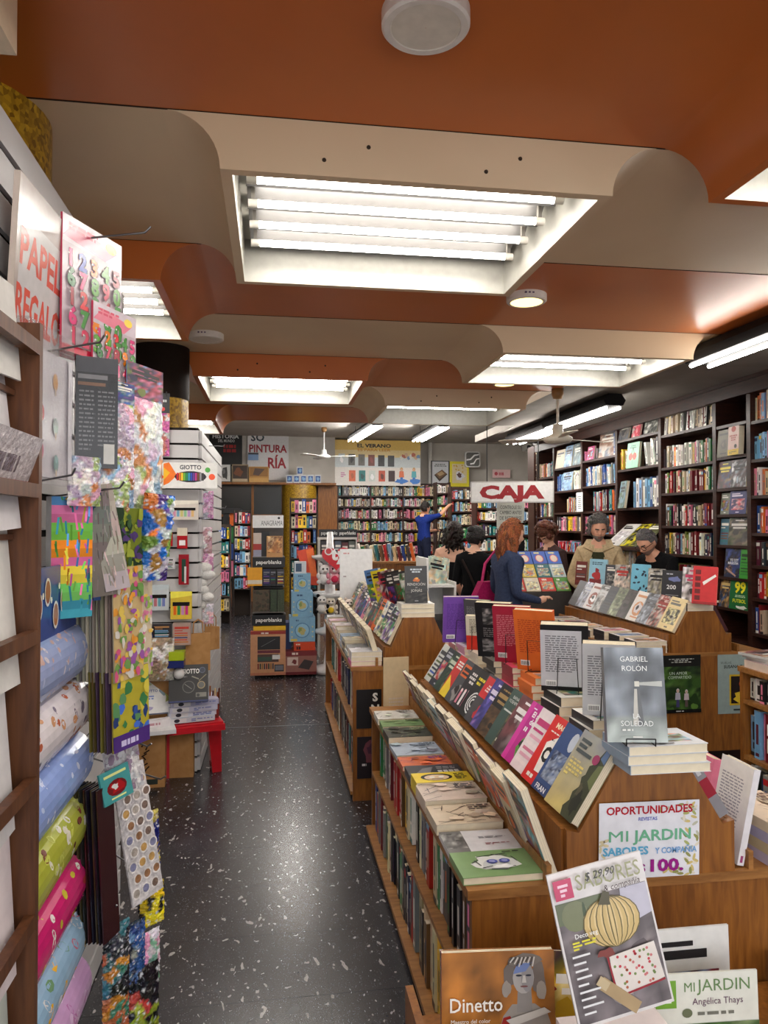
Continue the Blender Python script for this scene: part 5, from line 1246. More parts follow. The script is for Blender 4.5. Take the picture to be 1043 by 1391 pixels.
# wrapping paper rolls on the wall
def roll(z, y0, y1, r, c, pat, label, seed):
    """big shop roll lying along the wall; print wraps round its surface"""
    q = random.Random(seed); root = empty('wrapping_paper_roll', (-.57, y0, z)); tag(root, label, 'wrapping paper', 'rolls of wrapping paper')
    n, m_ = 24, 5; xc = -.62 + .052 + .012
    def P(a, y, rr): return V((xc + (rr - r + .052)*math.sin(a), y, z + rr*math.cos(a)))
    b = MB()
    for s in range(m_):
        for k in range(n):
            a0, a1 = 2*math.pi*k/n, 2*math.pi*(k+1)/n; ya, yb = y0 + (y1-y0)*s/m_, y0 + (y1-y0)*(s+1)/m_
            b.add([P(a0,ya,r), P(a0,yb,r), P(a1,yb,r), P(a1,ya,r)], [(3,2,1,0)], c, 0, True)
    L = math.pi*r                      # visible half of the girth, unrolled
    class RC(Cv):
        def pt(s, x, y):
            x = min(max(x, 0), s.w); y = min(max(y, 0), s.h)
            return P(math.pi*(1 - y/s.h), y0 + x, r + .0003*s.k)
    cv = RC(b, (0,0,0), (0,1,0), (0,0,1), (1,0,0), y1-y0, L); pat(cv, q); rel(root, b.build('paper', 'glossy'))
    for y in (y0, y1):
        b = MB(); b.add([P(2*math.pi*k/n, y, r) for k in range(n)], [tuple(range(n))], c); b.lathe([(.02, -.01), (.02, .01), (0, .01)], c=(150,120,90), n=12, X=Matrix.Translation((xc, y, z)) @ Matrix.Rotation(-math.pi/2 if y == y1 else math.pi/2, 4, 'X')); rel(root, b.build('roll_end', 'paper'))
    return root
def sprig(pal, n, r=.03):
    def f(c, q):
        for k in range(n):
            x, y = q.random(), q.random(); cc = q.choice(pal)
            c.ell(x, y, r*q.uniform(.5,1), r*q.uniform(.5,1.6)*c.w/c.h, cc, 7, q.uniform(0,3), False)
            if q.random() < .5: c.line(x, y, x + q.uniform(-.04,.04), y + q.uniform(-.12,.12), .006, cc, False)
        c.k += 1
    return f
def zig(c, q):
    for k in range(9): c.line(k*.12, .1, k*.12 + .05, .95, .012, (226,220,214), False)
    sprig([(190,60,60),(240,230,226),(206,190,60)], 30)(c, q)
RL = [(1.31, .20, (150,164,206), sprig([(176,186,220),(214,206,214),(206,170,160)], 70, .018), 'pale blue roll of wrapping paper with fine sprigs, topmost'), (1.115, .20, (222,214,218), sprig([(190,100,70),(120,110,130),(206,150,110)], 46), 'white roll of wrapping paper with orange animals'),
      (.92, .20, (140,164,222), sprig([(190,206,240),(210,220,244)], 40, .02), 'sky blue roll of wrapping paper with white dashes'), (.725, .19, (170,176,60), sprig([(120,60,40),(200,206,90),(226,220,200),(150,150,60)], 44), 'lime green roll of wrapping paper with brown print'),
      (.54, .19, (206,30,110), zig, 'magenta roll of wrapping paper with white print'), (.34, .17, (150,186,214), sprig([(240,180,30),(230,230,230),(110,150,110),(200,120,140)], 36, .04), 'light blue roll of wrapping paper with yellow print'), (.16, .12, (206,160,206), sprig([(190,120,180),(226,190,226)], 30), 'lilac roll of wrapping paper, lowest')]
for i, (z, d, c, pat, lab) in enumerate(RL): roll(1.275 - .158*i, 1.735, 2.24, .076, c, pat, lab, 70+i)
b = MB(); b.box((-.545, 1.74, 1.345), (-.538, 2.30, 1.52), (52,74,140)); c = Cv(b, (-.538, 1.74, 1.345), (0,1,0), (0,0,1), (1,0,0), .56, .175)
for k in range(9):
    x, y = .06 + .115*k, .3 + .35*((k*7) % 3)/2; c.ell(x, y, .045, .2, (226,220,214)); c.ell(x, y, .035, .16, lg.choice([(150,70,50),(170,110,70),(120,60,60)])); c.ell(x+.05, .85-y*.5, .014, .05, (236,232,226), 6)
c.rect(.82,0,1,1,(160,40,56))
tag(b.build('wrapping_paper_sheet', 'glossy'), 'blue patterned wrapping paper sheet pinned above the rolls', 'wrapping paper')
b = MB(); b.box((-.622, 1.95, 1.53), (-.60, 2.0, 1.55), (230,226,220)); c = Cv(b, (-.60,1.76,1.42), (.3,.95,0), (0,0,1), (.95,-.3,0), .12, .14); 
b.box((-.602, 1.76, 1.42), (-.599, 1.88, 1.56), (222,206,190)); c.bars(.1,.2,.9,.9,2,(200,70,60),lg,.7); tag(b.build('price_tag', 'paper'), 'small cream price tag with red writing on the slat wall', 'price tag')
for y in (1.729, 2.262):
    b = MB(); b.box((-.622, y-.008, .05), (-.585, y+.008, 1.36), (120,110,100)); tag(b.build('roll_bracket', 'matte'), 'vertical bracket at the %s end of the wrapping paper rolls' % ('near' if y < 2.0 else 'far'), 'bracket')

# ---------------------------------------------------------------- white end display
root = empty('slat_display', (-.7, 5.05, 0)); tag(root, 'white slatted end display under the gold column', 'slat display')
b = MB(); b.box((-1.6, 5.06, 0), (-.50, 5.12, 2.27), (40,36,32)); b.box((-.56, 5.06, 0), (-.49, 7.0, 2.27), (40,36,32)); rel(root, b.build('groove_backing', 'matte'))
for k in range(23):
    z = .01 + k*.098; b = MB(); b.box((-1.6, 5.035, z), (-.485, 5.06, z + .084)); rel(root, b.build('slat', 'slat_white'))
    b = MB(); b.box((-.49, 5.06, z), (-.465, 7.0, z + .084)); rel(root, b.build('slat', 'slat_white'))
def f_pen(c):
    c.rect(0,0,1,1,(230,228,224)); c.quad([(0,.1),(0,.95),(.1,1),(.25,.5),(.1,.2)],(236,120,40)); c.quad([(0,.3),(0,.8),(.12,.6)],(236,180,40)); c.ell(.5,.45,.3,.22,(40,40,50))
    for k in range(12): c.rect(.24+.043*k,.3,.275+.043*k,.6,[(200,40,50),(230,120,40),(240,200,50),(110,180,60),(40,140,90),(50,150,190),(50,80,180),(110,60,150),(190,60,130),(120,80,50),(150,150,150),(60,60,60)][k],False)
    c.k+=1; c.text('GIOTTO',.5,.74,.16,(40,44,60),bold=.02,wmax=.4); c.circ(.82,.72,.05,(90,170,80)); c.circ(.9,.45,.06,(236,90,50))
P = aty(222, 663, 4.90)
card('pencil_box', 'long white coloured-pencil box hanging at the front of the end display', P, (1,.02,0), .335, .165, .03, f_pen, (226,224,220), cat='box', group='items on the end display')
P = aty(180, 663, 4.96); card('pencil_box', 'second white coloured-pencil box partly behind the front one', P, (1,.02,0), .20, .165, .03, f_pen, (226,224,220), cat='box', group='items on the end display')
def ed(name, lab, x0, y0, x1, y1, front, base, Y=5.01, t=.02, mt='glossy', cat='pack', ang=0):
    a, b_ = aty(x0, y1, Y), aty(x1, y0, Y)
    return card(name, lab, (a.x, Y - t, a.z), (math.cos(R(ang)), math.sin(R(ang)), 0), b_.x - a.x, b_.z - a.z, t, front, base, mt, cat=cat, group='items on the end display')
def markers(bg, cols):
    def f(c):
        c.rect(0,0,1,1,bg); c.quad([(0,.75),(1,.85),(1,1),(0,1)], vary(bg, lg, .3)); c.rect(.1,.48,.9,.62,(24,24,28))
        for k, cc in enumerate(cols): n = len(cols); c.rect(.14+.74*k/n,.16,.14+.74*(k+.72)/n,.48,cc,False)
        c.k += 1
    return f
PAST = [(90,170,150),(200,120,130),(110,170,190),(120,130,190)]
ed('marker_pack', 'blister pack of pastel highlighters on the end display', 200, 794, 230, 829, markers((200,206,210), PAST), (200,206,210))
ed('marker_pack', 'yellow-backed pack of bright highlighters on the end display', 232, 803, 261, 841, markers((220,190,70), [(230,110,40),(60,150,80),(200,140,190),(206,60,130)]), (220,190,70), 4.98)
ed('marker_pack', 'wide pack of pastel markers below the pencil boxes', 230, 680, 270, 706, markers((210,200,190), [(206,140,170),(120,170,200),(200,190,120),(140,190,150),(190,150,200),(220,180,120)]), (210,200,190), 4.97)
ed('marker_pack', 'dark stationery pack left of the pastel markers', 205, 676, 228, 698, art(lg,(60,64,80),None,5), (60,64,80))
ed('eraser_pack', 'small red pack on the end display, beside the bulging foil bag', 222, 724, 235, 742, art(lg,(170,26,36),(240,230,230),4), (170,26,36))
ed('eraser_pack', 'small red and white pack right of the other red pack', 241, 717, 255, 745, lambda c: (c.rect(0,0,1,1,(170,26,36)), c.rect(0,.62,1,1,(220,210,190)), c.rect(.2,.15,.8,.4,(240,235,235))), (170,26,36))
ed('pen_pack', 'red-edged upright pack of green pens', 243, 753, 257, 794, lambda c: (c.rect(0,0,1,1,(150,30,44)), c.rect(.3,.1,.7,.85,(40,70,60)), c.rect(.55,.05,.75,.6,(210,206,206))), (150,30,44))
ed('pen_pack', 'small white and black pack below the foil bag', 213, 757, 238, 773, art(lg,(206,204,206),(40,40,44),5), (206,204,206))
ed('pen_pack', 'pale framed pack with black panel', 190, 770, 210, 788, art(lg,(200,180,190),(40,40,44),3), (200,180,190))
ed('pen_pack', 'green and orange clip pack at the left of the end display', 188, 790, 197, 812, art(lg,(70,140,90),(220,110,40),2), (70,140,90))
ed('paint_pack', 'clear case of dark paints low on the end display', 208, 846, 234, 866, art(lg,(60,56,60),(190,140,90),5), (50,46,50), 4.97, .05)
ed('paint_pack', 'clear case of red and orange paints low on the end display', 236, 845, 260, 875, art(lg,(180,150,140),(200,70,60),5,[(206,80,60),(200,120,60),(60,70,120)]), (170,150,140), 4.97, .05)
ed('paint_pack', 'dark paint tin beside the clear paint cases', 198, 850, 212, 872, art(lg,(40,34,40),None,4), (40,34,40), 4.97, .06)
ed('stationery_box', 'lime green box low on the end display', 232, 882, 252, 894, None, (170,190,40), 4.95, .1)
ed('stationery_box', 'navy box under the lime green box', 228, 894, 252, 904, None, (40,50,110), 4.95, .1)
# side hooks with party bags
for k, (px0, px1, y0, y1, pal, lab) in enumerate([(268,290,667,705,[(206,150,190),(220,180,206),(200,200,210)],'pink foil party bag at the top of the display side'), (262,288,716,752,[(206,170,180),(190,150,160),(220,214,214)],'pale pink foil party bag midway on the display side'), (272,290,752,782,[(214,150,190),(230,200,214)],'lilac foil party bag on the display side'), (262,290,820,848,[(220,140,160),(226,180,190),(206,200,206)],'bag of pink pompoms on the display side')]):
    a, b_ = aty(px0, y1, 5.2), aty(px1, y0, 5.2)
    bag('party_bag', lab, a, (1,.1,0), b_.x-a.x, b_.z-a.z, .06, (214,200,206), pal, 80+k, 0, group='items on the end display')
b = MB(); P = aty(275, 795, 5.15)
for k in range(6): b.ball((P.x + .03*math.sin(k*2), 5.15, P.z + .12 - .05*k), (.065 - .004*k, .05, .035), (226,224,220), n if False else 0)
tag(b.build('ribbon_bow', 'plush'), 'white ruffled ribbon bow hanging at the display corner', 'ribbon')
for (px, py, l) in ((300,606,'upper'), (302,690,'middle'), (303,748,'lower')):
    P = aty(px, py, 5.6); hook((-.465, 5.6, P.z), (P.x + .02, 5.6, P.z), '%s wire hook sticking out of the display side' % l)
# brown paper bags
def paper_bag(lab, O, w, h, d, ang, seed):
    q = random.Random(seed); b = MB(); cc = (170,118,66); X = Matrix.Translation(O) @ Matrix.Rotation(R(ang), 4, 'Z')
    b.box((0,0,0), (w,d,h), cc, X=X); b.box((.004,.004,h-.002), (w-.004,d-.004,h+.001), (96,64,36), X=X)
    o = b.build('paper_bag', 'cardboard'); 
    for yy in (0, d):
        hd = MB(); hd.tube([X @ V((w*.3, yy, h)), X @ V((w*.32, yy, h+.07)), X @ V((w*.5, yy, h+.09)), X @ V((w*.68, yy, h+.07)), X @ V((w*.7, yy, h))], .004, (186,140,88), n=6); hd.build('handle', 'cardboard', o)
    return tag(o, lab, 'paper bag', 'brown paper bags')
P = aty(252, 912, 4.95); paper_bag('brown kraft paper bag standing at the display corner', P, .155, .24, .03, 6, 1)
for k in range(3): P = aty(272 + 5*k, 884, 5.3 + .06*k); paper_bag('brown kraft paper bag hanging on the display side, %s from the corner' % ORD[k], P, .11, .16, .03, 30 + 8*k, 2+k)
# bagged dough-like toy
P = aty(192, 925, 4.90); b = bagmesh(.20, .27, .16, (150,130,110), seed=41, pal=[(206,200,196),(190,160,130),(120,104,90),(176,150,120),(226,222,220)]); o = b.build('toy_bag', 'foil', mtx=frame(P, (1,0,0), (0,0,1))); tag(o, 'big transparent bag of brown and white toys on the pile', 'pack', 'items on the end display')
b = MB(); P = aty(243, 915, 4.9); b.ball(P, .036, (226,224,222)); tag(b.build('foam_ball', 'print'), 'white foam ball beside the brown paper bag', 'ball')
# cardboard box, white board, pads, red crate with sketch pads
b = MB(); b.box((-.94, 4.78, 0), (-.66, 4.93, .335)); o = b.build('cardboard_box', 'cardboard', mtx=Matrix.Translation((-.80,4.85,0)) @ Matrix.Rotation(R(4),4,'Z') @ Matrix.Translation((.80,-4.85,0)))
c = MB(); cv = Cv(c, (-.94, 4.7795, 0), (1,0,0), (0,0,1), (0,-1,0), .28, .335); cv.rect(.1,.06,.85,.16,(50,56,50)); cv.bars(.4,.2,.75,.22,1,(60,44,30),lg,1); [cv.line(.55+.05*math.sin(k*2.1), .28+.06*k, .6+.07*math.sin(k*1.3), .34+.06*k, .03, (50,34,24)) for k in range(9)]; cv.bars(.3,.85,.8,.94,1,(70,48,30),lg,.9)
c.build('printing', 'matte', o); tag(o, 'brown cardboard box with dark printing on the floor', 'box')
b = MB(); b.box((-.96,4.70,.34), (-.62,5.01,.365), (222,220,222)); tag(b.build('white_board', 'print', mtx=Matrix.Translation((-.80,4.9,0)) @ Matrix.Rotation(R(12),4,'Z') @ Matrix.Translation((.80,-4.9,0))), 'thick white board lying on the cardboard box', 'board')
b = MB(); b.box((0,0,0), (.26,.05,.045), (226,220,222)); cv = Cv(b, (0,0,0), (1,0,0), (0,0,1), (0,-1,0), .26, .045); cv.rect(.05,.1,.4,.9,(200,170,60)); cv.rect(.05,.1,.4,.4,(60,120,170)); cv.bars(.5,.3,.95,.7,1,(190,140,150),lg,.8); tag(b.build('paint_box', 'print', mtx=frame((-.87,4.74,.366), (.93,.36,0), (0,0,1))), 'flat white paint box lying on the white board', 'box')
def f_wc(c):
    c.rect(0,0,1,1,(224,222,220)); c.blob(.15,.6,.16,.25,(230,110,40),lg); c.blob(.12,.5,.08,.18,(226,170,50),lg); c.blob(.8,.7,.12,.2,(120,140,150),lg); c.blob(.88,.5,.08,.18,(170,180,90),lg); c.blob(.4,.85,.1,.06,(190,200,150),lg); c.blob(.35,.2,.14,.08,(160,150,190),lg); c.text('GIOTTO',.48,.62,.07,(60,80,150),bold=.015,wmax=.35); c.bars(.35,.42,.62,.55,2,(110,130,190),lg,.6); c.rect(.0,.0,1,.03,(50,60,100))
card('watercolour_pad', 'white watercolour pad with paint splashes leaning on the pile', (-.88, 4.86, .425), (.94,.34,.18), .27, .225, .022, f_wc, (214,212,214), 'print', (-.08,.34,1), 'pad')
def f_gb(c):
    c.rect(0,0,1,1,(40,38,38)); c.text('GIOTTO',.55,.76,.12,(236,234,230),bold=.025,wmax=.45); c.circ(.85,.84,.08,(90,100,120)); c.circ(.85,.84,.06,(56,60,76)); c.line(.12,.9,.3,.7,.02,(200,198,196)); c.bars(.36,.66,.6,.7,1,(150,148,146),lg,.9); c.circ(.5,.4,.16,(110,108,104)); c.circ(.5,.4,.14,(48,46,46)); c.line(.4,.48,.58,.34,.014,(150,148,140)); c.circ(.82,.44,.1,(170,150,110)); c.circ(.82,.44,.08,(100,100,96)); c.line(.76,.55,.95,.72,.02,(150,140,110)); c.rect(.68,.12,.95,.24,(130,126,118)); c.circ(.74,.17,.04,(60,60,60)); c.rect(0,0,1,.04,(50,60,110)); c.line(.58,.68,.76,.6,.03,(150,146,130))
card('sketch_pad', 'black drawing-tool pad with white lettering leaning on the pile', (-.645, 4.86, .50), (.975,.15,.10), .245, .235, .026, f_gb, (30,29,30), 'print', (-.04,.34,1), 'pad')
b = MB(); b.box((0,0,0), (.2,.02,.24), (230,226,222)); tag(b.build('paper_pad', 'paper', mtx=frame((-.65, 4.92, .53), (.97,.15,.1), (-.04,.34,1))), 'white paper pad standing behind the black drawing-tool pad', 'pad')
z = .36
for k in range(4):
    b = MB(); b.box((0,0,0), (.30,.2,.033), vary((190,190,206), lg, .1)); cv = Cv(b, (0,0,0), (1,0,0), (0,0,1), (0,-1,0), .30, .033); cv.rect(.05,.1,.4,.9,(214,212,214)); cv.ell(.2,.5,.06,.35,(40,40,50)); cv.bars(.5,.2,.95,.8,2,(110,120,180),lg,.6)
    tag(b.build('paint_box', 'print', mtx=frame((-.655 + .008*k, 4.88 + .01*(k%2), z), (.965,.26,.03), (0,0,1))), 'flat paint box in the pile on the red crate, %s from the bottom' % ORD[k], 'box', 'flat paint boxes on the red crate'); z += .034
root = empty('red_crate', (-.5, 5.1, 0)); tag(root, 'red plastic stool-shaped crate under the paint boxes', 'crate')
X = Matrix.Translation((-.50,4.99,0)) @ Matrix.Rotation(R(15),4,'Z')
b = MB(); b.box((-.17,-.10,.325), (.17,.14,.355), (196,30,40), X=X); b.box((-.18,-.11,.30), (.18,-.09,.34), (196,30,40), X=X); rel(root, b.build('seat', 'glossy'))
for sx in (-1, 1):
    for sy in (0, .5):
        b = MB(); q_ = [V((sx*.15 + dx, sy*.1 + .02 + dy, zz)) for zz in (0,) for dx, dy in ((-.03,-.02),(.03,-.02),(.03,.02),(-.03,.02))] + [V((sx*.13 + dx, sy*.09 + .02 + dy, .33)) for dx, dy in ((-.045,-.02),(.045,-.02),(.045,.02),(-.045,.02))]
        b.hexa([X @ v for v in q_], (190,26,36)); rel(root, b.build('leg', 'glossy'))
# wooden brushes in a holder beside the pads
P = aty(291, 985, 5.05); root = empty('brush_holder', P); tag(root, 'rack of wooden brushes and pens beside the black pad', 'brush holder')
b = MB(); b.box((P.x-.05, 5.03, P.z), (P.x+.03, 5.12, P.z+.14), (120,40,30)); rel(root, b.build('holder', 'glossy'))
for k in range(6):
    b = MB(); x = P.x - .045 + .014*k; b.tube([(x, 5.06 + .01*(k%3), P.z+.05), (x + .01*lg.uniform(-1,1), 5.05, P.z + lg.uniform(.19,.27))], .006, lg.choice([(150,84,40),(190,120,60),(90,40,30),(206,170,120)]), n=6); rel(root, b.build('brush', 'print'))
b = MB()
for k in range(3): b.box((-.86, 4.96, .62 + .03*k), (-.62, 5.03, .648 + .03*k), [(190,150,160),(60,50,56),(200,180,184)][k])
tag(b.build('notebook_pile', 'print'), 'pile of pink and dark notebooks under the bagged toys', 'notebooks')
b = MB(); b.box((-.98, 4.95, 0), (-.5, 5.03, .335), (60,52,46)); b.box((-.98, 4.96, .335), (-.6, 5.03, .62), (80,70,66)); tag(b.build('storage_carton', 'cardboard'), 'dark carton supporting the pile below the end display', 'box')

# ================================================================ SECOND TABLE (B)
gB = 'books on the second table'
br = random.Random(55)
for lev, z, hr in (('upper', .422, (.2, .3)), ('lower', .052, (.2, .3))):
    spine_row((.50, 6.6, z), AY, OX, 2.2, hr, .2, 60 + len(lev) + int(z*10), where='far end, %s aisle shelf, second table' % lev, name='guidebook', group='spines on the second table', tr=(.03, .065), inset=.02, pal=[PAL[i] for i in (0, 11, 9, 8, 1, 2, 15, 18, 16, 4, 12, 3)])
def bstack(y, n, ts, cols, nm, d=.15, w=.185, x=.462):
    z = .785
    for k in range(n):
        bg = cols[k % len(cols)]; flat(x + br.uniform(0,.01), y, z, w, d, ts, '%s, %s of its pile on the second table' % (nm, 'uppermost' if k == n-1 else ORD[k] + ' from the bottom'), comic(bg, vary(bg, br, .5), 200+k+int(y*10)), bg, br.uniform(-.04,.04), gB); z += ts + .0004
bstack(4.40, 3, .028, [(206,90,150),(226,222,220),(214,212,214)], 'white-over-pink book')
bstack(4.62, 3, .024, [(120,150,146),(190,200,196),(150,150,150)], 'grey-green book')
bstack(4.84, 4, .022, [(60,60,64),(206,190,150),(110,110,110),(206,196,170)], 'buff and black book')
bstack(5.06, 4, .02, [(160,180,200),(206,206,210),(120,150,190)], 'pale blue book')
bstack(5.3, 4, .022, [(190,180,160),(226,220,210),(150,140,130)], 'stone-coloured book'); bstack(5.55, 4, .022, [(206,170,180),(226,214,214)], 'rose book'); bstack(5.8, 3, .02, [(200,200,200),(140,130,120)], 'pale grey book'); bstack(6.05, 3, .02, [(214,180,190),(206,206,200)], 'pink and white book'); bstack(6.3, 3, .02, [(206,206,206)], 'white book')
def auto(n, seed):
    q = random.Random(seed); return [PAL[q.randrange(len(PAL))] for _ in range(n)]
for i, (nm, bg) in enumerate([PAL[k] for k in (2, 12, 11, 5, 10, 18, 3, 14, 11, 0, 10, 17, 9, 15)]):
    trough(GB, -1, 4.42 + .15*i, .16, .225, .02, '%s picture book, %s along the sloped board of the second table' % (nm, ORD[i]), art(random.Random(800+i), bg, None, [2,0,2,1][i % 4], [vary(c[1], br, .2) for c in auto(4, i)]), vary(bg, br), group=gB)
for i, (nm, bg) in enumerate([PAL[k] for k in (2, 17, 1, 2, 15, 17, 2, 1, 16, 2)]):
    leaning(GB, 4.42 + .2*i, .17, .22, .03, '%s book leaning over the rim of the second table, %s from the front' % (nm, ORD[i]), art(random.Random(820+i), bg), vary(bg, br), 18, gB)
# pedestal top
z = 1.07
for k in range(3): flat(.87-.105, 4.40, z, .205, .16, .026, 'white paperback, %s in the pile under the dark flame book' % ['lowest', 'middle', 'top'][k], art(br, (222,218,210), None, 5), (226,222,214), br.uniform(-.04,.04), gB); z += .0265
def f_ren(c):
    c.rect(0,0,1,1,(58,58,58)); c.photo(0,0,1,.35,[(50,50,48),(36,36,36),(70,66,60)],br,8); c.blob(.5,.63,.14,.06,(206,110,50),br); c.blob(.52,.66,.07,.03,(236,170,80),br); c.bars(.2,.82,.8,.95,2,(190,200,205),br,.6,'c'); c.text('RENDICIÓN',.5,.47,.07,(206,204,196),wmax=.8); c.text('DE',.5,.4,.03,(206,204,196)); c.text('JONÁS',.5,.3,.07,(206,204,196),wmax=.6); c.rect(.42,.05,.58,.065,(190,190,190))
book('charcoal novel with a small flame standing on the second table', .135, .225, .025, frame((.80, 4.45, z), (1,-.05,0), (0,.1,1)), f_ren, None, None, (58,58,58), name='paperback', group=gB)
for i, (c, nm) in enumerate([((86,130,190),'blue'), ((226,206,40),'yellow'), ((130,136,160),'slate blue'), ((46,40,40),'black'), ((60,56,58),'charcoal'), ((44,44,48),'dark grey'), ((54,56,110),'navy')]):
    a = R(36); Xd = V((math.sin(a)*.9, math.cos(a), 0)) if False else V((.55,-.83,0))
    book('%s paperback propped upright on the second table, %s from the left' % (nm, ORD[i]), .14, .225, .026, frame((.70 + .037*i, 5.30 - .075*i, 1.075), (.62,-.78,0), (-.22,.05,.97)), art(random.Random(840+i), c, None, i % 3), None, None, c, c, group=gB)
for i in range(5):
    zz = 1.07
    for k in range(2): flat(.775, 5.5 + .22*i, zz, .19, .15, .03, '%s paperback on top of the second table, pile %d back, %s' % (['cream','white','buff','grey','ivory'][i], i+1, ['under','over'][k]), art(br, (214,206,190), None, 5), vary((214,206,190), br), 0, gB); zz += .031
b = MB(); b.box((.595, 6.60, .79), (.885, 6.63, 1.41), (226,226,226)); cv = Cv(b, (.595,6.60,.79), (1,0,0), (0,0,1), (0,-1,0), .29, .62); cv.bars(.1,.93,.4,.95,1,(200,150,150),br,1); cv.bars(.1,.6,.35,.62,1,(170,160,160),br,1)
tag(b.build('white_board', 'print'), 'tall plain white board standing on the second table', 'board')
# front of the second table: small posters, folded board
for (x0, y0, x1, y1, fr, bs, lab) in ((484,936,518,990,lambda c: (c.rect(0,0,1,1,(22,20,22)), c.text('R',.8,.1,.2,(226,222,214),bold=.04), c.text('N',.75,.4,.2,(226,222,214),bold=.04), c.text('S',.75,.7,.2,(226,222,214),bold=.04)),(22,20,22),'black poster with white capitals on the front of the second table'), (485,1000,518,1058,lambda c: (c.rect(0,0,1,1,(30,22,28)), c.blob(.6,.6,.3,.25,(110,60,70),br), c.blob(.6,.7,.2,.12,(70,40,60),br), c.bars(.2,.3,.8,.36,1,(206,200,200),br,.9)),(30,22,28),'dark portrait poster low on the front of the second table')):
    a, b_ = aty(x0, y1, 4.374), aty(x1, y0, 4.374)
    card('small_poster', lab, (a.x, 4.374, a.z), (1,0,0), b_.x-a.x, b_.z-a.z, .003, fr, bs, 'print', cat='poster')
a, b_ = aty(521, 937, 4.02), aty(551, 893, 4.02); card('folded_card', 'cream folded card standing behind the nearest table', (a.x, 4.02, .60), (1,.1,0), b_.x-a.x+.02, b_.z-.60, .01, lambda c: c.bars(.2,.05,.8,.3,4,(206,190,170),br,.5), (206,184,146), 'paper', cat='card')
b = MB(); b.box((.6,3.93,0),(1.2,4.1,.598)); tag(b.build('wooden_box', 'oak'), 'wooden box between the two book tables', 'box')

# ================================================================ THIRD TABLE (C) with film posters
gC = 'books on the poster table'
def f_amor(c):
    c.rect(0,0,1,1,(26,28,26)); c.photo(0,0,1,.8,[(36,58,30),(60,96,40),(84,120,52),(30,44,28),(48,76,36)],br,30); c.rect(0,.84,1,1,(22,24,22)); c.bars(.15,.87,.85,.95,3,(190,190,184),br,.5,'c'); c.text('UN AMOR',.42,.66,.05,(206,226,206),wmax=.5); c.text('COMPARTIDO',.45,.59,.05,(206,226,206),wmax=.6)
    c.figure(.4,.1,.32,(214,180,160),(190,190,206),(70,66,110),(226,224,220)); c.figure(.62,.1,.3,(206,176,156),(214,200,206),(100,84,80),(222,218,212)); c.rect(0,0,1,.06,(16,18,16)); c.bars(.35,.02,.65,.04,1,(190,190,190),br,.9)
def f_sus(c):
    c.rect(0,0,1,1,(150,166,162)); c.text('VUELVE',.08,.84,.04,(80,90,90),al='l'); c.text('SUSANA G',.16,.77,.05,(30,36,40),al='l',bold=.02,wmax=.8); c.rect(.3,.14,1,.66,(206,170,40)); c.rect(.34,.17,1,.63,(34,24,22)); c.ell(.75,.5,.2,.1,(206,84,40)); c.ell(.75,.5,.14,.06,(60,30,26)); c.blob(.6,.27,.2,.08,(226,190,50),br); c.rect(.4,.05,.7,.08,(60,70,70))
def poster(x0, y0, x1, y1, Y, fr, bs, lab, name='film_poster'):
    a, b_ = aty(x0, y1, Y), aty(x1, y0, Y)
    return card(name, lab, (a.x, Y - .002, a.z), (1,0,0), b_.x-a.x, b_.z-a.z, .002, fr, bs, 'glossy', cat='poster')
poster(899, 889, 951, 969, 4.598, f_amor, (26,28,26), 'dark green film poster with two seated figures on the table front')
poster(975, 888, 1026, 970, 4.598, f_sus, (150,166,162), 'grey-green poster lettered VUELVE on the table front', 'paper_poster')
CT = [((120,118,112),'cream and ochre'), ((150,60,54),'white with red spine'), ((110,112,118),'grey photo'), ((206,150,110),'peach and white'), ((70,64,60),'dark comic-panel'), ((110,116,90),'green street-photo'), ((60,60,66),'black and white'), ((206,206,206),'white sketch'), ((150,80,60),'white with orange figure'), ((190,190,196),'pale blue and grey'), ((64,60,64),'dark portrait')]
CB = [(226,206,156),(206,200,196),(150,156,166),(226,220,214),(80,76,72),(150,156,126),(70,70,74),(220,218,216),(226,222,222),(170,186,206),(60,58,62)]
for i, bg in enumerate(CB):
    trough(GC, -1, 4.62 + .155*i, .165, .24, .024, '%s paperback, %s along the slope of the poster table' % (CT[i][1], ORD[i]), art(random.Random(860+i), bg, CT[i][0], [1,2,2,4,2,2,5,2,4,2,1][i], [CT[i][0], vary(bg, br, .3), (60,56,54), vary(CT[i][0], br, .4)]), vary(bg, br, .05), 8, group=gC)
def f200(c): c.rect(0,0,1,1,(32,32,38)); c.blob(.6,.72,.25,.1,(110,120,170),br); c.text('200',.45,.4,.13,(230,230,230),bold=.01); c.rect(.2,.2,.8,.22,(150,150,150)); c.bars(.2,.86,.8,.9,1,(180,180,190),br,.9)
def f_redd(c):
    c.rect(0,0,1,1,(206,40,44)); c.quad([(.45,.5),(.95,.75),(.9,.8),(.4,.58)],(240,236,230)); c.rect(.05,.0,.95,.06,(160,30,34))
    for k in range(5): c.rect(.1,.1+.17*k,.32,.22+.17*k,(110,20,24),False)
    c.k += 1
def f_lb(c): c.rect(0,0,1,1,(150,196,216)); c.rect(.05,0,.7,.3,(130,40,44)); c.blob(.4,.42,.22,.14,(180,40,44),br); c.blob(.45,.6,.12,.08,(150,30,40),br); c.bars(.15,.8,.8,.92,2,(40,70,90),br,.6)
def f_blk2(c):
    c.rect(0,0,1,1,(110,180,206))
    for k in range(16): c.ell(br.uniform(.1,.9),br.uniform(.08,.92),.09,.03,(24,40,60),8,br.uniform(0,3),False)
    c.k += 1
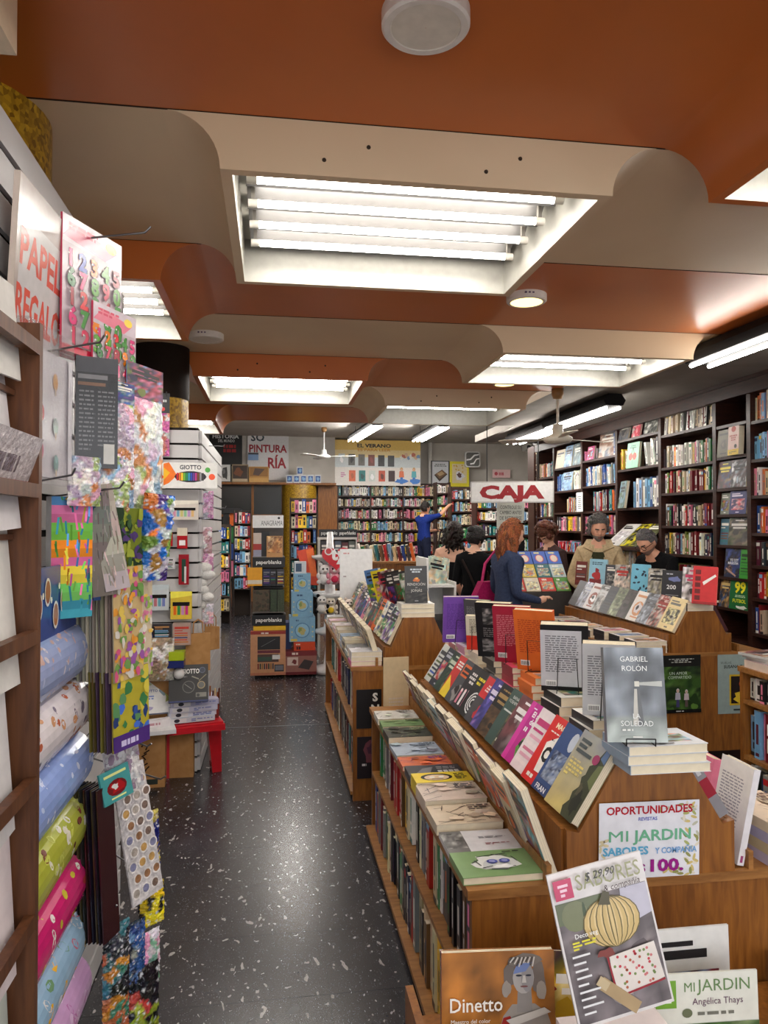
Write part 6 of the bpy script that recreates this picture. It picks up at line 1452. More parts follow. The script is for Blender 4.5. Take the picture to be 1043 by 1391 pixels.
UP = [ # px of lower-left corner, label, w, h, front, bg
 (782, 806, 'maroon and cream paperback standing at the far left of the poster table', .10, .215, None, (120,50,44)), (800, 792, 'light blue paperback with red figure standing on the poster table', .155, .25, f_lb, (150,196,216)), (822, 800, 'dark grey paperback between the light blue ones', .11, .215, None, (60,62,70)), (835, 800, 'cream paperback with red lettering standing on the poster table', .12, .225, None, (226,206,190)),
 (857, 803, 'bright blue paperback with black leaf shapes', .14, .245, f_blk2, (110,180,206)), (880, 806, 'grey-brown patterned paperback standing on the poster table', .12, .225, None, (150,140,120)), (899, 810, 'black paperback numbered 200 standing on the poster table', .145, .225, f200, (32,32,38)), (927, 812, 'white sketch paperback with pink title standing on the poster table', .145, .235, None, (226,222,222)), (941, 815, 'red paperback with white diagonal at the near end of the poster table', .15, .25, f_redd, (206,40,44))]
for i, (x, y, lab, w, h, fr, bg) in enumerate(UP):
    P = atx(x, 812, 2.755); zt = 1.052 + (.055 if i in (7, 8) else .03)
    fr = fr or art(random.Random(880+i), bg, [None,None,None,(190,50,44),None,None,None,(206,70,110)][i], [5,2,1,2,2,2,2,2][i], [vary(bg, br, .25), (90,86,84), (200,196,190), vary(bg, br, .4)])
    book(lab, w, h, .034, frame((2.745, P.y, zt), (.80,-.60,0), (.14,.12,.98)), fr, None, None, bg, vary(bg, br, .2), group=gC, page=(226,216,196))
for i in range(8):
    zz = 1.05
    for k in range(2 if i == 0 else 1):
        flat(2.735, 4.61 + .225*i, zz, .19, .15, .026, '%s paperback lying atop poster table, %s from its front, %s' % (['cream','white','ivory','pale','grey','buff','chalky','light'][i], ORD[i], ['lower','upper'][k]), art(br, (222,216,206), None, 5), (226,218,204), 0, gC, sp=(40,38,38)); zz += .0265
flat(2.80, 4.60, 1.104, .17, .14, .012, 'thin white booklet with black strip at the end of the poster table', art(br,(226,222,220),None,3), (230,226,222), .1, gC)
trough(GC, 1, 4.62, .16, .22, .03, 'dark red paperback leaning on the far slope of the poster table', art(br,(70,34,40),None,2), (70,34,40), 6, group=gC); trough(GC, 1, 4.85, .16, .22, .03, 'green sketch paperback behind the dark red leaning one', art(br,(150,160,130),None,2), (150,160,130), 6, group=gC)
for i in range(7):
    zz = .775
    for k in range(3 if i < 3 else 2): flat(2.375, 4.62 + .24*i, zz, .22, .17, .026, '%s paperback flat on poster table, row %d from front, %s in pile' % (['rose','white','grey','cream','pink','pale','ivory'][i], i+1, ORD[k]), art(br, (222,212,206), None, 1), vary((222,214,206), br, .08), br.uniform(-.05,.05), gC, sp=(60,56,58)); zz += .0265

# ================================================================ LOW BOOKCASE AT THE RIGHT EDGE (D)
root = empty('low_bookcase', (2.24, 2.3, 0)); tag(root, 'low wooden bookcase at the right edge of the picture', 'bookcase')
for nm, lo, hi in (('end_panel', (2.24,3.30,0), (2.85,3.32,.93)), ('end_panel', (2.24,2.2,0), (2.85,2.22,.93)), ('top_board', (2.235,2.19,.915), (2.86,3.33,.94)), ('shelf', (2.245,2.22,.765), (2.85,3.30,.785)), ('shelf', (2.245,2.22,.50), (2.85,3.30,.52)), ('shelf', (2.245,2.22,.23), (2.85,3.30,.25)), ('back_panel', (2.52,2.22,0), (2.54,3.30,.915)), ('plinth', (2.25,2.22,0), (2.85,3.30,.06))):
    b = MB(); b.box(lo, hi); rel(root, b.build(nm, 'oak_edge' if nm in ('shelf', 'top_board') else 'oak'))
pgs = [('ivory', (214,200,170)), ('white', (226,222,214)), ('black', (30,30,32))]
for i, (z, hr, pl) in enumerate([(.786, (.1,.122), pgs), (.521, (.18,.225), None), (.251, (.2,.235), [PAL[k] for k in (0,18,1,12,3,11,15)])]):
    spine_row((2.25, 3.295, z), AY, OX, .5, hr, .2, 333 + i, where='far end, %s shelf, low right-edge bookcase' % ['top', 'middle', 'bottom'][i], name='pocket_book', group='spines in the low bookcase', tr=(.02, .045), pal=pl)
for k in range(6): flat(2.25 + .24*(k % 2), 2.62 + .24*(k // 2), .94, .20, .2, .035, '%s paperback lying on the low bookcase, %s' % (['coral and white','cream','rose','white','pale pink','buff'][k], ['front left','front right','middle left','middle right','far left','far right'][k]), comic(vary([(222,150,130),(226,214,196),(220,170,170),(226,222,220),(230,200,200),(214,190,160)][k], br), (190,90,80), 300+k), (224,206,192), br.uniform(-.05,.05), 'books on the low bookcase')
for k in range(3): flat(2.26, 3.10 + .003*k, .976 + .012*k, .21, .2, .012, '%s magazine on the far end of the low bookcase' % ['lowest', 'middle', 'uppermost'][k], art(br,(190,196,190),None,2), (200,200,196), .1*k, 'magazines on the low bookcase', name='magazine')

# ================================================================ MID AISLE: gift stand, boxes, plush rack
root = empty('notebook_stand', (-.04, 8.1, 0)); tag(root, 'tall notebook stand with black header strips in the aisle', 'display stand')
YS = 8.1
def rp(nm, x0, y0, x1, y1, c, mt='print', d=.22, Y=YS, fr=None):
    a, b_ = aty(x0, y1, Y), aty(x1, y0, Y); b = MB(); b.box((a.x, Y, a.z), (b_.x, Y + d, b_.z), c)
    if fr: fr(Cv(b, (a.x, Y, a.z), (1,0,0), (0,0,1), (0,-1,0), b_.x-a.x, b_.z-a.z))
    return rel(root, b.build(nm, mt))
def pb(c): c.rect(0,0,1,1,(20,20,22)); c.text('paperblanks',.5,.35,.36,(236,236,232),bold=.02,wmax=.85)
rp('header_strip', 342, 835, 388, 850, (20,20,22), fr=pb); rp('header_strip', 343, 757, 387, 771, (20,20,22), fr=pb); rp('header_strip', 344, 795, 384, 799, (20,20,22))
rp('yellow_strip', 344, 850, 388, 857, (226,186,40)); rp('base_box', 346, 857, 386, 916, (60,50,46), d=.3, Y=8.16)
rp('back_board', 345, 700, 385, 835, (70,64,60), d=.02, Y=8.34)
rp('title_board', 343, 700, 385, 717, (230,230,230), d=.02, fr=lambda c: (c.rect(0,0,1,1,(230,230,230)), c.text('ANAGRAMA',.62,.18,.4,(90,90,96),wmax=.7), c.circ(.85,.78,.04,(40,40,44))))
for y in (757, 797, 832): rp('shelf', 343, y-1, 386, y+1, (110,104,98), d=.24)
def item(name, lab, x0, y0, x1, y1, Y, fr, c, t=.03, mt='print', cat='book', group=None, ang=0):
    a, b_ = aty(x0, y1, Y), aty(x1, y0, Y)
    return card(name, lab, (a.x, Y, a.z), (math.cos(R(ang)), math.sin(R(ang)), 0), b_.x-a.x, b_.z-a.z, t, fr, c, mt, cat=cat, group=group)
ng = 'notebooks on the stand'
item('notebook', 'orange-yellow notebook with white band on the stand', 336, 771, 356, 796, 8.06, lambda c: (c.rect(0,0,1,1,(236,166,30)), c.rect(0,.1,1,.32,(226,214,190))), (236,166,30), group=ng)
for k, (x0, x1, cc) in enumerate([(357,367,'navy'), (367,375,'black'), (376,386,'charcoal')]): item('notebook', '%s notebook beside the orange-yellow one' % cc, x0, 773, x1, 795, 8.12, art(br, PD[cc], (110,110,120), 5), PD[cc], group=ng)
for k, (x0, x1, bg, cc) in enumerate([(343,366,(84,70,50),'brown brocade'), (367,376,(50,64,40),'dark green patterned'), (377,386,(60,70,46),'leaning green')]): item('notebook', '%s notebook on the lower shelf of the stand' % cc, x0, 801, x1, 831, 8.10, flor(bg, [vary(bg, br, .4) for _ in range(4)], 900+k, 30), bg, group=ng)
item('art_book', 'book with a golden painting on the notebook stand', 362, 728, 384, 757, 8.08, lambda c: (c.rect(0,0,1,1,(190,140,84)), c.photo(.05,.2,.95,.98,[(170,110,60),(206,160,100),(120,70,44),(226,190,140)],br,14)), (190,140,84), group=ng)
item('notebook', 'red and white notebook at the left of the painting book', 344, 724, 355, 757, 8.12, lambda c: (c.rect(0,0,1,1,(206,190,180)), c.rect(0,0,1,.3,(150,150,170)), c.rect(0,.3,1,.55,(170,50,44))), (206,190,180), group=ng); item('notebook', 'black notebook behind the painting book', 355, 722, 366, 757, 8.16, None, (24,24,26), group=ng)
def f_set(c):
    c.rect(0,0,1,1,(206,150,110)); c.rect(0,.93,1,1,(150,50,44)); c.bars(.3,.94,.9,.98,1,(236,220,210),br,.8); c.rect(.2,.58,.84,.88,(40,38,40)); c.line(.3,.65,.7,.82,.01,(120,120,120)); c.rect(.2,.5,.84,.57,(110,50,60)); c.rect(.2,.3,.8,.48,(84,60,54)); c.rect(.2,.33,.6,.42,(60,84,70)); c.rect(.62,.36,.84,.46,(226,226,226))
    for k in range(8): c.rect(.2+.06*k,.14,.24+.06*k,.27,[(120,40,40),(40,60,50),(150,110,60),(60,60,70)][k%4],False)
    c.k += 1; c.rect(.68,.08,.95,.24,(50,46,50)); c.rect(.7,.11,.93,.22,(120,120,130)); c.rect(0,0,1,.06,(190,120,90))
item('art_set_box', 'tall orange-brown boxed art set standing on the aisle floor', 340, 857, 388, 918, 8.02, f_set, (170,70,60), .07, cat='box')
gg = 'boxes stacked beside the notebook stand'
def f_globe(c): c.rect(0,0,1,1,(130,176,206)); c.circ(.5,.46,.3,(90,136,180)); c.circ(.5,.46,.26,(150,196,220)); c.blob(.5,.46,.16,.16,(190,180,120),br); c.blob(.42,.5,.07,.08,(140,160,90),br); c.bars(.25,.83,.7,.92,1,(60,90,130),br,.8); c.rect(.05,.02,.3,.12,(206,190,90)); [c.circ(.1+.8*(k%2),.2+.2*(k//2),.03,(226,214,150)) for k in range(6)]
item('globe_box', 'light blue globe box at the bottom of the stack', 393, 838, 428, 872, 8.10, f_globe, (130,176,206), .3, cat='box', group=gg); item('globe_box', 'light blue globe box in the middle of the stack', 396, 804, 425, 838, 8.12, f_globe, (130,176,206), .3, cat='box', group=gg); item('globe_box', 'smallest light blue globe box at the top of the stack', 399, 779, 422, 804, 8.14, f_globe, (130,176,206), .25, cat='box', group=gg)
item('toy_box', 'small white and blue box on top of the globe boxes', 400, 763, 416, 779, 8.16, lambda c: (c.rect(0,0,1,1,(206,214,220)), c.rect(.1,.15,.6,.85,(60,84,110))), (206,214,220), .15, cat='box', group=gg)
item('game_box', 'orange-red flat box under the globe boxes', 399, 872, 428, 886, 8.08, lambda c: (c.rect(0,0,1,1,(206,74,40)), c.bars(.12,.25,.8,.6,1,(60,20,16),br,.9), c.bars(.1,.72,.5,.85,1,(240,220,200),br,.9)), (206,74,40), .3, cat='box', group=gg)
item('art_set_box', 'dark red boxed art case on the floor below the globe boxes', 388, 884, 430, 917, 8.04, lambda c: (c.rect(0,0,1,1,(120,40,44)), c.rect(0,.12,1,.8,(150,100,90)), c.bars(.2,.85,.7,.95,1,(230,210,200),br,.9), c.rect(.05,.4,.4,.75,(214,190,180)), c.blob(.28,.55,.08,.1,(120,50,50),br), c.quad([(.4,.3),(.75,.2),(.9,.55),(.6,.65)],(60,50,50)), c.rect(0,0,1,.12,(100,20,26))), (120,40,44), .34, cat='box', group=gg)
item('folder', 'dark blue folder standing behind the globe boxes', 388, 846, 396, 884, 8.2, None, (40,56,110), .25, cat='folder', group=gg)
P = aty(418, 795, 8.3); b = MB(); b.add([V((P.x-.02,8.3,P.z)), V((P.x+.12,8.3,P.z)), V((P.x+.06,8.3,P.z+.42)), V((P.x-.12,8.3,P.z+.38))], [(0,1,2,3)], (214,70,36)); b.add([V((P.x-.02,8.312,P.z)), V((P.x+.12,8.312,P.z)), V((P.x+.06,8.312,P.z+.42)), V((P.x-.12,8.312,P.z+.38))], [(3,2,1,0)], (190,60,30)); b.add([V((P.x+.03,8.298,P.z+.1)), V((P.x+.1,8.298,P.z+.1)), V((P.x+.06,8.298,P.z+.41)), V((P.x-.02,8.298,P.z+.39))], [(0,1,2,3)], (236,110,40)); tag(b.build('display_board', 'print'), 'orange-red slanted display board above the globe boxes', 'board')
# white curved plush rack
root = empty('plush_rack', (.55, 8.2, 0)); tag(root, 'white moulded plastic rack with round trays for plush toys', 'display rack')
P0 = aty(441, 915, 8.2); cx = P0.x + .06
b = MB(); b.lathe([(.0,0),(.18,0),(.19,.03),(.17,.06),(.07,.09),(.05,.3),(.07,.4),(.17,.44),(.18,.47),(.07,.5),(.05,.72),(.08,.80),(.185,.84),(.195,.88),(.19,.885),(.06,.87),(.05,1.15),(.09,1.22),(.20,1.26),(.205,1.29),(.05,1.28),(.03,1.55),(.0,1.55)], (cx, 8.25, 0), (226,226,226), n=28); rel(root, b.build('trays', 'glossy'))
def plush(lab, px, Y, s, body, dark=None, hearts=None):
    P = aty(px[0], px[1], Y); root = empty('plush_toy', P); tag(root, lab, 'plush toy', 'plush toys on the white rack')
    b = MB(); b.ball(P + V((0,0,.05*s)), (.06*s,.05*s,.06*s), body); rel(root, b.build('torso', 'plush'))
    b = MB(); b.ball(P + V((0,-.01*s,.14*s)), (.055*s,.05*s,.05*s), body); b.ball(P + V((0,-.055*s,.13*s)), (.02*s,.015*s,.015*s), (236,230,226)); 
    for k in (-1,1): b.ball(P + V((k*.02*s,-.055*s,.15*s)), .009*s, (20,20,24), 0, 8, 6)
    rel(root, b.build('head', 'plush'))
    for k in (-1,1):
        b = MB(); b.ball(P + V((k*.04*s,0,.19*s)), .02*s, dark or body, 0, 8, 6); rel(root, b.build('ear', 'plush')); b = MB(); b.ball(P + V((k*.06*s,-.03*s,.02*s)), (.022*s,.04*s,.022*s), dark or body, 0, 8, 6); rel(root, b.build('leg', 'plush')); b = MB(); b.ball(P + V((k*.065*s,-.02*s,.08*s)), (.018*s,.03*s,.03*s), dark or body, 0, 8, 6); rel(root, b.build('arm', 'plush'))
    if hearts: b = MB(); b.ball(P + V((0,-.06*s,.05*s)), (.035*s,.015*s,.035*s), hearts); rel(root, b.build('belly_heart', 'plush'))
plush('black and white plush panda on the white rack', (437,833), 8.1, 1.0, (230,228,226), (26,26,28)); plush('white and yellow plush bear beside the panda', (449,834), 8.1, .95, (230,220,206), (226,214,200), (226,190,50)); plush('fluffy white plush toy on the upper tray', (441,793), 8.1, 1.1, (232,230,230)); plush('pink plush toy beside the fluffy white one', (454,793), 8.08, 1.1, (226,170,180), (226,150,165), (206,60,90)); plush('small pale plush toy at the table edge', (474,835), 6.3, .7, (226,210,200), (206,190,180))
b = MB(); pts = []
for k in range(28):
    t = 2*math.pi*k/28; pts.append((16*math.sin(t)**3/17, (13*math.cos(t)-5*math.cos(2*t)-2*math.cos(3*t)-math.cos(4*t))/17))
P = aty(457, 757, 8.0); b.prism(pts[::-1], lambda u, v, w: V((P.x + u*.17, w, P.z + v*.15)), 8.0, 8.03, (200,26,40)); cv = Cv(b, V((P.x-.17,8.0,P.z-.15)), (1,0,0), (0,0,1), (0,-1,0), .34, .3); cv.circ(.25,.72,.13,(226,214,214)); cv.circ(.25,.72,.09,(196,60,66)); cv.text('ty',.56,.42,.42,(240,236,236),bold=.05,wmax=.5)
tag(b.build('heart_sign', 'glossy'), 'red heart-shaped sign with white letters above the plush toys', 'sign')
# header rail with two lettered strips, and notebooks below
root = empty('notebook_shelf', aty(460, 740, 9.2)); tag(root, 'notebook shelf with a double black header strip behind the heart sign', 'display shelf'); 
def pb2(c): c.rect(0,0,1,1,(20,20,22)); c.text('paperblanks',.27,.35,.4,(220,220,216),bold=.01,wmax=.42); c.text('paperblanks',.75,.35,.4,(236,236,232),bold=.01,wmax=.42)
rp('header_strip', 433, 719, 485, 730, (20,20,22), d=.02, Y=9.2, fr=pb2); rp('top_board', 433, 730, 485, 733, (200,196,190), d=.3, Y=9.2); rp('back_board', 434, 733, 484, 800, (84,76,70), d=.02, Y=9.48); rp('side_panel', 433, 733, 435, 905, (190,186,180), d=.28, Y=9.2); rp('side_panel', 483, 733, 485, 905, (190,186,180), d=.28, Y=9.2); rp('shelf', 434, 768, 484, 770, (190,186,180), d=.28, Y=9.2)
for k in range(5): item('notebook', '%s notebook standing under the double header strip' % ['charcoal','brown','slate','maroon','grey-green'][k], 436+9.4*k, 735+k%2*2, 444.5+9.4*k, 767, 9.25, art(br, [(60,60,64),(110,80,60),(84,96,110),(96,44,50),(96,104,96)][k], None, 5), [(60,60,64),(110,80,60),(84,96,110),(96,44,50),(96,104,96)][k], group='notebooks under the double header strip')
# wire book racks further back
def book_rack(lab, x0, x1, ytop, ybot, Y, rows_, seed, gname):
    q = random.Random(seed); a, b_ = aty(x0, ybot, Y), aty(x1, ytop, Y); root = empty('book_rack', (a.x, Y, 0)); tag(root, lab, 'book rack')
    b = MB(); b.box((a.x-.015, Y+.2, 0), (b_.x+.015, Y+.23, b_.z), (60,52,48)); rel(root, b.build('back_panel', 'matte'))
    for x in (a.x-.015, b_.x): b = MB(); b.box((x, Y, 0), (x+.015, Y+.2, b_.z), (60,52,48)); rel(root, b.build('side_panel', 'matte'))
    n = rows_; dz = (b_.z - a.z)/n
    mass = MB()
    for k in range(n):
        z = a.z + k*dz; b = MB(); b.box((a.x, Y, z-.015), (b_.x, Y+.2, z), (70,62,56)); rel(root, b.build('shelf', 'matte'))
        spine_row((a.x+.003, Y+.01, z), (1,0,0), (0,-1,0), b_.x-a.x-.006, (dz*.72, dz*.9), .17, seed*10+k, mass=mass, tr=(.03,.06), pal=[PAL[i] for i in (3,6,14,1,10,5,2,11,9)])
    o = mass.build('shelved_paperbacks', 'print'); tag(o, 'rows of small paperbacks on the ' + gname, 'books', kind='stuff')
book_rack('book rack crowded with bright paperbacks behind the globe boxes', 395, 430, 676, 800, 10.5, 6, 71, 'rack behind the globe boxes')
book_rack('narrow dark book rack at the far end of the aisle', 318, 340, 693, 800, 13.5, 6, 72, 'narrow rack at the aisle end')
book_rack('low bookcase beside the far end of the slatted display', 291, 312, 712, 830, 12.5, 6, 73, 'shelf beside the slatted display')
root = empty('spinner_rack', aty(316, 785, 14.8)); tag(root, 'dark spinner rack with magazines above the wooden stools', 'spinner rack')
for k in range(4):
    for s in range(3): rp('magazine_face', 303+9*s, 693+23*k, 311+9*s, 714+23*k, PAL[(k*3+s*5) % len(PAL)][1], d=.02, Y=14.8 + .05*(s % 2))
rp('post', 315, 690, 317, 826, (40,38,38), d=.05, Y=14.9); rp('top_sign', 304, 690, 327, 697, (30,30,32), d=.03, Y=14.75)
for px in (305, 319):
    P = aty(px, 823, 15.3); root = empty('wooden_stool', (P.x, 15.3, 0)); tag(root, 'brown wooden stool at the end of the aisle, %s of two' % ('left' if px < 310 else 'right'), 'stool', 'wooden stools')
    b = MB(); b.lathe([(0,.6),(.15,.6),(.155,.58),(.15,.565),(0,.565)], (P.x,15.3,0), (110,66,36), n=20); rel(root, b.build('seat', 'print'))
    for sx in (-1,1):
        for sy in (-1,1): b = MB(); b.tube([(P.x+sx*.1,15.3+sy*.1,.57), (P.x+sx*.16,15.3+sy*.16,0)], .017, (100,58,30), n=8); rel(root, b.build('leg', 'print'))
    b = MB(); b.tube([(P.x-.13,15.17,.25),(P.x+.13,15.17,.25)], .011, (100,58,30), n=6); rel(root, b.build('stretcher', 'print'))

# ================================================================ BACK OF THE SHOP
# left rear partition with a ledge, dark glazing below
PY = 16.2
a = aty(270, 657, PY); b_ = aty(455, 657, PY)
wall('wall_partition', (a.x-1.0, PY+.02, 2.52), (b_.x, PY+.1, HH), 'plaster', 'pale partition wall above the ledge at the back left')
b = MB(); b.box((a.x-1, PY-.3, 2.49), (b_.x, PY+.1, 2.535)); struct(b.build('trim_3', 'oak'), 'brown wooden ledge across the back left')
root = struct(empty('window_1', (a.x-1, PY, 0)), 'dark glazed partition under the ledge')
g0, g1 = aty(285, 700, PY), aty(384, 660, PY)
b = MB(); b.box((a.x-1, PY+.02, 0), (g1.x, PY+.03, 2.49), (24,26,24)); rel(root, b.build('pane', 'glossy'))
for px in (343, 384): P = aty(px, 680, PY); b = MB(); b.box((P.x-.025, PY-.02, 0), (P.x+.025, PY+.02, 2.49)); rel(root, b.build('mullion', 'oak'))
P = aty(300, 700, PY); b = MB(); b.box((a.x-1, PY-.02, P.z-.03), (g1.x, PY+.02, P.z+.02)); rel(root, b.build('transom', 'oak'))
b = MB(); P = aty(407, 680, 15.9); b.lathe([(.37,0),(.37,2.49)], (P.x, 16.2, 0), n=32); struct(b.build('column_3', 'gold_mosaic'), 'far gold mosaic column below the ledge')
b = MB(); q0, q1 = aty(432, 690, PY), aty(458, 660, PY); b.box((q0.x, PY, 0), (q1.x, PY+.05, 2.49)); struct(b.build('wall_panel', 'oak'), 'brown wooden panel beside the far gold column')
def sign(name, lab, x0, y0, x1, y1, Y, fr, bs, t=.02, mt='print', cat='sign'):
    return item(name, lab, x0, y0, x1, y1, Y, fr, bs, t, mt, cat)
def f_hist(c): c.rect(0,0,1,1,(18,18,20)); c.text('LA GRAN',.62,.83,.07,(190,190,190),bold=.02,wmax=.45); c.text('HISTORIA',.5,.72,.1,(206,206,206),bold=.03,stretch=.8); c.text('DEL MUNDO',.52,.62,.07,(190,190,190),bold=.02,wmax=.5); c.bars(.35,.36,.9,.58,2,(150,30,30),br,.75,'c')
sign('wall_poster', 'black poster with white and red lettering above the ledge', 284, 581, 329, 633, 16.15, f_hist, (18,18,20), cat='poster')
def f_pint(c): c.rect(0,0,1,1,(206,204,206)); c.rect(0,.84,.72,1,(130,130,138)); c.bars(.1,.88,.65,.96,2,(90,80,100),br,.6,'c'); c.text('SO',.08,.7,.13,(50,60,70),bold=.03,al='l'); c.text('PINTURA',.5,.5,.13,(150,30,44),bold=.03,stretch=.92); c.text('RÍA',.72,.22,.18,(150,30,44),bold=.03,stretch=.45)
sign('wall_poster', 'white poster with dark red PINTURA lettering above the ledge', 336, 577, 392, 652, 16.18, f_pint, (206,204,206), cat='poster')
sign('picture_frame', 'white framed drawing standing on the ledge', 294, 630, 314, 655, 15.95, lambda c: (c.rect(0,0,1,1,(40,40,40)), c.rect(.06,.05,.94,.95,(206,206,204)), c.blob(.6,.5,.2,.3,(60,60,60),br), c.blob(.5,.6,.1,.14,(110,110,110),br)), (40,40,40), .03, cat='picture')
sign('picture_frame', 'dark brown picture standing on the ledge', 315, 631, 337, 655, 15.98, lambda c: (c.rect(0,0,1,1,(150,130,100)), c.rect(.05,.06,.95,.94,(60,44,34)), c.blob(.4,.6,.25,.25,(120,70,40),br), c.rect(.05,.06,.95,.2,(190,170,140))), (60,44,34), .03, cat='picture')
sign('wooden_case', 'open wooden case on the ledge below the PINTURA poster', 338, 634, 365, 656, 15.95, lambda c: (c.rect(0,0,1,1,(190,140,70)), c.rect(.05,.4,.95,.95,(150,104,50)), c.quad([(.2,.5),(.5,.45),(.8,.85),(.3,.9)],(90,70,60)), c.rect(0,.0,1,.3,(206,160,90))), (190,140,70), .2, cat='case')
sign('blue_card', 'small blue and white card on the white poster', 337, 615, 351, 625, 16.12, lambda c: (c.rect(0,0,1,1,(120,150,190)), c.rect(0,.75,1,1,(60,60,70))), (120,150,190), .01, cat='card')
for k in range(6):
    x0 = [389,398.5,408,417.5,427.5,403][k]; y0 = 645 if k < 5 else 634
    sign('blue_tile', 'small framed blue picture on the ledge, %s' % (ORD[k] + ' from the left' if k < 5 else 'single one on top'), x0, y0, x0+8.5, y0+11, 15.9, lambda c: (c.rect(0,0,1,1,(206,210,214)), c.rect(.12,.15,.88,.85,(50,84,150)), c.blob(.5,.5,.25,.25,(130,170,206),br)), (206,210,214), .04, cat='picture')
# summer banner
def f_ver(c):
    c.rect(0,0,1,1,(232,226,220)); c.rect(0,.72,1,1,(222,186,96)); c.rect(0,.62,1,.78,(228,206,150)); c.rect(0,.4,1,.62,(206,214,216)); c.text('EL VERANO',.515,.84,.075,(30,24,22),bold=.04,stretch=.35); c.text('ES PARA LEER',.515,.755,.06,(206,140,40),bold=.02,stretch=.34)
    for k, cc in enumerate([(70,150,190),(206,214,216),(96,96,92),(110,104,100),(120,60,50),(40,40,44),(66,70,76)]): c.rect(.045+.102*k,.45-.005*k,.112+.102*k,.7-.006*k,cc); c.blob(.08+.102*k,.56,.018,.06,vary(cc,br,.5),br)
    for k, cc in enumerate([(226,110,70),(40,130,130),(214,220,214),(206,80,50),(60,34,38)]): c.rect(.255+.102*k,.09,.322+.102*k,.33,cc); c.blob(.29+.102*k,.2,.018,.06,vary(cc,br,.5),br)
    for k in range(8): c.blob(.8+.025*k,.62+.03*(k%3),.02,.05,[(226,226,220),(190,110,90),(214,180,150),(120,150,190)][k%4],br)
    for x, cc in ((.8,(226,120,80)), (.93,(90,170,180))): c.figure(x,.04,.36,(226,180,150),cc,(60,120,200),(206,150,60)); c.blob(x,.1,.06,.05,(70,130,210),br)
    c.bars(.05,.14,.12,.2,2,(190,90,100),br,.5); c.bars(.17,.18,.23,.3,3,(200,120,170),br,.5)
sign('banner', 'wide summer reading banner with rows of book covers', 440, 599, 571, 659, 16.35, f_ver, (232,226,220), .03, cat='banner')
def f_bk(c): c.rect(0,0,1,1,(36,36,40)); c.rect(.04,.03,.96,.97,(190,192,196)); c.bars(.15,.78,.85,.9,2,(50,50,56),br,.5,'c'); c.quad([(.15,.45),(.6,.66),(.9,.48),(.45,.2)],(60,44,34)); c.quad([(.2,.48),(.6,.66),(.86,.5),(.46,.3)],(110,80,54)); c.quad([(.3,.5),(.58,.6),(.74,.5),(.46,.4)],(170,140,100))
sign('framed_poster', 'framed poster of an old book on the back wall', 586, 626, 610, 661, 16.7, f_bk, (36,36,40), .03, cat='poster')
def f_ye(c): c.rect(0,0,1,1,(214,200,40)); c.rect(.12,.14,.88,.9,(206,190,150)); c.blob(.5,.4,.25,.2,(206,206,214),br); c.blob(.5,.45,.12,.1,(90,60,60),br); [c.circ(br.uniform(.2,.8),br.uniform(.55,.85),.04,(190,150,60)) for _ in range(8)]
sign('framed_poster', 'yellow bordered poster on the back wall', 611, 627, 637, 661, 16.72, f_ye, (214,200,40), .02, cat='poster')
P = aty(642, 624, 16.6); root = empty('wall_emblem', P); tag(root, 'silver rounded-square emblem with a white wave on the back wall', 'emblem')
def rsq(s, r, n=6):
    o = []
    for cx_, cy_, a0 in ((s-r,s-r,0),(-s+r,s-r,90),(-s+r,-s+r,180),(s-r,-s+r,270)): o += [(cx_+r*math.cos(R(a0+90*k/n)), cy_+r*math.sin(R(a0+90*k/n))) for k in range(n+1)]
    return o
b = MB(); b.prism(rsq(.18,.06)[::-1], lambda u, v, w: V((P.x+u, w, P.z+v)), 16.6, 16.68, (214,214,214)); rel(root, b.build('rim', 'glossy'))
b = MB(); b.prism(rsq(.155,.05)[::-1], lambda u, v, w: V((P.x+u, w, P.z+v)), 16.59, 16.61, (96,96,94)); cv = Cv(b, V((P.x-.155,16.59,P.z-.155)), (1,0,0), (0,0,1), (0,-1,0), .31, .31); cv.quad([(.02,.5),(.3,.55),(.6,.85),(.98,.9),(.98,.82),(.65,.75),(.35,.45),(.02,.4)],(236,236,236)); cv.quad([(.3,.2),(.55,.25),(.75,.55),(.98,.6),(.98,.52),(.8,.48),(.6,.15),(.3,.1)],(236,236,236)); rel(root, b.build('face', 'glossy'))
sign('wall_notice', 'small pale pink notice on the back wall', 669, 638, 693, 649, 16.9, lambda c: (c.rect(0,0,1,1,(226,190,190)), c.circ(.2,.5,.1,(190,80,90)), c.bars(.35,.3,.9,.7,1,(190,90,100),br,.9)), (226,190,190), .01, cat='notice')
b = MB(); P = aty(584, 660, 16.9); b.tube([(P.x,16.9,1.2),(P.x,16.9,HH)], .05, (206,202,196), n=10); tag(b.build('wall_pipe', 'print'), 'pale vertical pipe on the back wall', 'pipe')
b = MB(); P = aty(716, 608, 16.8); b.box((P.x-.07,16.7,P.z-.08),(P.x+.07,16.98,P.z+.08),(214,210,204)); b.ball((P.x,16.69,P.z),.05,(60,60,64)); tag(b.build('wall_camera', 'print'), 'white security camera high on the back wall', 'camera')
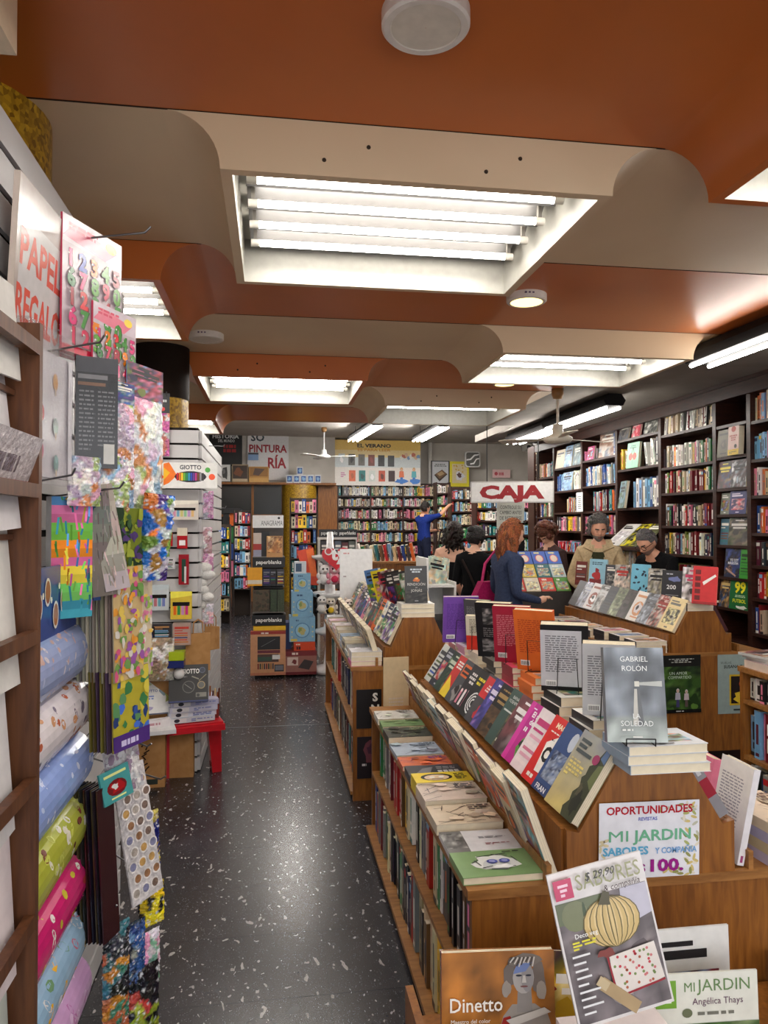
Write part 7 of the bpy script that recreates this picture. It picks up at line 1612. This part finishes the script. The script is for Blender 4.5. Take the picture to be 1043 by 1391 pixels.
# CAJA sign
tl, trr = aty(637, 657, 9.05), aty(750, 648, 8.75); bl = aty(639, 683, 9.05)
root = empty('hanging_sign', tl); tag(root, 'hanging white illuminated-style sign with red letters CAJA', 'sign')
U_ = (trr - tl).normalized(); U_.z = 0; U_.normalize(); ww = (trr - tl).length; hh = .265; Xs = frame(bl, U_, (0,0,1))
b = MB(); b.box((0,0,0), (ww,.12,hh), (206,202,196)); b.box((.015,-.004,.015), (ww-.015,0,hh-.015), (236,234,230)); rel(root, b.build('box', 'glossy', mtx=Xs))
b = MB(); cv = Cv(b, (0,-.005,0), (1,0,0), (0,0,1), (0,-1,0), ww, hh); cv.text('CAJA',.5,.22,.55,(160,6,20),bold=.06,stretch=.78); rel(root, b.build('lettering', 'print', mtx=Xs))
for k in (.2, .82):
    b = MB(); Q = Xs @ V((ww*k,.06,hh)); b.tube([Q, (Q.x,Q.y,HC if Q.y < 8.95 else HH)], .006, (40,40,40), n=6); rel(root, b.build('rod', 'matte'))
sign('hanging_notice', 'white notice CONTROLE SU CAMBIO hanging under the CAJA sign', 675, 682, 712, 718, 9.1, lambda c: (c.rect(0,0,1,1,(214,216,206)), c.text('CONTROLE SU',.5,.74,.13,(50,54,50),stretch=.76), c.text('CAMBIO ANTES',.5,.54,.13,(50,54,50),stretch=.8), c.text('DE RETIRARSE',.5,.33,.13,(50,54,50),stretch=.8)), (214,216,206), .01, 'paper', 'notice')
for px in (680, 707): P = aty(px, 682, 9.105); b = MB(); b.tube([P, P + V((0,0,.06))], .003, (60,60,60), n=5); tag(b.build('notice_cord', 'matte'), 'short cord holding the %s corner of the notice' % ('left' if px < 690 else 'right'), 'cord')
# far bookcases
back_books = MB()
def far_case(x0, x1, ytop, Y, zs, lab, seed, n_up=1):
    a, b_ = aty(x0, ytop, Y), aty(x1, ytop, Y); zt = a.z
    root = empty('bookcase', (a.x, Y, 0)); tag(root, lab, 'bookcase', 'bookcases at the back wall')
    b = MB(); b.box((a.x, Y+.26, 0), (b_.x, Y+.28, zt), (30,20,18)); rel(root, b.build('back_panel', 'dark_wood'))
    for k in range(n_up+1):
        x = a.x + (b_.x-a.x-.03)*k/n_up; b = MB(); b.box((x, Y, 0), (x+.03, Y+.26, zt)); rel(root, b.build('side_panel', 'dark_wood'))
    for i, z in enumerate(zs):
        b = MB(); b.box((a.x+.03, Y+.005, z-.03), (b_.x-.03, Y+.26, z)); rel(root, b.build('shelf', 'dark_wood'))
        top = zs[i+1]-.03 if i+1 < len(zs) else zt - .02
        for k in range(n_up):
            xa = a.x + (b_.x-a.x-.03)*k/n_up + .032; xb = a.x + (b_.x-a.x-.03)*(k+1)/n_up
            spine_row((xa, Y+.02, z), (1,0,0), (0,-1,0), xb-xa, ((top-z)*.66, (top-z)*.92), .2, seed*100+i*10+k, mass=back_books, tr=(.025,.055), pal=[PAL[j] for j in (1,1,1,1,2,2,2,17,17,14,14,10,10,15,3,4,9,6,8,18)])
far_case(458, 592, 655, 16.45, [.72, .99, 1.26, 1.52, 1.78, 2.05, 2.29], 'dark bookcase along the back wall under the summer banner', 5, 3)
far_case(592, 612, 655, 15.6, [.75, 1.02, 1.29, 1.55, 1.81, 2.07, 2.32], 'narrow bookcase behind the man in blue', 6, 1)
far_case(612, 648, 661, 15.2, [.8, 1.08, 1.36, 1.64, 1.92, 2.18], 'dark bookcase below the yellow poster', 7, 1)
far_case(646, 729, 675, 12.6, [.9, 1.18, 1.45, 1.71, 1.93], 'dark bookcase behind the hanging notice', 8, 2)
far_case(725, 737, 606, 11.2, [.95, 1.25, 1.55, 1.85, 2.15, 2.45], 'narrow tall bookcase between the CAJA sign and the right-hand run', 9, 1)
tag(back_books.build('shelved_books', 'print'), 'rows of many small book spines on the back wall bookcases', 'books', kind='stuff')
tag(far_books.build('shelved_books', 'print'), 'remaining book spines in the farther right-hand bookcases', 'books', kind='stuff')
# far table with upright books in front of the back bookcases
root = empty('far_table', (1.0, 9.4, 0)); tag(root, 'far book table in front of the man in blue', 'book table')
b = MB(); b.box((.95,9.6,0),(2.0,10.6,1.12)); rel(root, b.build('body', 'oak')); b = MB(); b.box((.92,9.57,1.12),(2.03,10.63,1.15)); rel(root, b.build('top_board', 'oak_edge'))
for i in range(16):
    bg = PAL[(i*7) % 20]; book('%s book standing on the far table, %s from the left' % (bg[0], ORD[i]), .15, br.uniform(.19,.25), .034, frame((.98 + .06*i, 9.75, 1.152), (.25,.96,0), (-.2,0,1)), None, None, None, vary(bg[1], br), group='books on the far table')
# white magazine unit between the tables
root = empty('white_shelf_unit', (1.46, 6.7, 0)); tag(root, 'white shelf unit with children\'s magazines beside the dark-haired women', 'shelf unit')
for nm, lo, hi, c in (('side_panel', (1.40,6.7,.75), (1.42,7.2,1.32), (226,226,222)), ('side_panel', (1.66,6.7,.75), (1.68,7.2,1.1), (226,226,222)), ('shelf', (1.42,6.7,1.05), (1.66,7.2,1.07), (226,226,222)), ('lower_cabinet', (1.40,6.72,0), (1.68,7.2,.75), (34,30,30)), ('back_panel', (1.42,7.18,.75), (1.66,7.2,1.3), (226,226,222))):
    b = MB(); b.box(lo, hi, c); rel(root, b.build(nm, 'print'))
for k in range(3): book('%s children\'s magazine leaning on the white shelf unit' % ['pale green', 'white', 'mint'][k], .2, .27, .01, frame((1.43+.04*k, 6.86+.1*k, 1.072), (.9,.3,0), (.15,.25,1)), art(br, [(190,206,190),(226,222,214),(180,214,200)][k], None, 2, [(206,206,180),(150,190,190),(226,190,140),(230,226,220)]), None, None, [(190,206,190),(226,222,214),(180,214,200)][k], name='magazine', cat='magazine', group='children\'s magazines on the white unit')
# rack of children's books with bright covers
root = empty('display_rack', (2.2, 6.6, 0)); tag(root, 'stepped display rack of bright children\'s books behind the poster table', 'display rack')
b = MB(); b.prism([(6.75,.0),(7.15,.0),(7.15,1.36),(7.09,1.36),(6.75,.98)], lambda u, v, w: V((w, u, v)), 2.20, 2.82, (70,66,64)); rel(root, b.build('body', 'matte'))
KB = [((206,150,60),'orange'),((50,90,180),'blue face'),((40,84,180),'royal blue face'),((50,100,190),'bright blue face'),((60,70,90),'slate'),((206,180,70),'golden landscape'),((50,110,120),'teal'),((180,200,206),'pale blue door'),((206,60,50),'red'),((226,214,190),'cream'),((206,70,60),'scarlet'),((90,150,70),'green')]
for i, (bg, nm) in enumerate(KB):
    r_, k = divmod(i, 4); dd = .345 - .165*r_; yy, zz = 6.75 + .667*dd - .745*.016, .98 + .745*dd + .667*.016
    def fk(c, bg=bg, r_=r_, k=k):
        c.rect(0,0,1,1,bg)
        if r_ == 0 and k: c.ell(.5,.42,.3,.3,(206,90,80)); c.ell(.5,.42,.24,.26,(226,206,190)); c.bars(.2,.8,.8,.92,1,(230,220,120),br,.9)
        else: c.photo(.1,.1,.9,.7,[vary(bg,br,.3),(226,206,150),(120,150,170),(206,120,80)],br,7); c.bars(.2,.78,.8,.92,1,(240,236,226),br,.9)
    book('%s children\'s book in the stepped display rack' % nm, .14, .158, .012, frame((2.23 + .148*k, yy, zz), (1,0,0), (0,.667,.745)), fk, None, None, bg, group='children\'s books in the stepped rack')
for k in range(14):
    P = V((2.1 + br.uniform(0,.16), 6.8 + br.uniform(0,.12), 1.02 + .02*k)); b = MB(); X = Matrix.Translation(P) @ Matrix.Rotation(br.uniform(-1,1),4,'Y') @ Matrix.Rotation(br.uniform(-.6,.6),4,'Z'); b.box((-.045,-.004,-.035),(.045,.004,.035), PAL[(k*5) % 20][1], X=X)
    tag(b.build('craft_card', 'print'), '%s little craft card in the jumble beside the stepped rack, %s from the bottom' % (PAL[(k*5) % 20][0], ORD[k]), 'card', 'craft cards in a jumble')
b = MB(); b.box((2.06,6.74,0),(2.2,6.98,1.0),(60,56,54)); tag(b.build('card_stand', 'matte'), 'narrow dark stand under the jumble of craft cards', 'stand')
# counter and monitor by the till
root = empty('till_counter', (2.9, 8.4, 0)); tag(root, 'dark till counter below the CAJA sign', 'counter')
b = MB(); b.box((2.35,8.5,0),(3.3,9.0,1.05)); rel(root, b.build('body', 'dark_wood')); b = MB(); b.box((2.32,8.47,1.05),(3.33,9.03,1.08)); rel(root, b.build('counter_top', 'dark_wood'))
root = empty('monitor', (2.85, 8.6, 1.08)); tag(root, 'black monitor on the till counter behind the red-haired woman', 'monitor')
b = MB(); b.box((2.66,8.60,1.2),(3.0,8.63,1.46),(20,20,22)); rel(root, b.build('screen', 'glossy')); b = MB(); b.box((2.8,8.62,1.08),(2.86,8.65,1.25),(24,24,26)); b.box((2.74,8.56,1.08),(2.92,8.7,1.09),(24,24,26)); rel(root, b.build('stand', 'matte'))

# ================================================================ PEOPLE
def seg_dist(p, a, b):
    ab = b - a; t = max(0, min(1, (p - a).dot(ab) / max(ab.dot(ab), 1e-9)))
    return (p - (a + ab*t)).length
def head_grid(mb, X, s, colf, nu=40, nv=30, hair=None):
    """head facing +Y, centre of the skull at the origin, crown at +z .12"""
    def shape(a, t):
        # a: longitude (0 = facing +Y), t: polar angle from the crown
        st, ct = math.sin(t), math.cos(t)
        d = V((math.sin(a)*st, math.cos(a)*st, ct)); fr = math.cos(a)
        rx, ry, rz = .075, .097, .118
        p = V((d.x*rx, d.y*ry, d.z*rz))
        if d.z < -.1:                       # jaw narrows, chin comes forward
            k = min(1, (-d.z-.1)/.8); p.x *= 1 - .30*k; p.y = p.y*(1-.22*k) + .022*k
        if fr > .0:
            g = math.exp(-((d.x/.16)**2)); 
            p.y += .024*g*math.exp(-(((d.z+.22)/.17)**2))            # nose
            p.y += .007*math.exp(-((d.x/.5)**2))*math.exp(-(((d.z-.16)/.10)**2))   # brow
            for sx in (-1, 1): p.y -= .010*math.exp(-(((d.x-sx*.36)/.17)**2))*math.exp(-(((d.z+.02)/.11)**2))   # eye sockets
            p.y += .007*math.exp(-((d.x/.3)**2))*math.exp(-(((d.z+.55)/.09)**2))    # lips
            p.y += .008*math.exp(-((d.x/.3)**2))*math.exp(-(((d.z+.84)/.12)**2))    # chin
        return p, d
    for i in range(nv):
        for k in range(nu):
            q = []
            for (ii, kk) in ((i,k),(i+1,k),(i+1,k+1),(i,k+1)):
                p, d = shape(2*math.pi*kk/nu, math.pi*ii/nv); q.append(X @ (p*s))
            _, dc = shape(2*math.pi*(k+.5)/nu, math.pi*(i+.5)/nv)
            mb.add(q[::-1], [(0,1,2,3)], colf(dc), 0, True)
    return shape
def face_col(skin, lips=(150,84,76), beard=None, brow=(60,44,36)):
    def f(d):
        if d.y > 0:
            for sx in (-1, 1):
                e = math.hypot((d.x-sx*.36)/.15, (d.z+.02)/.075)
                if e < .4: return (60,44,38)
                if e < .9: return tuple(v*.8 for v in skin)
                if abs(d.x-sx*.36) < .2 and .12 < d.z < .2: return brow
            if abs(d.x) < .24 and -.62 < d.z < -.5: return lips
            if beard and d.z < -.36 and not (abs(d.x) < .22 and -.62 < d.z < -.5): return beard
        elif beard and d.z < -.45 and d.y > -.35: return beard
        return skin
    return f
def person(label, x, y, z0, H, yaw, joints, cols, skin, head=(0,0,0), face=None, hair=None, extra=None, wide=1.0):
    """yaw in degrees: 0 faces +Y (away), 90 faces -X ... rotates about Z. joints overrides; local right = +X, forward = +Y"""
    J = {'pelvis': (0,0,.95), 'spine': (0,.005,1.12), 'chest': (0,0,1.32), 'collar': (0,-.01,1.43), 'neck': (0,.005,1.50), 'skull': (0,.03,1.585),
         'sh_l': (-.165,-.01,1.405), 'el_l': (-.225,-.02,1.12), 'wr_l': (-.20,.14,.96), 'ha_l': (-.19,.21,.93), 'sh_r': (.165,-.01,1.405), 'el_r': (.225,-.02,1.12), 'wr_r': (.20,.14,.96), 'ha_r': (.19,.21,.93),
         'hip_l': (-.09,0,.90), 'kn_l': (-.10,.02,.50), 'an_l': (-.10,-.01,.09), 'to_l': (-.11,.13,.035), 'hip_r': (.09,0,.90), 'kn_r': (.10,.02,.50), 'an_r': (.10,-.01,.09), 'to_r': (.11,.13,.035)}
    J.update(joints)
    rad = {'pelvis': .135, 'spine': .125, 'chest': .145, 'collar': .10, 'neck': .052, 'skull': .05, 'sh_l': .072, 'sh_r': .072, 'el_l': .047, 'el_r': .047, 'wr_l': .031, 'wr_r': .031, 'ha_l': .032, 'ha_r': .032,
           'hip_l': .10, 'hip_r': .10, 'kn_l': .062, 'kn_r': .062, 'an_l': .042, 'an_r': .042, 'to_l': .04, 'to_r': .04}
    E = [('pelvis','spine'),('spine','chest'),('chest','collar'),('collar','neck'),('neck','skull')]
    for s_ in 'lr': E += [('collar','sh_'+s_),('sh_'+s_,'el_'+s_),('el_'+s_,'wr_'+s_),('wr_'+s_,'ha_'+s_),('pelvis','hip_'+s_),('hip_'+s_,'kn_'+s_),('kn_'+s_,'an_'+s_),('an_'+s_,'to_'+s_)]
    names = list(J); k = H/1.705
    me = bpy.data.meshes.new('skeleton'); me.from_pydata([V(J[n])*k for n in names], [(names.index(a), names.index(b)) for a, b in E], [])
    ob = bpy.data.objects.new('skeleton', me); col.objects.link(ob)
    ob.modifiers.new('skin', 'SKIN')
    for n, sv in zip(names, me.skin_vertices[0].data):
        r = rad[n]*k; sv.radius = (r*(wide if n in ('pelvis','spine','chest','collar') else 1)*(1.15 if n in ('chest','pelvis','spine') else 1), r*(.85 if n in ('chest','pelvis','spine') else 1)); sv.use_root = (n == 'pelvis')
    ob.modifiers.new('smooth', 'SUBSURF').levels = 2; ob.modifiers['smooth'].render_levels = 2
    dg = bpy.context.evaluated_depsgraph_get(); ev = ob.evaluated_get(dg); em = ev.to_mesh()
    P = {n: V(J[n])*k for n in names}
    reg = {('pelvis','spine'):'torso',('spine','chest'):'torso',('chest','collar'):'torso',('collar','neck'):'neck',('neck','skull'):'neck'}
    for s_ in 'lr': reg.update({('collar','sh_'+s_):'shoulder',('sh_'+s_,'el_'+s_):'arm',('el_'+s_,'wr_'+s_):'forearm',('wr_'+s_,'ha_'+s_):'hand',('pelvis','hip_'+s_):'hips',('hip_'+s_,'kn_'+s_):'leg',('kn_'+s_,'an_'+s_):'leg',('an_'+s_,'to_'+s_):'shoe'})
    b = MB(); vv = [v.co.copy() for v in em.vertices]
    for f in em.polygons:
        c = f.center; best = min(E, key=lambda e: seg_dist(c, P[e[0]], P[e[1]])); r_ = reg[best]; cc = cols.get(r_, skin)
        if callable(cc): cc = cc(c / k, best)
        b.add([vv[i] for i in f.vertices], [tuple(range(len(f.vertices)))], cc, 0 if cc == skin else 1, True)
    ev.to_mesh_clear(); bpy.data.objects.remove(ob); bpy.data.meshes.remove(me)
    # head
    HX = Matrix.Translation(P['skull'] + V((0,.012,.045))*k) @ Matrix.Rotation(R(head[2]),4,'Z') @ Matrix.Rotation(R(-head[0]),4,'X') @ Matrix.Rotation(R(head[1]),4,'Y')
    shp = head_grid(b, HX, k*1.03, face or face_col(skin))
    for sx in (-1, 1): b.ball(HX @ (V((sx*.077,-.005,-.01))*k), (.010*k,.020*k,.032*k), tuple(v*.93 for v in skin), 0, 8, 6, HX.to_3x3())
    # hands: four fingers and a thumb, slightly curled
    for s_ in 'lr':
        w_, h_ = P['wr_'+s_], P['ha_'+s_]; d = (h_ - w_).normalized(); side = d.cross(V((0,0,1))); side = side.normalized() if side.length > .1 else V((1,0,0)); dn = side.cross(d).normalized()
        for j, L in enumerate((.062,.074,.07,.055)):
            o_ = h_ + side*((j-1.5)*.017)*k; b.tube([o_, o_ + d*L*.5*k, o_ + (d*.85*L - dn*.025)*k], [.0085*k,.008*k,.0065*k], skin, 0, 6)
        sg = 1 if s_ == 'l' else -1
        b.tube([w_ + (side*sg*.025 + d*.02)*k, w_ + (side*sg*.05 + d*.055)*k, w_ + (side*sg*.048 + d*.09)*k], [.011*k,.010*k,.008*k], skin, 0, 6)
    X = Matrix.Translation((x, y, z0)) @ Matrix.Rotation(R(yaw),4,'Z')
    o = b.build('person', ['skin','cloth'], mtx=X); tag(o, label, 'person', 'people in the shop')
    if hair:
        hb_ = MB(); hair(hb_, HX, shp, k*1.03, P); hb_.build('hair', 'hair', o)
    if extra: extra(o, P, k, HX)
    return o
def scalp(c, thick=.018, low=-.2, front=.25, rng=None, back=-.75, fringe=.0):
    """hair cap: covers crown, sides above ears and back of the head"""
    def f(mb, HX, shp, s, P):
        q = rng or random.Random(1); nu, nv = 40, 26; g = {}
        def lim(a):      # lowest polar angle the hair reaches at this longitude
            fr = math.cos(a); return math.acos(max(-1, min(1, front*max(0, fr)**.5 if fr > .35 else (low if fr > -.2 else back))))
        for k in range(nu):
            a = 2*math.pi*k/nu; L = lim(a)
            for i in range(nv+1):
                t = L*i/nv; p, d = shp(a, t); n = V((d.x,d.y,d.z)); e = thick*(1 - .75*(i/nv)**3) + q.uniform(-.003,.004)
                g[k, i] = HX @ ((p + n*e)*s)
        for k in range(nu):
            for i in range(nv): mb.add([g[k,i], g[(k+1)%nu,i], g[(k+1)%nu,i+1], g[k,i+1]], [(0,1,2,3)], vary(c, q, .18), 0, True)
    return f
def long_hair(c, L=.32, n=60, curl=.02, thick=.02, front=.35, lo=55, hi=305, r0=.014):
    cap = scalp(c, thick, -.3, front, random.Random(2), -.8)
    def f(mb, HX, shp, s, P):
        cap(mb, HX, shp, s, P); q = random.Random(4)
        for i in range(n):
            a = R(q.uniform(lo, hi)); t = R(q.uniform(50, 95)); p, d = shp(a, t); st = HX @ ((p + V(d)*.012)*s); out = (HX.to_3x3() @ V((d.x,d.y,0))).normalized()
            ll = L*q.uniform(.7,1.05); pts = []
            for j in range(7):
                u = j/6; pts.append(st + out*(.02*math.sin(u*2.2) + curl*math.sin(u*9+i)*.5) + V((q.uniform(-1,1)*curl*.5, q.uniform(-1,1)*curl*.5, -ll*u)))
            mb.tube(pts, [r0, r0*1.25, r0*1.2, r0*1.1, r0, r0*.8, r0*.4], vary(c, q, .25), 0, 6)
    return f
def curly(c, r=.03, n=70, front=.35):
    cap = scalp(c, .03, -.2, front, random.Random(5), -.7)
    def f(mb, HX, shp, s, P):
        cap(mb, HX, shp, s, P); q = random.Random(6)
        for i in range(n):
            a = R(q.uniform(60,300)); t = R(q.uniform(0,105)); p, d = shp(a, t); mb.ball(HX @ ((p + V(d)*.03)*s), r*q.uniform(.6,1.1), vary(c, q, .25), 0, 8, 6)
    return f
SK = (220,172,146)
# woman with long dark hair, bare shoulders
def blk_top(p, e): return SK if p.z > 1.36 else (20,19,22)
def strap(o, nm, c, pts, r=.008):
    b = MB(); b.tube(pts, r, c, 0, 6); return b.build(nm, 'cloth', o)
def w1x(o, P, k, HX):
    for s_ in (-1, 1): strap(o, 'shoulder_strap', (190,180,176) if s_ < 0 else (24,22,24), [V((s_*.10,-.115,1.27))*k, V((s_*.115,-.075,1.43))*k, V((s_*.115,-.01,1.475))*k, V((s_*.10,.08,1.40))*k], .007)
person('woman with long dark curly hair and bare shoulders, seen from behind', 1.98, 8.0, 0, 1.60, -18, {'el_l': (-.25,-.01,1.13), 'wr_l': (-.18,.16,1.0)}, {'torso': lambda p, e: SK if p.z > 1.30 else (20,19,22), 'hips': (26,26,30), 'leg': (26,28,36), 'shoe': (20,20,20), 'neck': SK, 'shoulder': SK, 'arm': SK}, SK, (8,0,-20), hair=long_hair((34,22,18), .24, 70, .05, .03, r0=.017, lo=100, hi=285), extra=w1x)
def w2x(o, P, k, HX):
    b = MB(); b.ball(HX @ (V((0,-.10,.08))*k), (.05*k,.045*k,.045*k), (24,20,20)); b.build('hair_bun', 'hair', o); strap(o, 'bag_strap', (40,30,28), [V((-.10,-.12,1.40))*k, V((.0,-.15,1.25))*k, V((.10,-.16,1.05))*k], .012)
person('dark-haired woman in a black top looking down, between the other two women', 2.06, 7.45, 0, 1.55, -38, {'el_r': (.26,.06,1.14)}, {'torso': lambda p, e: SK if p.z > 1.43 else (16,16,18), 'hips': (20,20,24), 'leg': (24,24,30), 'shoe': (20,20,20), 'neck': SK, 'shoulder': (16,16,18), 'arm': (16,16,18)}, SK, (16,0,-18), hair=scalp((26,21,21), .034, -.35, .3, random.Random(8), -.55), extra=w2x)
# red-haired woman in denim with a magenta bag
def denim(p, e): return (52,62,88)
def redx(o, P, k, HX):
    b = MB()
    for s_ in (-1, 1): b.ball(HX @ (V((s_*.035,.075,.115))*k), (.032*k,.012*k,.02*k), (16,14,16), 0, 10, 8, HX.to_3x3())
    b.tube([HX @ (V((-.07,-.02,.09))*k), HX @ (V((-.065,.06,.115))*k), HX @ (V((.065,.06,.115))*k), HX @ (V((.07,-.02,.09))*k)], .004, (16,14,16), 0, 6); b.build('sunglasses', 'glossy', o)
    bb = MB(); bb.prism([(-.13,-.32),(.13,-.32),(.17,-.1),(.10,.04),(-.10,.04),(-.17,-.1)], lambda u, v, w: V((-.28 + w, -.04 + u, 1.16 + v))*k, -.07, .05, (150,24,78)); bg_ = bb.build('shoulder_bag', 'cloth', o)
    st = MB(); st.tube([V((-.28,-.13,1.18))*k, V((-.25,-.11,1.36))*k, V((-.19,-.03,1.49))*k, V((-.25,.06,1.36))*k, V((-.28,.06,1.18))*k], .014*k, (190,60,110), 0, 8); st.build('strap', 'cloth', bg_)
    cl = MB(); cl.tube([V((-.10,-.03,1.475))*k, V((0,-.09,1.50))*k, V((.10,-.03,1.475))*k, V((.07,.07,1.43))*k], .02*k, (60,72,100), 0, 6); cl.build('collar', 'cloth', o)
person('woman with long auburn hair, denim jacket and magenta shoulder bag', 1.93, 5.95, 0, 1.62, -84, {'el_l': (-.235,-.03,1.13), 'wr_l': (-.18,.14,1.02), 'wr_r': (.16,.22,1.06), 'ha_r': (.14,.29,1.08)}, {'torso': denim, 'hips': (40,40,48), 'leg': (34,36,46), 'shoe': (30,28,28), 'neck': lambda p, e: (214,166,140), 'shoulder': denim, 'arm': denim, 'forearm': denim}, (214,166,140), (10,0,4), hair=long_hair((128,70,36), .25, 90, .012, .022, .5, 98, 262, .014), extra=redx)
# person reading behind the till
def rdx(o, P, k, HX):
    b = MB(); b.add([V((-.16,.30,1.10))*k, V((.02,.33,1.10))*k, V((-.02,.40,1.36))*k, V((-.20,.36,1.40))*k], [(0,1,2,3)], (230,228,222)); b.add([V((-.16,.304,1.10))*k, V((.02,.334,1.10))*k, V((-.02,.404,1.36))*k, V((-.20,.364,1.40))*k], [(3,2,1,0)], (230,228,222)); b2 = b.build('held_paper', 'paper', o)
person('person with reddish-brown curls bent over a white paper at the till', 2.98, 7.72, 0, 1.60, 112, {'wr_l': (-.14,.24,1.10), 'ha_l': (-.10,.30,1.13), 'wr_r': (.10,.26,1.06), 'ha_r': (.05,.31,1.10)}, {'torso': (70,52,50), 'hips': (40,40,44), 'leg': (40,40,46), 'shoe': (20,20,20), 'shoulder': (70,52,50), 'arm': (70,52,50), 'forearm': (70,52,50)}, (206,156,130), (46,0,0), hair=curly((88,48,30), .028, 80), extra=rdx)
# grey-haired bearded man in an open beige jacket
SK2 = (214,158,130)
def jac(p, e): return (58,58,40) if (p.y > .02 and abs(p.x) < .062 + .10*max(0, p.z-1.28)) else (190,168,132)
def mx(o, P, k, HX):
    for s_ in (-1, 1):
        b = MB(); b.hexa([v*k for v in (V((s_*.05,.10,1.40)), V((s_*.13,.05,1.44)), V((s_*.10,-.02,1.50)), V((s_*.05,.0,1.50)), V((s_*.05,.125,1.42)), V((s_*.15,.07,1.46)), V((s_*.115,-.02,1.53)), V((s_*.06,.0,1.53)))], (200,178,142)); b.build('collar', 'cloth', o)
        b = MB(); b.tube([V((s_*.062,.118,1.36))*k, V((s_*.064,.135,1.2))*k, V((s_*.066,.135,1.0))*k], .010*k, (176,154,120), 0, 6); b.build('jacket_edge', 'cloth', o)
person('grey-haired bearded man in an open beige jacket looking down', 3.08, 6.72, 0, 1.66, 152, {'el_l': (-.27,.02,1.14), 'el_r': (.27,.02,1.14), 'wr_l': (-.15,.2,1.05), 'ha_l': (-.10,.26,1.06), 'wr_r': (.15,.22,1.05), 'ha_r': (.10,.28,1.06)}, {'torso': jac, 'hips': (60,60,70), 'leg': (50,54,70), 'shoe': (40,34,30), 'shoulder': (190,168,132), 'arm': (190,168,132), 'forearm': (190,168,132)}, SK2, (14,0,14), face_col(SK2, (140,80,74), (120,112,106), (70,64,60)), hair=curly((92,88,86), .017, 60, .62), extra=mx, wide=1.12)
# man in black T-shirt with glasses, bending over the books
def gx(o, P, k, HX):
    b = MB()
    for s_ in (-1, 1):
        c_ = [HX @ (V((s_*.034 + .027*math.cos(a), .104, -.002 + .02*math.sin(a)))*k) for a in [2*math.pi*j/12 for j in range(13)]]; b.tube(c_, .0028*k, (20,18,20), 0, 5); b.tube([HX @ (V((s_*.06,.10,.004))*k), HX @ (V((s_*.08,.0,.0))*k)], .0028*k, (20,18,20), 0, 5)
    b.build('glasses', 'glossy', o)
person('man in a black T-shirt and glasses bending over the poster table', 3.55, 6.32, 0, 1.62, 112, {'chest': (0,.10,1.29), 'collar': (0,.15,1.39), 'neck': (0,.20,1.44), 'skull': (0,.265,1.505), 'sh_l': (-.165,.14,1.365), 'sh_r': (.165,.14,1.365), 'el_l': (-.24,.22,1.10), 'wr_l': (-.16,.38,1.04), 'ha_l': (-.13,.45,1.05), 'el_r': (.24,.22,1.10), 'wr_r': (.16,.38,1.04), 'ha_r': (.13,.45,1.05)},
       {'torso': (18,18,20), 'hips': (50,54,66), 'leg': (50,54,70), 'shoe': (40,34,30), 'shoulder': (18,18,20), 'arm': (18,18,20)}, SK2, (34,0,0), face_col(SK2, (140,80,74), (140,116,104), (70,64,60)), hair=scalp((96,92,92), .014, .1, .6, random.Random(3), -.5), extra=gx, wide=1.05)
# man in blue reaching up to a shelf, standing on a step
person('man in a blue shirt reaching up to the back bookcase', 3.06, 14.9, .36, 1.70, -62, {'sh_r': (.165,.02,1.42), 'el_r': (.28,.20,1.48), 'wr_r': (.26,.42,1.66), 'ha_r': (.26,.49,1.70), 'el_l': (-.22,.08,1.14), 'wr_l': (-.08,.30,1.16), 'ha_l': (-.02,.37,1.17)}, {'torso': (26,44,110), 'hips': (26,30,50), 'leg': (30,34,54), 'shoe': (24,24,24), 'shoulder': (26,44,110), 'arm': (26,44,110)}, SK2, (-6,0,-4), hair=scalp((30,24,22), .018, -.1, .3, random.Random(9), -.6))
root = empty('step_ladder', (3.06, 14.9, 0)); tag(root, 'step ladder under the man in blue', 'ladder')
b = MB(); b.box((2.9,14.75,.33),(3.25,15.05,.36),(120,116,110)); rel(root, b.build('step', 'matte'))
for sx in (2.92, 3.23):
    b = MB(); b.tube([(sx,14.78,.33),(sx,14.6,0)], .018, (110,106,100), 0, 6); rel(root, b.build('leg', 'matte')); b = MB(); b.tube([(sx+.2,15.02,1.5),(sx,15.1,0)], .018, (60,54,50), 0, 6); rel(root, b.build('rail', 'matte'))
